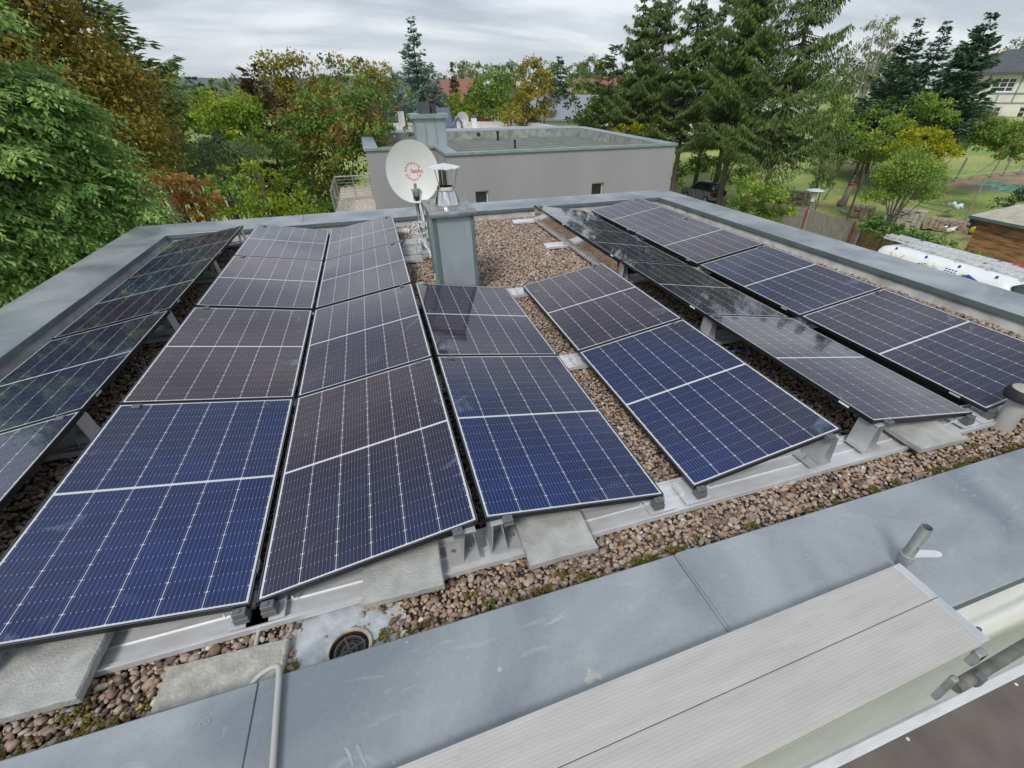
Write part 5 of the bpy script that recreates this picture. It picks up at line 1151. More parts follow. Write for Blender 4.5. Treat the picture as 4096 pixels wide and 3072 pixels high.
# -- left side
def spray_tree(name, label, cat, lobes_px, D, pal, nsp, nlf, leaf, asp, slen, seed, droop=.5):
    L = []
    for lb in lobes_px: p = at_dist(lb[0], lb[1], D+lb[3]); L.append((*p, lb[2]*.84*depth(p)/1809/1.1))
    L = np.array(L); cen = np.average(L[:, :3], 0, weights=L[:, 3]); gz = ground_z(cen[0], cen[1]); o_ = np.array([cen[0]-1.2, cen[1]+.6, gz]); root = thing(name, label, cat, o_); rg = np.random.default_rng(seed)
    nb = nsp//14; w = L[:, 3]**2; bi = rg.choice(len(L), nb, p=w/w.sum()); bd = unit(rg.normal(size=(nb, 3))); bd[:, 2] = np.where(bd[:, 2] < -.2, -bd[:, 2], bd[:, 2]); bd = unit(bd)
    bc = L[bi, :3]+bd*(L[bi, 3]*(.55+.5*rg.random(nb)))[:, None]; q_ = rg.integers(0, nb, nsp); li = bi[q_]; d = unit(bd[q_]+rg.normal(size=(nsp, 3))*.35)
    ho = unit(bd[q_]*np.array([1, 1, .0])+1e-4); u_ = rg.random(nsp); c = bc[q_]+ho*((u_-.6)*.68)[:, None]+np.cross(ho, np.array([0, 0, 1.]))*((rg.random(nsp)-.5)*.5)[:, None]; c[:, 2] += rg.normal(0, .035, nsp)-.18*u_**2; out_ = unit(d*np.array([1, 1, .35])+np.array([.25, -.25, 0])+rg.normal(size=d.shape)*.25); sl = slen*rg.uniform(.6, 1.3, nsp)
    s_ = (np.tile(np.arange(nlf), nsp)+rg.random(nsp*nlf)*.5)/nlf; O = np.repeat(out_, nlf, 0); SL = np.repeat(sl, nlf); side = unit(np.cross(O, np.array([0, 0, 1.]))); sg = np.tile(np.where(np.arange(nlf) % 2, 1., -1.), nsp)
    P = np.repeat(c, nlf, 0)+O*(SL*s_)[:, None]; P[:, 2] -= droop*.7*SL*s_**1.8
    Dv = unit(O*.65+side*(sg*.6)[:, None]+np.array([0, 0, -.62])+rg.normal(size=P.shape)*.28); Nn = unit(O*.6+side*(sg*.5)[:, None]+np.array([0, 0, .7])+rg.normal(size=P.shape)*.2)
    tn = np.clip(np.repeat(np.clip(rg.normal(.42, .2, nsp), 0, 1), nlf)+rg.normal(0, .14, len(P))+.15*s_, 0, 1)
    kp = (P[:, 0] < -4.42) | (P[:, 1] > 8.45); P, Dv, Nn, tn, s_ = P[kp], Dv[kp], Nn[kp], tn[kp], s_[kp]      # clipped back from the roof edge
    V, F = leaf_quads(P-o_, Dv, Nn, leaf*rg.uniform(.7, 1.25, len(P))*(1-.3*s_), np.full(len(P), leaf*asp))
    link('crown', np_mesh('crown', V, F, tn), LM[pal], root)
    mb = MB(); mb.tube([(0, 0, 0), (.2, -.1, 2.5), tuple(cen-o_)], [.22, .18, .07], 9)
    for q in L: mb.tube([(.2, -.1, 2.6), tuple((np.array([.2, -.1, 2.6])+q[:3]-o_)/2+np.array([0, 0, .2])), tuple(q[:3]-o_)], [.07, .045, .015], 5)
    mb.build('trunk', 'bark', root, 60)
    tw = MB()
    for k in range(0, nsp, 5):
        if c[k, 0] > -4.9 and c[k, 1] < 8.4: continue
        a = c[k]-o_; e_ = a+out_[k]*sl[k]-np.array([0, 0, droop*sl[k]]); m_ = a+out_[k]*sl[k]*.5-np.array([0, 0, droop*sl[k]*.29]); tw.tube([tuple(a), tuple(m_), tuple(e_)], [.006, .004, .002], 3, cap=False)
    tw.build('twigs', 'bark', root)
spray_tree('cherry_tree', 'large green cherry tree with long drooping leaves outside the left parapet', 'tree',
   [(30, 400, 190, 0), (170, 540, 180, 0), (300, 690, 180, 0), (440, 820, 150, 0), (100, 720, 240, .5), (-90, 600, 280, 0), (-120, 900, 300, 0), (250, 880, 200, .2), (520, 880, 110, .3), (110, 1000, 200, 0), (-250, 1150, 300, -.5), (400, 960, 130, .3), (560, 880, 60, .6), (230, 440, 90, .3), (60, 1150, 200, 0), (250, 1080, 150, .2), (-380, 350, 330, 0), (-420, 850, 360, 0), (-650, 500, 420, 0), (-800, 1000, 450, 0), (-300, 60, 200, 0), (-80, 1250, 250, -.3), (330, 1000, 140, .3), (130, 300, 60, .4)],
   11.6, 'cherry', 14500, 13, .135, .31, .48, 1, .5)
make_tree('hornbeam_tree', 'huge golden brown tree turning colour at the top left', 'tree',
   [(-400, 100, 320), (-350, -250, 320), (-50, -220, 260), (-700, 0, 400), (-50, 60, 260), (120, 120, 210), (280, 230, 180), (420, 320, 150), (520, 390, 130), (570, 520, 140), (610, 640, 105), (420, 560, 240), (200, 330, 250), (450, 730, 200), (640, 750, 85), (0, 380, 300), (300, 800, 220), (600, 830, 80)],
   19, 'gold', leaf=.115, dens=1.0, seed=2, asp=.6, cl=26, sig=.17, tonevar=.3, droop=.3, flat=.9)
conifer('pine_tree', 'dark pine top rising behind the golden brown tree', (270, -170), 30, 3.2, 'pine', 3, nbr=110, tw=110, twl=.45, tww=.11, droop=.15, hang=.1, upturn=.3, cat='pine', bot=.5)
conifer('pine_tree', 'thin pine top beside the bare leaning spruce tip at the top left', (375, 60), 32, 1.5, 'pine', 4, nbr=70, tw=60, twl=.4, tww=.11, droop=.15, hang=.1, cat='pine', bot=.5)
conifer('slim_spruce', 'slim spruce tip leaning against the sky at the top left', (408, 50), 34, 1.5, 'darkspruce', 5, nbr=120, tw=40, twl=.35, tww=.1, droop=.5, hang=.6, bot=.5, p=.9)
make_tree('deciduous_tree', 'fresh green tree just right of the golden brown tree', 'tree', [(650, 330, 60), (620, 420, 70), (690, 420, 60), (720, 520, 80), (690, 620, 90), (740, 660, 80)], 30, 'green', .2, 1, 6)
make_tree('deciduous_tree', 'mid green far tree below the blue ridge', 'tree', [(760, 370, 45), (820, 380, 45), (700, 360, 45), (880, 350, 40), (930, 345, 35), (800, 450, 60)], 60, 'wood', .32, .9, 7)
conifer('blue_conifer', 'narrow grey blue conifer below the blue ridge', (770, 312), 48, 1.3, 'darkspruce', 8, nbr=90, tw=60, twl=.5, tww=.16, droop=-.3, hang=-.3, limb=False, bot=.1, p=.5)
make_tree('deciduous_tree', 'yellow green rounded tree in the middle of the left garden', 'tree', [(890, 430, 85), (960, 420, 60), (850, 500, 90), (930, 520, 100), (1000, 480, 70), (990, 560, 70)], 27, 'yellowgreen', .19, 1, 9, tonevar=.2)
make_tree('deciduous_tree', 'grey green willow like tree above the orange shrub', 'tree', [(800, 610, 80), (880, 650, 100), (950, 640, 80), (830, 720, 100), (1000, 620, 70), (930, 740, 90), (760, 700, 70)], 20, 'greygreen', .12, 1, 10, droop=.8, asp=.28)
make_tree('ornamental_shrub', 'rusty orange autumn shrub just beyond the back parapet', 'shrub', [(680, 730, 50), (740, 740, 55), (800, 745, 50), (700, 800, 55), (770, 810, 65), (850, 800, 40), (720, 860, 50), (820, 860, 55), (640, 710, 30)], 13.5, 'orange', .10, 1.0, 11, flat=.7, tonevar=.3)
make_tree('garden_shrub', 'dark green shrub between the orange and the yellow green shrubs', 'shrub', [(900, 770, 70), (930, 840, 70), (880, 710, 50), (960, 760, 50), (870, 870, 60), (1000, 850, 50)], 15, 'green', .11, 1, 12)
make_tree('garden_shrub', 'yellow green leafy shrub beyond the back parapet', 'shrub', [(1030, 690, 45), (1090, 740, 65), (1150, 790, 70), (1050, 800, 65), (1010, 860, 60), (1180, 850, 60), (1100, 860, 70), (1230, 860, 40)], 13.5, 'yellowgreen', .085, 1, 13, tonevar=.25)
make_tree('deciduous_tree', 'dark green undergrowth tree below the large maple', 'tree', [(1050, 600, 90), (1130, 620, 90), (1180, 720, 80), (1240, 800, 80), (980, 680, 60), (1300, 860, 60), (1180, 860, 60)], 27, 'green', .17, .9, 14)
conifer('yew_tree', 'dark brownish conifer left of the golden crown', (1000, 262), 34, 2.2, 'brownspruce', 15, nbr=130, tw=80, twl=.5, tww=.13, droop=-.35, hang=-.35, bot=.05, p=.55, limb=False, cat='conifer')
make_tree('deciduous_tree', 'golden green rounded crown on the skyline left of centre', 'tree', [(1090, 280, 60), (1170, 265, 60), (1250, 290, 55), (1110, 360, 85), (1210, 370, 90), (1290, 370, 60), (1060, 410, 60), (1150, 450, 90)], 36, 'golden', .19, 1, 16)
make_tree('maple_tree', 'big maple with green and brown leaves left of the grey house', 'tree', [(1340, 260, 38), (1345, 340, 60), (1430, 290, 45), (1420, 380, 85), (1260, 430, 90), (1180, 500, 80), (1300, 520, 120), (1420, 500, 110), (1500, 440, 70), (1370, 620, 140), (1240, 640, 120), (1470, 600, 90), (1300, 760, 120), (1400, 760, 110), (1210, 560, 90), (1480, 480, 70), (1420, 870, 80), (1330, 860, 90), (1260, 900, 80)], 29, 'maple', .20, 1.0, 17, tonevar=.34, sig=.2, droop=.5)
make_tree('deciduous_tree', 'golden tree on the skyline behind the big maple', 'tree', [(1460, 290, 50), (1520, 300, 50), (1540, 360, 55), (1480, 370, 60)], 37, 'golden', .19, 1, 18)
make_tree('deciduous_tree', 'leafy branches in front of the far white parapet', 'shrub', [(1600, 520, 30), (1560, 535, 30), (1650, 530, 25), (1500, 520, 30)], 26, 'green', .17, .8, 19, trunk=False)
conifer('blue_spruce', 'tall blue spruce standing against the sky behind the grey house', (1640, 68), 44, 3.3, 'bluespruce', 20, nbr=260, tw=120, twl=.42, tww=.13, droop=.45, hang=.15, upturn=.5, bot=.05, p=.85)
make_tree('blue_shrub', 'blue green conifer shrub at the foot of the blue spruce', 'shrub', [(1580, 400, 45), (1610, 450, 50), (1560, 350, 25), (1680, 470, 45)], 38, 'bluespruce', .2, 1, 21)
# -- woods filling the valley beyond the gardens
rgw = np.random.default_rng(500); LB = []
for k in range(420):
    a_ = rgw.uniform(-1.25, 1.35); D_ = 95+430*rgw.random()**1.3; x, y = CAM[0]+D_*math.sin(a_), CAM[1]+D_*math.cos(a_)
    if x > 70 and D_ < 150: continue
    h_ = rgw.uniform(3.0, 5.2); LB.append((x, y, ground_z(x, y)+h_*.75, h_))
V, F, tn = crown(LB, 7000, 16, .95, .6, 501, .2, .22, .3, .3)
fw_ = link('far_wood', np_mesh('far_wood', V, F, tn), LM['wood']); tag(fw_, 'mixed green wood filling the valley behind the gardens', 'wood', kind='stuff')
# -- centre
conifer('small_spruce', 'small dark spruce in front of the red gabled house', (1808, 243), 55, 1.5, 'brownspruce', 22, nbr=150, tw=70, twl=.5, tww=.14, droop=.8, hang=.9, bot=.05, p=.8)
make_tree('garden_shrub', 'bright yellow green tree in front of the red gabled house', 'tree', [(1800, 400, 35), (1840, 420, 45), (1870, 455, 40), (1790, 440, 40), (1830, 465, 45)], 48, 'yellowgreen', .25, 1, 23)
make_tree('birch_tree', 'pale birch left of the green tree behind the gabled house', 'birch', [(1785, 290, 30), (1840, 275, 35), (1860, 310, 30)], 85, 'birch', .4, .6, 24, bark='bark_birch', droop=.9)
make_tree('birch_tree', 'pale birch with bare branches above the green tree', 'birch', [(1900, 290, 30), (1945, 290, 35), (1920, 320, 30)], 80, 'birch', .4, .6, 25, bark='bark_birch', droop=.9)
make_tree('deciduous_tree', 'bright green tree left of the golden maple', 'tree', [(1960, 320, 50), (1930, 400, 65), (1990, 400, 70), (2010, 330, 45), (1970, 460, 60), (2030, 460, 55), (1900, 460, 45)], 46, 'green', .25, 1.1, 26, tonevar=.3)
make_tree('maple_tree', 'golden brown maple in the centre behind the grey house', 'tree', [(2130, 265, 32), (2100, 310, 48), (2160, 310, 48), (2080, 370, 50), (2150, 380, 70), (2080, 440, 60), (2170, 460, 60), (2040, 480, 45), (2120, 490, 55)], 42, 'golden', .23, 1.1, 27, droop=.4)
make_tree('copper_shrub', 'dark red leaved tree half behind the golden maple', 'tree', [(2175, 310, 32), (2180, 350, 30)], 50, 'darkred', .25, 1, 28)
conifer('spruce_tree', 'dark broad spruce on the skyline right of the golden maple', (2243, 226), 62, 2.9, 'darkspruce', 29, nbr=190, tw=80, twl=.65, tww=.2, droop=.3, hang=.3, bot=.03)
for k, (px_, py_, r_, D_, pal) in enumerate([(1560, 330, 40, 110, 'wood'), (1700, 320, 40, 120, 'wood'), (1760, 325, 35, 115, 'wood'), (1880, 300, 40, 110, 'wood'), (2000, 290, 40, 120, 'wood'), (2060, 275, 36, 115, 'wood'), (2200, 275, 40, 120, 'wood'), (2310, 285, 42, 118, 'wood'),
        (2360, 275, 40, 110, 'wood'), (2420, 290, 40, 120, 'wood'), (2340, 350, 45, 90, 'wood'), (2290, 360, 40, 88, 'green'), (2330, 390, 40, 75, 'golden'), (2400, 370, 40, 85, 'wood'), (2520, 330, 50, 120, 'wood'), (4085, 195, 45, 150, 'wood'), (3930, 230, 50, 95, 'golden'), (3560, 260, 60, 95, 'wood'), (3420, 270, 60, 95, 'wood')]):
    names = ['behind the blue spruce, left', 'between the blue spruce and the gabled house, left', 'between the blue spruce and the gabled house, right', 'behind the pale birches', 'above the bright green tree', 'left of the golden maple top', 'behind the dark broad spruce, left', 'right of the dark broad spruce top', 'highest on the far skyline', 'left of the pine', 'below the far skyline oak', 'at the foot of the broad spruce', 'turning golden above the grey roof', 'near the small white house', 'behind the first tall spruce', 'above the slate roof at the right edge', 'turning golden between the two dark firs', 'behind the weeping birch', 'behind the right spruce branches']
    make_tree('woodland_tree', ('distant tree %s' % names[k]), 'tree', [(px_, py_, r_), (px_-r_*.8, py_+r_*.6, r_*.8), (px_+r_*.9, py_+r_*.5, r_*.85), (px_, py_+r_*1.4, r_)], D_, pal, .42, .9, 40+k, group='distant trees on the skyline')
conifer('pine_tree', 'pine with layered branches left of the tall spruces', (2462, 180), 47, 3.6, 'spruce', 60, nbr=120, tw=170, twl=.5, tww=.12, droop=.1, hang=.1, upturn=.25, cat='pine', bot=.15, p=.6)
make_tree('garden_shrub', 'yellow leaved shrub peeping over the right coping of the grey house', 'shrub', [(2500, 520, 32), (2450, 530, 25), (2550, 525, 30)], 38, 'yellow', .2, .8, 61)
make_tree('deciduous_tree', 'green tree right of the light grey roof', 'tree', [(2300, 430, 40), (2320, 490, 45), (2370, 480, 60), (2420, 500, 60), (2390, 430, 50), (2340, 520, 45)], 43, 'spruce', .26, 1, 62)
# tall spruces
SPR = [((2588, -90), 41, 2.6, 'leftmost tall spruce, its sparse edge against the sky'), ((2700, -230), 44, 2.8, 'second tall spruce from the left above the grey house'), ((2830, -160), 41, 2.7, 'third tall spruce, above the right corner of the grey house'),
       ((3060, -260), 45, 2.9, 'fourth tall spruce with pale trunk beside the parked car'), ((3110, -330), 39, 3.3, 'fifth tall spruce with long drooping branches'), ((3320, -260), 37, 4.5, 'rightmost tall spruce with branches hanging over the lawn')]
for k, (tp, D_, rb, lb) in enumerate(SPR):
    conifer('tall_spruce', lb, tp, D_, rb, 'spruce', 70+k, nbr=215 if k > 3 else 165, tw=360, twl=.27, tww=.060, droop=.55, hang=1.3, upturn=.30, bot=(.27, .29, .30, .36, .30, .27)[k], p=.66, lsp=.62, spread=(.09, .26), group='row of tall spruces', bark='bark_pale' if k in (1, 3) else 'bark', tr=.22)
make_tree('undergrowth_bush', 'green bushes under the tall spruces behind the wire fence', 'shrub', [(2730, 690, 45), (2790, 670, 50), (2850, 670, 45), (2900, 720, 45), (2920, 640, 50), (2690, 730, 40), (2980, 740, 40)], 44, 'lightgreen', .2, 1.3, 80, trunk=False)
make_tree('undergrowth_bush', 'brownish bushes between the spruce trunks', 'shrub', [(3000, 620, 60), (3070, 600, 60), (3090, 680, 50), (3130, 640, 60), (3000, 700, 50)], 42, 'maple', .2, .7, 81, trunk=False)
conifer('tall_spruce', 'slender spruce between the two leftmost tall spruces', (2650, -60), 46, 2.4, 'spruce', 76, nbr=120, tw=300, twl=.27, tww=.06, droop=.6, hang=1.3, upturn=.3, bot=.3, p=.6, lsp=.6, spread=(.09, .26), group='row of tall spruces')
conifer('tall_spruce', 'slender spruce behind the car between thicker tall spruces', (2930, -120), 50, 2.6, 'spruce', 77, nbr=130, tw=300, twl=.27, tww=.06, droop=.6, hang=1.3, upturn=.3, bot=.3, p=.6, lsp=.6, spread=(.09, .26), group='row of tall spruces')
make_tree('undergrowth_bush', 'dim green thicket in the gap behind the tall spruces', 'shrub', [(2620, 450, 70), (2740, 480, 80), (2860, 500, 80), (2980, 480, 80), (3100, 480, 80), (3220, 500, 70)], 58, 'wood', .3, .7, 82, trunk=False)
# -- right
make_tree('birch_tree', 'weeping birch between the tall spruces and the dark firs', 'birch', [(3500, 110, 40), (3545, 140, 45), (3480, 190, 50), (3530, 220, 50), (3570, 100, 28), (3500, 280, 60), (3450, 330, 60)], 56, 'birch', .26, .55, 90, bark='bark_birch', droop=1.4, asp=.3)
conifer('dark_fir', 'dark fir with pointed top, left one of the three at the right', (3685, 72), 52, 3.3, 'darkspruce', 91, nbr=200, tw=120, twl=.45, tww=.12, droop=.2, hang=.1, upturn=.3, bot=.22, cat='fir', group='dark firs at the right')
conifer('dark_fir', 'dark slim fir, middle one of the three at the right', (3795, 84), 50, 2.8, 'darkspruce', 92, nbr=190, tw=110, twl=.45, tww=.12, droop=.25, hang=.1, upturn=.3, bot=.22, cat='fir', group='dark firs at the right')
conifer('dark_fir', 'dark broad fir in front of the half timbered house', (3972, 50), 46, 2.3, 'darkspruce', 93, nbr=210, tw=130, twl=.42, tww=.12, droop=.2, hang=.05, upturn=.3, bot=.30, p=.7, cat='fir', group='dark firs at the right')
make_tree('garden_tree', 'yellow green small tree right of the big spruce', 'tree', [(3350, 470, 55), (3310, 540, 60), (3390, 540, 60), (3340, 410, 35), (3290, 600, 40)], 40, 'lightgreen', .17, 1.3, 94)
make_tree('garden_tree', 'light green fruit tree on the lawn left of the yellow bush', 'tree', [(3430, 600, 60), (3490, 580, 60), (3500, 640, 55), (3560, 600, 50), (3450, 650, 40)], 39, 'lightgreen', .14, 1.2, 95)
make_tree('garden_tree', 'tall light green tree behind the yellow bush', 'tree', [(3700, 420, 55), (3650, 480, 60), (3740, 470, 60), (3610, 520, 55), (3560, 510, 50), (3780, 500, 45)], 44, 'lightgreen', .18, 1.2, 96)
make_tree('yellow_bush', 'bright yellow autumn bush in the garden', 'shrub', [(3640, 560, 55), (3720, 570, 65), (3580, 610, 45), (3780, 600, 50), (3660, 620, 50), (3820, 625, 35), (3740, 640, 40)], 37, 'yellow', .15, 1.2, 97, tonevar=.3)
make_tree('garden_tree', 'round light green tree in the middle of the garden above the brick pile', 'tree', [(3600, 690, 75), (3660, 650, 70), (3550, 720, 60), (3700, 720, 75), (3630, 770, 80), (3710, 790, 50), (3560, 790, 50), (3500, 790, 40)], 31.5, 'lightgreen', .105, 1.4, 98, tonevar=.25)
make_tree('hedge_bush', 'green hedge bush below the half timbered house', 'shrub', [(3900, 550, 55), (3980, 540, 60), (4050, 550, 60), (3850, 580, 45), (4110, 540, 60), (3940, 590, 45), (4030, 600, 45)], 46, 'green', .17, 1.8, 99, trunk=False)
make_tree('hedge_bush', 'brown green thicket at the right frame edge', 'shrub', [(4100, 560, 50), (4110, 600, 60), (4020, 630, 45), (4090, 630, 50)], 42, 'maple', .17, .9, 100, trunk=False)
make_tree('reed_clump', 'pale green reeds in front of the half timbered house', 'grass clump', [(3850, 490, 40), (3920, 490, 42), (3790, 510, 40), (3880, 520, 40), (3970, 500, 35)], 49, 'birch', .40, 1.3, 101, trunk=False, asp=.12, droop=-1.5)
make_tree('parapet_shrub', 'shrub with yellow flecked leaves rising behind the right parapet', 'shrub', [(2990, 760, 45), (3050, 790, 55), (3110, 800, 45), (3010, 850, 60), (3090, 870, 60), (3140, 850, 40), (2960, 820, 45), (3080, 740, 30), (3160, 720, 18), (3140, 760, 22), (2960, 720, 14), (3010, 710, 16)], 23, 'lightgreen', .12, 1.5, 102, tonevar=.5)
make_tree('garden_shrub', 'small dark green bush on the lawn beside a fence post', 'shrub', [(3290, 730, 40), (3260, 760, 30), (3320, 760, 30)], 37, 'ivy', .12, .9, 103)
for k, (px_, py_, D_, lb) in enumerate([(3480, 890, 29.5, 'at the end of the reed fence'), (3560, 925, 29, 'above the van ladder, left'), (3650, 950, 28.5, 'in front of the brick pile'), (3745, 985, 28, 'beside the yellow bag'), (3840, 1030, 27.5, 'in front of the shed'), (3950, 1080, 27, 'below the shed wall'), (4070, 1120, 26, 'at the right frame edge above the van')]):
    make_tree('bramble_bush', 'bramble bush over the rusty fence, '+lb, 'shrub', [(px_, py_, 38), (px_+45, py_+5, 34), (px_-20, py_+25, 32), (px_+20, py_+35, 32)], D_, 'ivy', .14, 1.6, 110+k, group='bramble bushes along the rusty fence', trunk=False, flat=.8)
make_tree('hedge_bush', 'dark trimmed hedge behind the shed roof', 'shrub', [(4060, 800, 40), (4000, 830, 35), (4110, 780, 50)], 36, 'dark', .12, .9, 120, trunk=False)

make_tree('garden_tree', 'olive green fruit tree on the far lawn behind the braced fence post', 'tree', [(3560, 430, 45), (3500, 470, 50), (3600, 470, 45), (3440, 500, 45)], 50, 'green', .2, 1.3, 130)
make_tree('hedge_bush', 'long olive hedge along the far end of the lawn', 'shrub', [(3330+75*k, 545-6*(k % 3), 38) for k in range(8)], 60, 'wood', .24, 1.2, 131, trunk=False)
conifer('dark_fir', 'low dark fir filling the gap below the weeping birch', (3560, 300), 54, 3.6, 'darkspruce', 132, nbr=150, tw=120, twl=.45, tww=.13, droop=.2, hang=.1, upturn=.3, bot=.1, cat='fir', group='dark firs at the right')

# ================================================================== garden, fence, vehicles
FX = 24.3
def on_x(px_, py_, X): v = ray(px_, py_); return CAM+v*(X-CAM[0])/v[0]
FY0, FY1 = float(on_x(3117, 808, FX)[1]), float(on_x(3445, 892, FX)[1]); FZT = float(on_x(3300, 855, FX)[2])
rf = thing('reed_fence', 'grey reed mat fence with red steel posts beyond the right parapet', 'fence', (FX, FY1, G))
hF = FZT-G
def reed_mat():
    m, n, l, b = new_mat('reed mat'); t = N(n, 'ShaderNodeTexCoord'); mp_ = N(n, 'ShaderNodeMapping'); l.new(t.outputs['Object'], mp_.inputs[0]); mp_.inputs['Scale'].default_value = (1, 22, 1.2)
    z = N(n, 'ShaderNodeTexNoise'); z.inputs['Scale'].default_value = 1.5; z.inputs['Detail'].default_value = 5; l.new(mp_.outputs[0], z.inputs['Vector']); r = N(n, 'ShaderNodeValToRGB'); l.new(z.outputs['Fac'], r.inputs[0])
    r.color_ramp.elements[0].position = .35; r.color_ramp.elements[1].position = .65; r.color_ramp.elements[0].color = (.20, .185, .145, 1); r.color_ramp.elements[1].color = (.40, .375, .31, 1); l.new(r.outputs[0], b.inputs['Base Color']); b.inputs['Roughness'].default_value = .95
    bp = N(n, 'ShaderNodeBump'); bp.inputs['Strength'].default_value = 1; bp.inputs['Distance'].default_value = .02; l.new(z.outputs['Fac'], bp.inputs['Height']); l.new(bp.outputs[0], b.inputs['Normal']); return m
mb = MB(); Lf = FY0-FY1; nn = 160; rr_ = random.Random(5)
for k in range(nn):
    y0, y1 = Lf*k/nn, Lf*(k+.93)/nn; x = rr_.uniform(-.012, .012); mb.box((x-.012, y0, .02), (x+.012, y1, hF+rr_.uniform(-.06, .05)))
mb.build('reed_mat', reed_mat(), rf)
for py_, lean in ((3217, .0), (3423, 0)):
    p = on_x(py_, 880, FX-.08)[1]-FY1; mb = MB(); mb.box((-.09, p-.035, 0), (-.03, p+.035, hF+.05)); mb.build('post', 'red_paint', rf)
mf = thing('rusty_fence', 'rusty red brown lattice fence behind the van', 'fence', (FX, FY1, G))
FYE = float(on_x(4096, 1120, FX)[1])-3.0; Lm = FY1-FYE
mb = MB(); hM = hF*.86; st = .11
for k in range(int((Lm+hM)/st)):
    y = -Lm+k*st
    for sg in (1, -1):
        a0, z0_, a1, z1_ = (y-hM, 0, y, hM) if sg == 1 else (y, 0, y-hM, hM)
        # clip to the fence length
        if sg == 1:
            if a1 > -.05: z1_ = hM-(a1+.05); a1 = -.05
            if a0 < -Lm: z0_ = (-Lm-a0); a0 = -Lm
        else:
            if a0 > -.05: z0_ = a0+.05; a0 = -.05
            if a1 < -Lm: z1_ = hM-(-Lm-a1); a1 = -Lm
        if z1_-z0_ > .1: mb.tube([(sg*.012, a0, z0_), (sg*.014, a1, z1_)], .022, 4, cap=False)
mb.build('lattice', 'rust_mesh', mf)
for k in range(5):
    y = -.12-k*3.0; mb = MB(); mb.box((-.07, y-.07, 0), (.07, y+.07, hF*(.98 if k == 0 else .93)), bev=.01); mb.build('post', 'stone', mf)
# green wire fence behind the car
wf = thing('wire_fence', 'green wire fence with green posts behind the parked car', 'fence', (0, 0, 0))
pa, pb_ = on_ground(2705, 758), on_ground(2905, 742)
for k in range(4):
    p = pa+(pb_-pa)*k/3; gz = ground_z(p[0], p[1]); mb = MB(); mb.tube([(p[0], p[1], gz), (p[0], p[1], gz+1.7)], .035, 6); mb.build('post', mat('green post', (.03, .12, .10), .5), wf)
mb = MB()
for k in range(18):
    z = .08+k*.095; mb.tube([(pa[0], pa[1], ground_z(pa[0], pa[1])+z), (pb_[0], pb_[1], ground_z(pb_[0], pb_[1])+z)], .006, 3, cap=False)
mb.build('wire_mesh', mat('green wire', (.03, .10, .08), .5), wf)
# street lamp
LX = 20.6; lt = on_x(3262, 762, LX); sl = thing('street_lamp', 'grey street lamp with a flat white disc head behind the right parapet', 'street lamp', (lt[0], lt[1], G))
hl = float(lt[2]-G); mb = MB(); mb.tube([(0, 0, 0), (0, 0, hl-.5)], [.055, .045], 12); mb.build('post', 'galv', sl, 60)
mb = MB(); mb.lathe([(.10, hl-.52), (.15, hl-.12), (.15, hl-.10)], 24); mb.build('lamp_body', 'lens', sl, 50)
mb = MB(); mb.lathe([(.07, hl-.56), (.10, hl-.52)], 20); mb.build('lamp_foot', 'dark', sl, 50)
mb = MB(); mb.lathe([(.05, hl-.10), (.40, hl-.03), (.42, hl), (.38, hl+.035), (.18, hl+.075), (.001, hl+.085)], 36, cap=(True, False)); mb.build('lamp_shade', mat('lamp shade', (.50, .58, .58), .35, .1), sl, 50)

# small car
cr = on_ground(2826, 822); car = thing('parked_car', 'small silver car with black top and tailgate parked by the wire fence', 'car', (25.9, 33.6, G), R(10))
def car_body():
    # x = width, y = length (rear at -y)
    prof = [(-1.75, .35), (-1.78, .60), (-1.74, .92), (1.0, .95), (1.55, .84), (1.72, .62), (1.72, .32), (-1.0, .25)]
    W = .80; mb = MB(); n = len(prof)
    secs = [(-W, .0), (-W*.97, .02)]
    vs = []
    for sx, ins in ((-1, .05), (-1, 0), (1, 0), (1, .05)):
        for (y, z) in prof: vs.append((sx*(W-ins*1.0), y*(1-ins*.25), z+(-ins*.3 if z > .7 else ins*.3)))
    fs = []
    for s_ in range(3):
        for k in range(n): fs.append((s_*n+k, s_*n+(k+1) % n, (s_+1)*n+(k+1) % n, (s_+1)*n+k))
    fs += [tuple(range(n))[::-1], tuple(range(3*n, 4*n))]; mb.sheet(vs, fs); return mb
car_body().build('body', 'silver_paint', car, 35)
mb = MB(); mb.hexa([(-.74, -1.60, .93), (.74, -1.60, .93), (.74, .95, .94), (-.74, .95, .94), (-.60, -1.25, 1.44), (.60, -1.25, 1.44), (.58, .15, 1.46), (-.58, .15, 1.46)], bev=.04, seg=2); cab = mb.build('cabin', 'glass_dark', car, 40)
mb = MB(); mb.hexa([(-.625, -1.32, 1.43), (.625, -1.32, 1.43), (.60, .20, 1.45), (-.60, .20, 1.45), (-.56, -1.2, 1.50), (.56, -1.2, 1.50), (.54, .1, 1.52), (-.54, .1, 1.52)], bev=.02); mb.build('roof', 'black_paint', car, 40)
mb = MB(); mb.box((-.755, -1.80, .50), (.755, -1.70, .935), bev=.03); mb.hexa([(-.74, -1.66, .93), (-.62, -1.66, .93), (-.62, -1.58, .93), (-.74, -1.58, .93), (-.62, -1.30, 1.43), (-.52, -1.30, 1.43), (-.52, -1.2, 1.43), (-.62, -1.2, 1.43)]); mb.hexa([(.62, -1.66, .93), (.74, -1.66, .93), (.74, -1.58, .93), (.62, -1.58, .93), (.52, -1.30, 1.43), (.62, -1.30, 1.43), (.62, -1.2, 1.43), (.52, -1.2, 1.43)])
tg = mb.build('tailgate', 'black_paint', car)
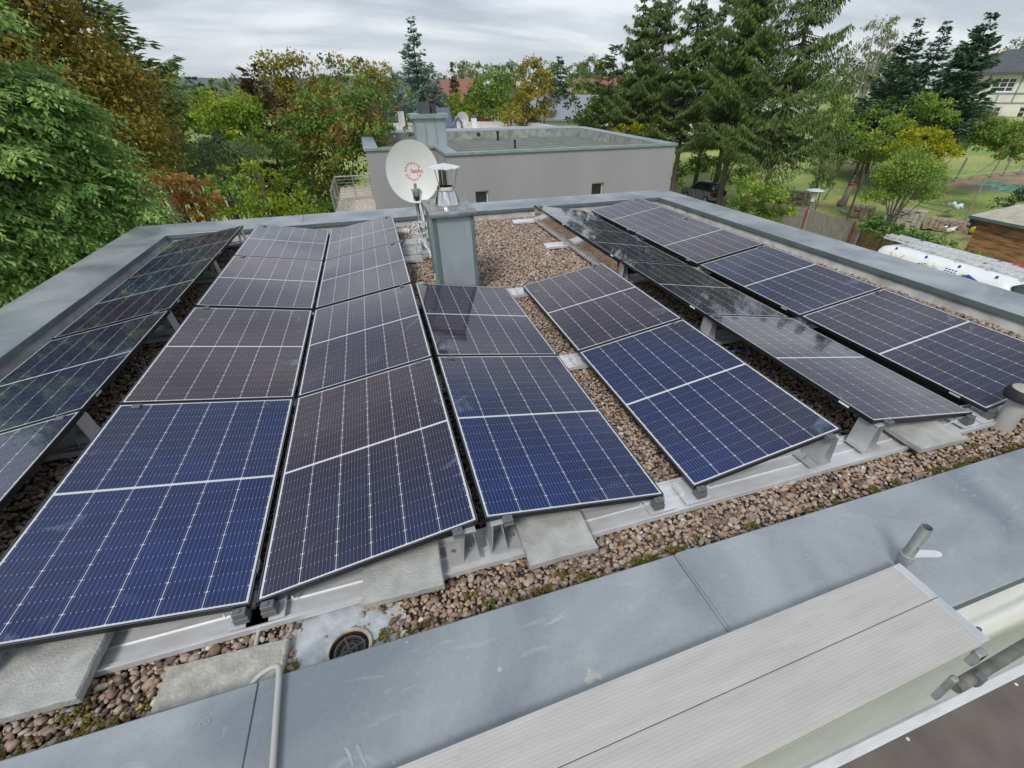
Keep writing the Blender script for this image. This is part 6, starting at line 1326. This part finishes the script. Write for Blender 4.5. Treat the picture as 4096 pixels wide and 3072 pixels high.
for sx in (-1, 1):
    mb = MB(); mb.box((sx*.80-.07, -1.81, .66), (sx*.80+.01 if sx > 0 else sx*.80+.08, -1.60, .93), bev=.015); mb.build('tail_light', 'tail_red', car)
    mb = MB(); mb.hexa([(sx*.735, .30, .95), (sx*.765, .30, .95), (sx*.765, .36, .95), (sx*.735, .36, .95), (sx*.60, -.05, 1.44), (sx*.63, -.05, 1.44), (sx*.63, .01, 1.44), (sx*.60, .01, 1.44)]); mb.hexa([(sx*.735, -.62, .95), (sx*.765, -.62, .95), (sx*.765, -.54, .95), (sx*.735, -.54, .95), (sx*.61, -.62, 1.44), (sx*.635, -.62, 1.44), (sx*.635, -.54, 1.44), (sx*.61, -.54, 1.44)]); mb.build('window_pillar', 'black_paint', car)
    mb = MB(); mb.box((sx*.80-.02, .35, .92), (sx*.80+.10*sx+.02, .50, 1.06), bev=.02); mb.build('mirror', 'black_paint', car)
    for y in (-1.12, 1.12):
        mb = MB(); T = Matrix.Translation((sx*.72, y, .29)) @ Matrix.Rotation(R(90), 4, 'Y'); mb.lathe([(.20, -.09), (.29, -.08), (.29, .08), (.20, .09)], 24, T); w_o = mb.build('wheel', 'rubber', car, 40)
        mb = MB(); mb.lathe([(.19, -.095), (.19, .095)], 20, T); mb.build('rim', 'alu_dull', w_o)
    mb = MB(); mb.box((sx*.805-.004, .02, .78), (sx*.805+.004, .16, .81)); mb.build('door_handle', 'black_paint', car)
mb = MB(); mb.box((-.74, -1.84, .30), (.74, -1.70, .50), bev=.03); mb.build('rear_bumper', 'silver_paint', car)
mb = MB(); mb.box((-.24, -1.812, .54), (.24, -1.803, .65)); mb.build('number_plate', 'white_paint', tg)
mb = MB(); mb.lathe([(.045, 0), (.045, .006)], 16, Matrix.Translation((0, -1.803, .78)) @ Matrix.Rotation(R(90), 4, 'X')); mb.build('badge', 'tail_red', tg)
mb = MB(); TS = Matrix.Translation((-.47, -1.495, 1.14)) @ Matrix.Rotation(R(62), 4, 'X'); mb.lathe([(.12, 0), (.12, .006)], 28, TS); stk_ = mb.build('round_sticker', 'white_paint', cab)
text_part('sticker_number', '45', .15, 'black_paint', TS @ Matrix.Translation((0, 0, .008)), stk_, .001, .003)

# van with roof rack and ladder
VX0, VX1 = 16.9, 18.9; zr_ = G+2.45
vy0 = float(at_z(3525, 985, zr_)[1])
p0 = at_z(3600, 985, zr_); 
van = thing('white_van', 'white van with sun logo, blue stripes and a ladder on its roof at the right', 'van', (0, 0, 0))
vx0 = float(at_z(3740, 1042, zr_)[0])-.25; vx1 = vx0+2.1; vyf = float(at_z(3520, 980, zr_)[1]); vyr = vyf-5.4
def van_section(y, w0, zt__, zb=G+.35):
    xm = (vx0+vx1)/2; h = (vx1-vx0)/2*w0
    return [(xm-h, y, zb), (xm-h*1.0, y, G+1.1), (xm-h*.93, y, zt__-.35), (xm-h*.84, y, zt__-.10), (xm-h*.70, y, zt__), (xm+h*.70, y, zt__), (xm+h*.84, y, zt__-.10), (xm+h*.93, y, zt__-.35), (xm+h, y, G+1.1), (xm+h, y, zb)]
mb = MB(); ss = [van_section(vyf-.02, .96, zr_-.08), van_section(vyf-.12, .99, zr_-.01), van_section(vyf-.35, 1, zr_), van_section(vyr+.95, 1, zr_), van_section(vyr+.70, .99, zr_-.04), van_section(vyr+.0, .96, G+1.35), van_section(vyr-.75, .90, G+1.05)]
vs = [p for s_ in ss for p in s_]; fs = []
for i in range(len(ss)-1):
    for k in range(10): fs.append((i*10+k, i*10+(k+1) % 10, (i+1)*10+(k+1) % 10, (i+1)*10+k))
fs += [tuple(range(10))[::-1], tuple(range(60, 70))]; mb.sheet(vs, fs); vb = mb.build('body', 'white_paint', van, 35)
# decals on the slanted side facing us
xm = (vx0+vx1)/2; hh = (vx1-vx0)/2; pA, pB = Vector((xm-hh*.94, 0, zr_-.35)), Vector((xm-hh*.76, 0, zr_-.02))
SEC = [(1.0, G+1.1-zr_), (.93, -.35), (.84, -.10), (.70, 0.0)]
def side(y, t):
    z = -.95+t*.93
    for (h0, z0), (h1, z1) in zip(SEC, SEC[1:]):
        if z <= z1: f_ = (z-z0)/(z1-z0); return (xm-hh*(h0+(h1-h0)*f_)-.010, y, zr_+z+.008)
    return (xm-hh*.70, y, zr_+.008)
def decal(pts, m, nm='decal'): # pts (distance from rear corner, height fraction)
    mb = MB(); vs = [side(vyf-a, t) for a, t in pts]; mb.sheet(vs+[(v[0]-.002, v[1], v[2]) for v in vs], [tuple(range(len(vs))), tuple(range(2*len(vs)-1, len(vs)-1, -1))]); return mb.build(nm, m, vb)
decal([(2.0, .70), (2.35, .78), (2.6, .64), (2.1, .60)], 'blue_paint'); decal([(1.1, .55), (1.9, .75), (2.3, .95), (1.8, .80)], 'blue_paint')
decal([(2.9, .55), (3.5, .90), (4.6, .55), (4.4, .30)], 'blue_paint'); decal([(3.0, .35), (3.2, .60), (4.2, .62), (4.3, .35)], 'blue_paint')
decal([(2.75, .50), (3.35, .88), (3.42, .86), (2.85, .48)], 'yellow_paint')
for i in range(4):
    for j in range(3): decal([(2.72+.11*i, .72+.075*j), (2.79+.11*i, .73+.075*j), (2.79+.11*i, .76+.075*j), (2.72+.11*i, .75+.075*j)], 'blue_paint')
sa = [(math.cos(R(a)), math.sin(R(a))) for a in range(-10, 191, 20)]
decal([(.85-.20*c_, .52+.20*s_) for c_, s_ in sa], 'yellow_paint', 'sun_logo')
for a in (20, 55, 90, 125, 160):
    c_, s_ = math.cos(R(a)), math.sin(R(a)); cx_, cy_ = .85, .52; w = .035
    decal([(cx_-.26*c_-w*s_, cy_+.26*s_-w*c_), (cx_-.26*c_+w*s_, cy_+.26*s_+w*c_), (cx_-.48*c_+w*.5*s_, cy_+.48*s_+w*.5*c_), (cx_-.48*c_-w*.5*s_, cy_+.48*s_-w*.5*c_)], 'yellow_paint', 'sun_ray')
sd_ = (pB-pA).normalized(); Tt = Matrix(((0, sd_.x, -1, 0), (-1, 0, 0, 0), (0, sd_.z, 0, 0), (0, 0, 0, 1)))
def side_text(txt, size, m, a, t): q = side(vyf-a, t); text_part('side_lettering', txt, size, m, Matrix.Translation((q[0]-.004, q[1], q[2])) @ Tt, vb, .001, .004)
side_text('Infos für', .19, 'pale_yellow', 2.15, .80); side_text('SUNTHIPO', .16, 'yellow_paint', 3.55, .42)
for sx in (0, 1):
    for y in (vyf-.9, vyr+.2):
        x = vx0+.12 if sx == 0 else vx1-.12; mb = MB(); T = Matrix.Translation((x, y, G+.34)) @ Matrix.Rotation(R(90), 4, 'Y'); mb.lathe([(.22, -.11), (.34, -.10), (.34, .10), (.22, .11)], 24, T); wo = mb.build('wheel', 'rubber', van, 40); mb = MB(); mb.lathe([(.21, -.115), (.21, .115)], 20, T); mb.build('rim', 'alu_dull', wo)
mb = MB(); mb.hexa([(xm-hh*.80, vyr+.02, G+1.42), (xm+hh*.80, vyr+.02, G+1.42), (xm+hh*.78, vyr+.62, zr_-.13), (xm-hh*.78, vyr+.62, zr_-.13), (xm-hh*.80, vyr-.01, G+1.46), (xm+hh*.80, vyr-.01, G+1.46), (xm+hh*.78, vyr+.60, zr_-.08), (xm-hh*.78, vyr+.60, zr_-.08)]); mb.build('windscreen', 'glass_dark', van)
for k in range(5):
    rk = MB(); y = vyf-.5-k*1.05; rk.box((xm-hh*.30, y-.02, zr_+.06), (xm+hh*.75, y+.02, zr_+.10))
    for sx in (-.38, 1): rk.box((xm+sx*hh*.72-.02, y-.04, zr_-.01), (xm+sx*hh*.72+.02, y+.04, zr_+.10))
    rk.build('rack_bar', 'alu_dull', van)
for k in range(4):
    mb = MB(); mb.box((xm-hh*.76, vyf-.68-k*1.2, zr_-.01), (xm-hh*.70, vyf-.61-k*1.2, zr_+.07), bev=.01); mb.build('rack_foot', 'blue_paint', van)
ld = thing('ladder', 'long aluminium ladder strapped on the roof of the white van', 'ladder', (xm+.24, vyf, zr_+.11))
for s_, (xa, z_) in enumerate(((-.42, 0), (-.05, 0), (.10, .0), (.47, .0), (-.36, .09), (-.10, .09))):
    mb = MB(); mb.box((xa-.018, -6.3, z_), (xa+.018, .45, z_+.07)); mb.build('rail', 'alu', ld)
for (xa, xb_, z_) in ((-.406, -.064, .035), (.118, .452, .035), (-.346, -.114, .125)):
    for k in range(23): mb = MB(); mb.box((xa, .3-k*.28, z_-.013), (xb_, .33-k*.28, z_+.013)); mb.build('rung', 'alu', ld)
for y in (-.55, -3.4): mb = MB(); mb.box((-.45, y-.03, .075), (.50, y+.03, .082)); mb.build('strap', 'dark', ld)
rg2 = MB(); rg2.tube([(.3, -3.9, .10), (.42, -4.0, .16), (.5, -4.15, .14), (.40, -4.3, .12), (.30, -4.2, .14), (.25, -4.05, .11)], .028, 6); rs = rg2.build('red_rope', 'red_paint', None, 60); rs.location = (xm+.0, vyf, zr_+.11); tag(rs, 'red rope bundle lying on the ladder of the van', 'rope')

# shed
shp = on_ground(3880, 985)
se = [at_z(3925, 870, -2.9), at_z(4200, 925, -2.9)]
sh = thing('garden_shed', 'orange brown wooden shed with pale flat roof at the right edge', 'shed', (0, 0, 0))
q0 = Vector(se[0][:2]); q1 = Vector(se[1][:2]); dd = (q1-q0).normalized(); nin = Vector((-dd.y, dd.x)); 
if nin.x < 0: nin = -nin
gz = min(ground_z(*q0), ground_z(*(q0+nin*4)))-.1; Lw = 7.5
pts4 = [q0, q0+dd*Lw, q0+dd*Lw+nin*3.2, q0+nin*3.2]
mb = MB(); mb.hexa([(p.x, p.y, gz) for p in pts4]+[(p.x, p.y, -2.95) for p in pts4]); mb.build('wall', 'shed_wood', sh)
pr = [q0-dd*.35-nin*.3, q0+dd*(Lw+.3)-nin*.3, q0+dd*(Lw+.3)+nin*3.6, q0-dd*.35+nin*3.6]; zs_ = (-2.94, -2.94, -2.6, -2.6)
mb = MB(); mb.hexa([(p.x, p.y, z) for p, z in zip(pr, zs_)]+[(p.x, p.y, z+.09) for p, z in zip(pr, zs_)]); mb.build('roof', 'shed_roof', sh)
mb = MB(); a, b_ = pr[0]-nin*.02, pr[1]-nin*.02; mb.hexa([(a.x, a.y, -2.97), (b_.x, b_.y, -2.97), (b_.x+nin.x*.015, b_.y+nin.y*.015, -2.97), (a.x+nin.x*.015, a.y+nin.y*.015, -2.97), (a.x, a.y, -2.84), (b_.x, b_.y, -2.84), (b_.x+nin.x*.015, b_.y+nin.y*.015, -2.84), (a.x+nin.x*.015, a.y+nin.y*.015, -2.84)]); mb.build('fascia', 'zinc_edge', sh)
# brick piles and clutter
def pile(px_, py_, w, d, h, rz, m, label, name='brick_pile', seed=0, tilt=0):
    p = on_ground(px_, py_); o = thing(name, label, 'pile', (p[0], p[1], ground_z(p[0], p[1])), rz, 'piles of old bricks and stones'); r_ = random.Random(seed); nx, ny, nz = max(2, int(w/.26)), max(1, int(d/.13)), max(1, int(h/.085)); mb = MB()
    for k in range(nz):
        for i in range(nx):
            for j in range(ny):
                if r_.random() < .06+.12*k/nz: continue
                T = Matrix.Translation((-w/2+(i+.5)*w/nx+r_.uniform(-.02, .02), -d/2+(j+.5)*d/ny+r_.uniform(-.015, .015), .04+k*.085)) @ Matrix.Rotation(r_.uniform(-.12, .12), 4, 'Z'); mb.box((-w/nx*.47, -d/ny*.46, -.035), (w/nx*.47, d/ny*.46, .037), T)
    mb.build('bricks', m, o); return o
pile(3600, 905, 2.2, .7, 1.15, R(-62), 'stone', 'tall stack of pale stones in the middle of the garden', seed=1)
pile(3790, 925, 2.6, .8, .75, R(-62), 'brick', 'low wide brick wall with a white bag on it', seed=2)
pile(3440, 865, 1.5, .9, .7, R(-50), 'brick', 'heap of bricks behind the end of the reed fence', seed=3)
pile(3185, 820, 1.7, .9, 1.1, R(-40), 'brick', 'heap of pale bricks behind the reed fence near the lamp', seed=4)
p = on_ground(3790, 880); bgm = MB()
V, F, k_ = rocks(np.array([[0, 0, 0], [.45, -.1, .0], [.2, .15, .12]]), np.array([.38, .33, .25]), .6, 2, 5, rough=.6); o = link('plastic_bag', np_mesh('plastic_bag', V, F), mat('pale blue plastic', (.52, .62, .63), .4, 0, .15), smooth=60); o.location = (p[0], p[1], ground_z(p[0], p[1])+.85); tag(o, 'crumpled pale blue plastic sheet on the low brick wall', 'plastic sheet')
for k, (xa, ya, xb_, yb_, h, lb) in enumerate([(3680, 828, 3810, 862, .5, 'long pale plank leaning left of the plastic sheet'), (3740, 880, 3810, 860, .4, 'short plank below the plastic sheet')]):
    a, b_ = on_ground(xa, ya), on_ground(xb_, yb_); mb = MB(); mb.tube([(a[0], a[1], ground_z(a[0], a[1])+.3), (b_[0], b_[1], ground_z(b_[0], b_[1])+h)], .06, 4); o = mb.build('timber', 'wood_grey'); tag(o, lb, 'timber', 'loose timber in the garden')
a = on_ground(3838, 925); mb = MB(); h = 3.0; mb.tube([(0, 0, 0), (.1, .1, h)], .05, 6); o = mb.build('wooden_pole', 'wood_grey'); o.location = (a[0], a[1], ground_z(a[0], a[1])); tag(o, 'tall bare wooden pole left of the shed', 'pole')
for k, (px_, py_, s_, lb) in enumerate([(3880, 935, .55, 'black bin beside the shed corner')]):
    a = on_ground(px_, py_); o = thing('rubbish_bin', lb, 'bin', (a[0], a[1], ground_z(a[0], a[1]))); mb = MB(); mb.lathe([(.28, 0), (.34, .8), (.36, .82), (.36, .88)], 16); mb.build('bin_body', 'dark', o, 40); mb = MB(); mb.lathe([(.37, .885), (.3, .93), (.02, .95)], 16); mb.build('lid', 'cable_black', o, 40)
a = on_ground(3865, 972); V, F, k_ = rocks(np.array([[0, 0, .15], [.35, 0, .12]]), np.array([.30, .25]), .7, 2, 6, rough=.5); o = link('yellow_bag', np_mesh('yellow_bag', V, F), 'yellow_paint', smooth=60); o.location = (a[0], a[1], ground_z(a[0], a[1])+.6); tag(o, 'bright yellow sack among the brambles by the shed', 'sack')
a = on_ground(3785, 955); V, F, k_ = rocks(np.array([[0, 0, .1], [.4, .2, .1], [.1, .4, .2]]), np.array([.35, .25, .2]), .35, 2, 7, rough=.6); o = link('stone_slab', np_mesh('stone_slab', V, F), 'white_paint', smooth=40); o.location = (a[0], a[1], ground_z(a[0], a[1])+.4); tag(o, 'white slabs piled between the brambles and the brick wall', 'slab')
# dead trunk with a clay pot on top
a = on_ground(3372, 822); o = thing('tree_stump', 'pale dead tree stump with a red clay pot on top', 'stump', (a[0], a[1], ground_z(a[0], a[1]))); mb = MB(); mb.tube([(-.1, .1, 0), (0, 0, .5), (.08, 0, 1.35)], [.36, .24, .19], 9); mb.build('stump', 'bark_pale', o, 60)
o2 = thing('clay_pot', 'red clay pot standing on the dead stump', 'pot', (a[0]+.08, a[1], ground_z(a[0], a[1])+1.33)); mb = MB(); mb.lathe([(.16, 0), (.22, .18), (.26, .19), (.26, .26)], 18); mb.build('pot', mat('terracotta', (.35, .10, .06), .8), o2, 40); mb = MB(); mb.lathe([(.24, .265), (.1, .27)], 18); mb.build('soil', 'dark', o2)
# stone edging of the round bed
mb = MB(); c_ = on_ground(3500, 838)
for k in range(16):
    t_ = R(150+k*9); x, y = c_[0]+2.2*math.cos(t_), c_[1]+2.2*math.sin(t_); mb.box((-.16, -.10, -.02), (.16, .10, .14), Matrix.Translation((x, y, ground_z(x, y))) @ Matrix.Rotation(t_+R(90), 4, 'Z'), bev=.02)
o = mb.build('stone_edging', 'stone'); tag(o, 'curved pale stone edging of a round bed in front of the light green tree', 'edging')
# old posts of the garden fence
PST = [(3300, 800, .5, 1.5, 'beside the small dark green bush'), (3393, 770, .35, 1.3, 'left of the round light green tree'), (3430, 768, .4, 1.3, 'second left of the round light green tree'), (3818, 728, .5, 1.7, 'right of the yellow bush'), (3960, 712, .5, 1.6, 'nearest the soil bed'), (4010, 705, -.2, 1.6, 'behind the braced pair'), (4075, 700, .35, 1.5, 'rightmost by the frame edge')]
for k, (px_, py_, ln, h, lb) in enumerate(PST):
    a = on_ground(px_, py_); mb = MB(); mb.tube([(0, 0, 0), (ln*.35, 0, h)], [.08, .065], 7); o = mb.build('fence_post', 'wood_grey', None, 60); o.location = (a[0], a[1], ground_z(a[0], a[1])); tag(o, 'old leaning wooden post, '+lb, 'fence post', 'old garden fence posts')
a, b_ = on_ground(3870, 722), on_ground(3960, 712); mb = MB(); mb.tube([(a[0], a[1], ground_z(a[0], a[1])+.1), (b_[0]+.1, b_[1], ground_z(b_[0], b_[1])+1.5)], .05, 6); o = mb.build('fence_brace', 'wood_grey'); tag(o, 'slanting wooden brace against the fence post by the soil bed', 'fence brace')
a, b_ = on_ground(3730, 738), on_ground(4150, 700); mb = MB(); mb.tube([(a[0], a[1], ground_z(a[0], a[1])+.45), (b_[0], b_[1], ground_z(b_[0], b_[1])+.5)], .02, 4); o = mb.build('garden_line', mat('mint line', (.35, .6, .45), .5)); tag(o, 'pale green line stretched between the old fence posts', 'rope')

# air: far things fade a little towards blue
mb = MB(); mb.box((-6100, -320, G-3), (6100, 7100, 160)); hz_o = mb.build('haze', None); tag(hz_o, kind='stuff')
hm_ = bpy.data.materials.new('haze'); hm_.use_nodes = True; hn = hm_.node_tree.nodes; hn.clear(); ho_ = hn.new('ShaderNodeOutputMaterial'); pv = hn.new('ShaderNodeVolumePrincipled'); pv.inputs['Density'].default_value = .00009; pv.inputs['Color'].default_value = (.80, .88, 1, 1); hm_.node_tree.links.new(pv.outputs[0], ho_.inputs['Volume']); hz_o.data.materials.append(hm_)

def stain(px_, py_, w, h, seed, m, jag=.25, ring=0.0, rz=0.0):
    p = at_z(px_, py_, .186); r_ = random.Random(seed); n = 26; pts = []
    for k in range(n):
        a = 2*math.pi*k/n; q = 1+r_.uniform(-jag, jag)+jag*math.sin(3*a+seed); x, y = w*q*math.cos(a), h*q*math.sin(a); pts.append((p[0]+x*math.cos(rz)-y*math.sin(rz), p[1]+x*math.sin(rz)+y*math.cos(rz)))
    def zc(x, y): return ZI+(ZO-ZI)*min(1, max(0, (-.40-y)/.63))+.0028
    mb = MB()
    if ring: inn_ = [(p[0]+(x-p[0])*ring, p[1]+(y-p[1])*ring) for x, y in pts]; mb.sheet([(x, y, zc(x, y)) for x, y in pts+inn_], [(k, (k+1) % n, n+(k+1) % n, n+k) for k in range(n)])
    else: mb.sheet([(x, y, zc(x, y)) for x, y in pts], [tuple(range(n))])
    mb.build('stain', m, house)
m_st = mat('lime stain', (.40, .405, .375), .8, 0, .15, 30); m_sm = mat('pale smear', (.345, .375, .392), .6, .1, .15, 20)
stain(2372, 2700, .034, .026, 3, m_st, .42); stain(2455, 2525, .0075, .007, 5, m_sm, .06, .6); stain(2530, 2336, .006, .006, 6, m_sm, .06, .6); stain(1998, 2670, .010, .010, 7, m_sm, .08); stain(1722, 2885, .0055, .0055, 8, m_sm, .05, .62)
stain(810, 2880, .018, .014, 9, m_sm, .08, .85); stain(2230, 2465, .05, .012, 11, m_sm, .35, 0, .2); 
stain(1440, 3010, .045, .006, 14, m_sm, .2, 0, -1.2); stain(1395, 3020, .04, .005, 15, m_sm, .2, 0, -1.2); stain(3940, 1912, .012, .006, 16, m_sm, .1)
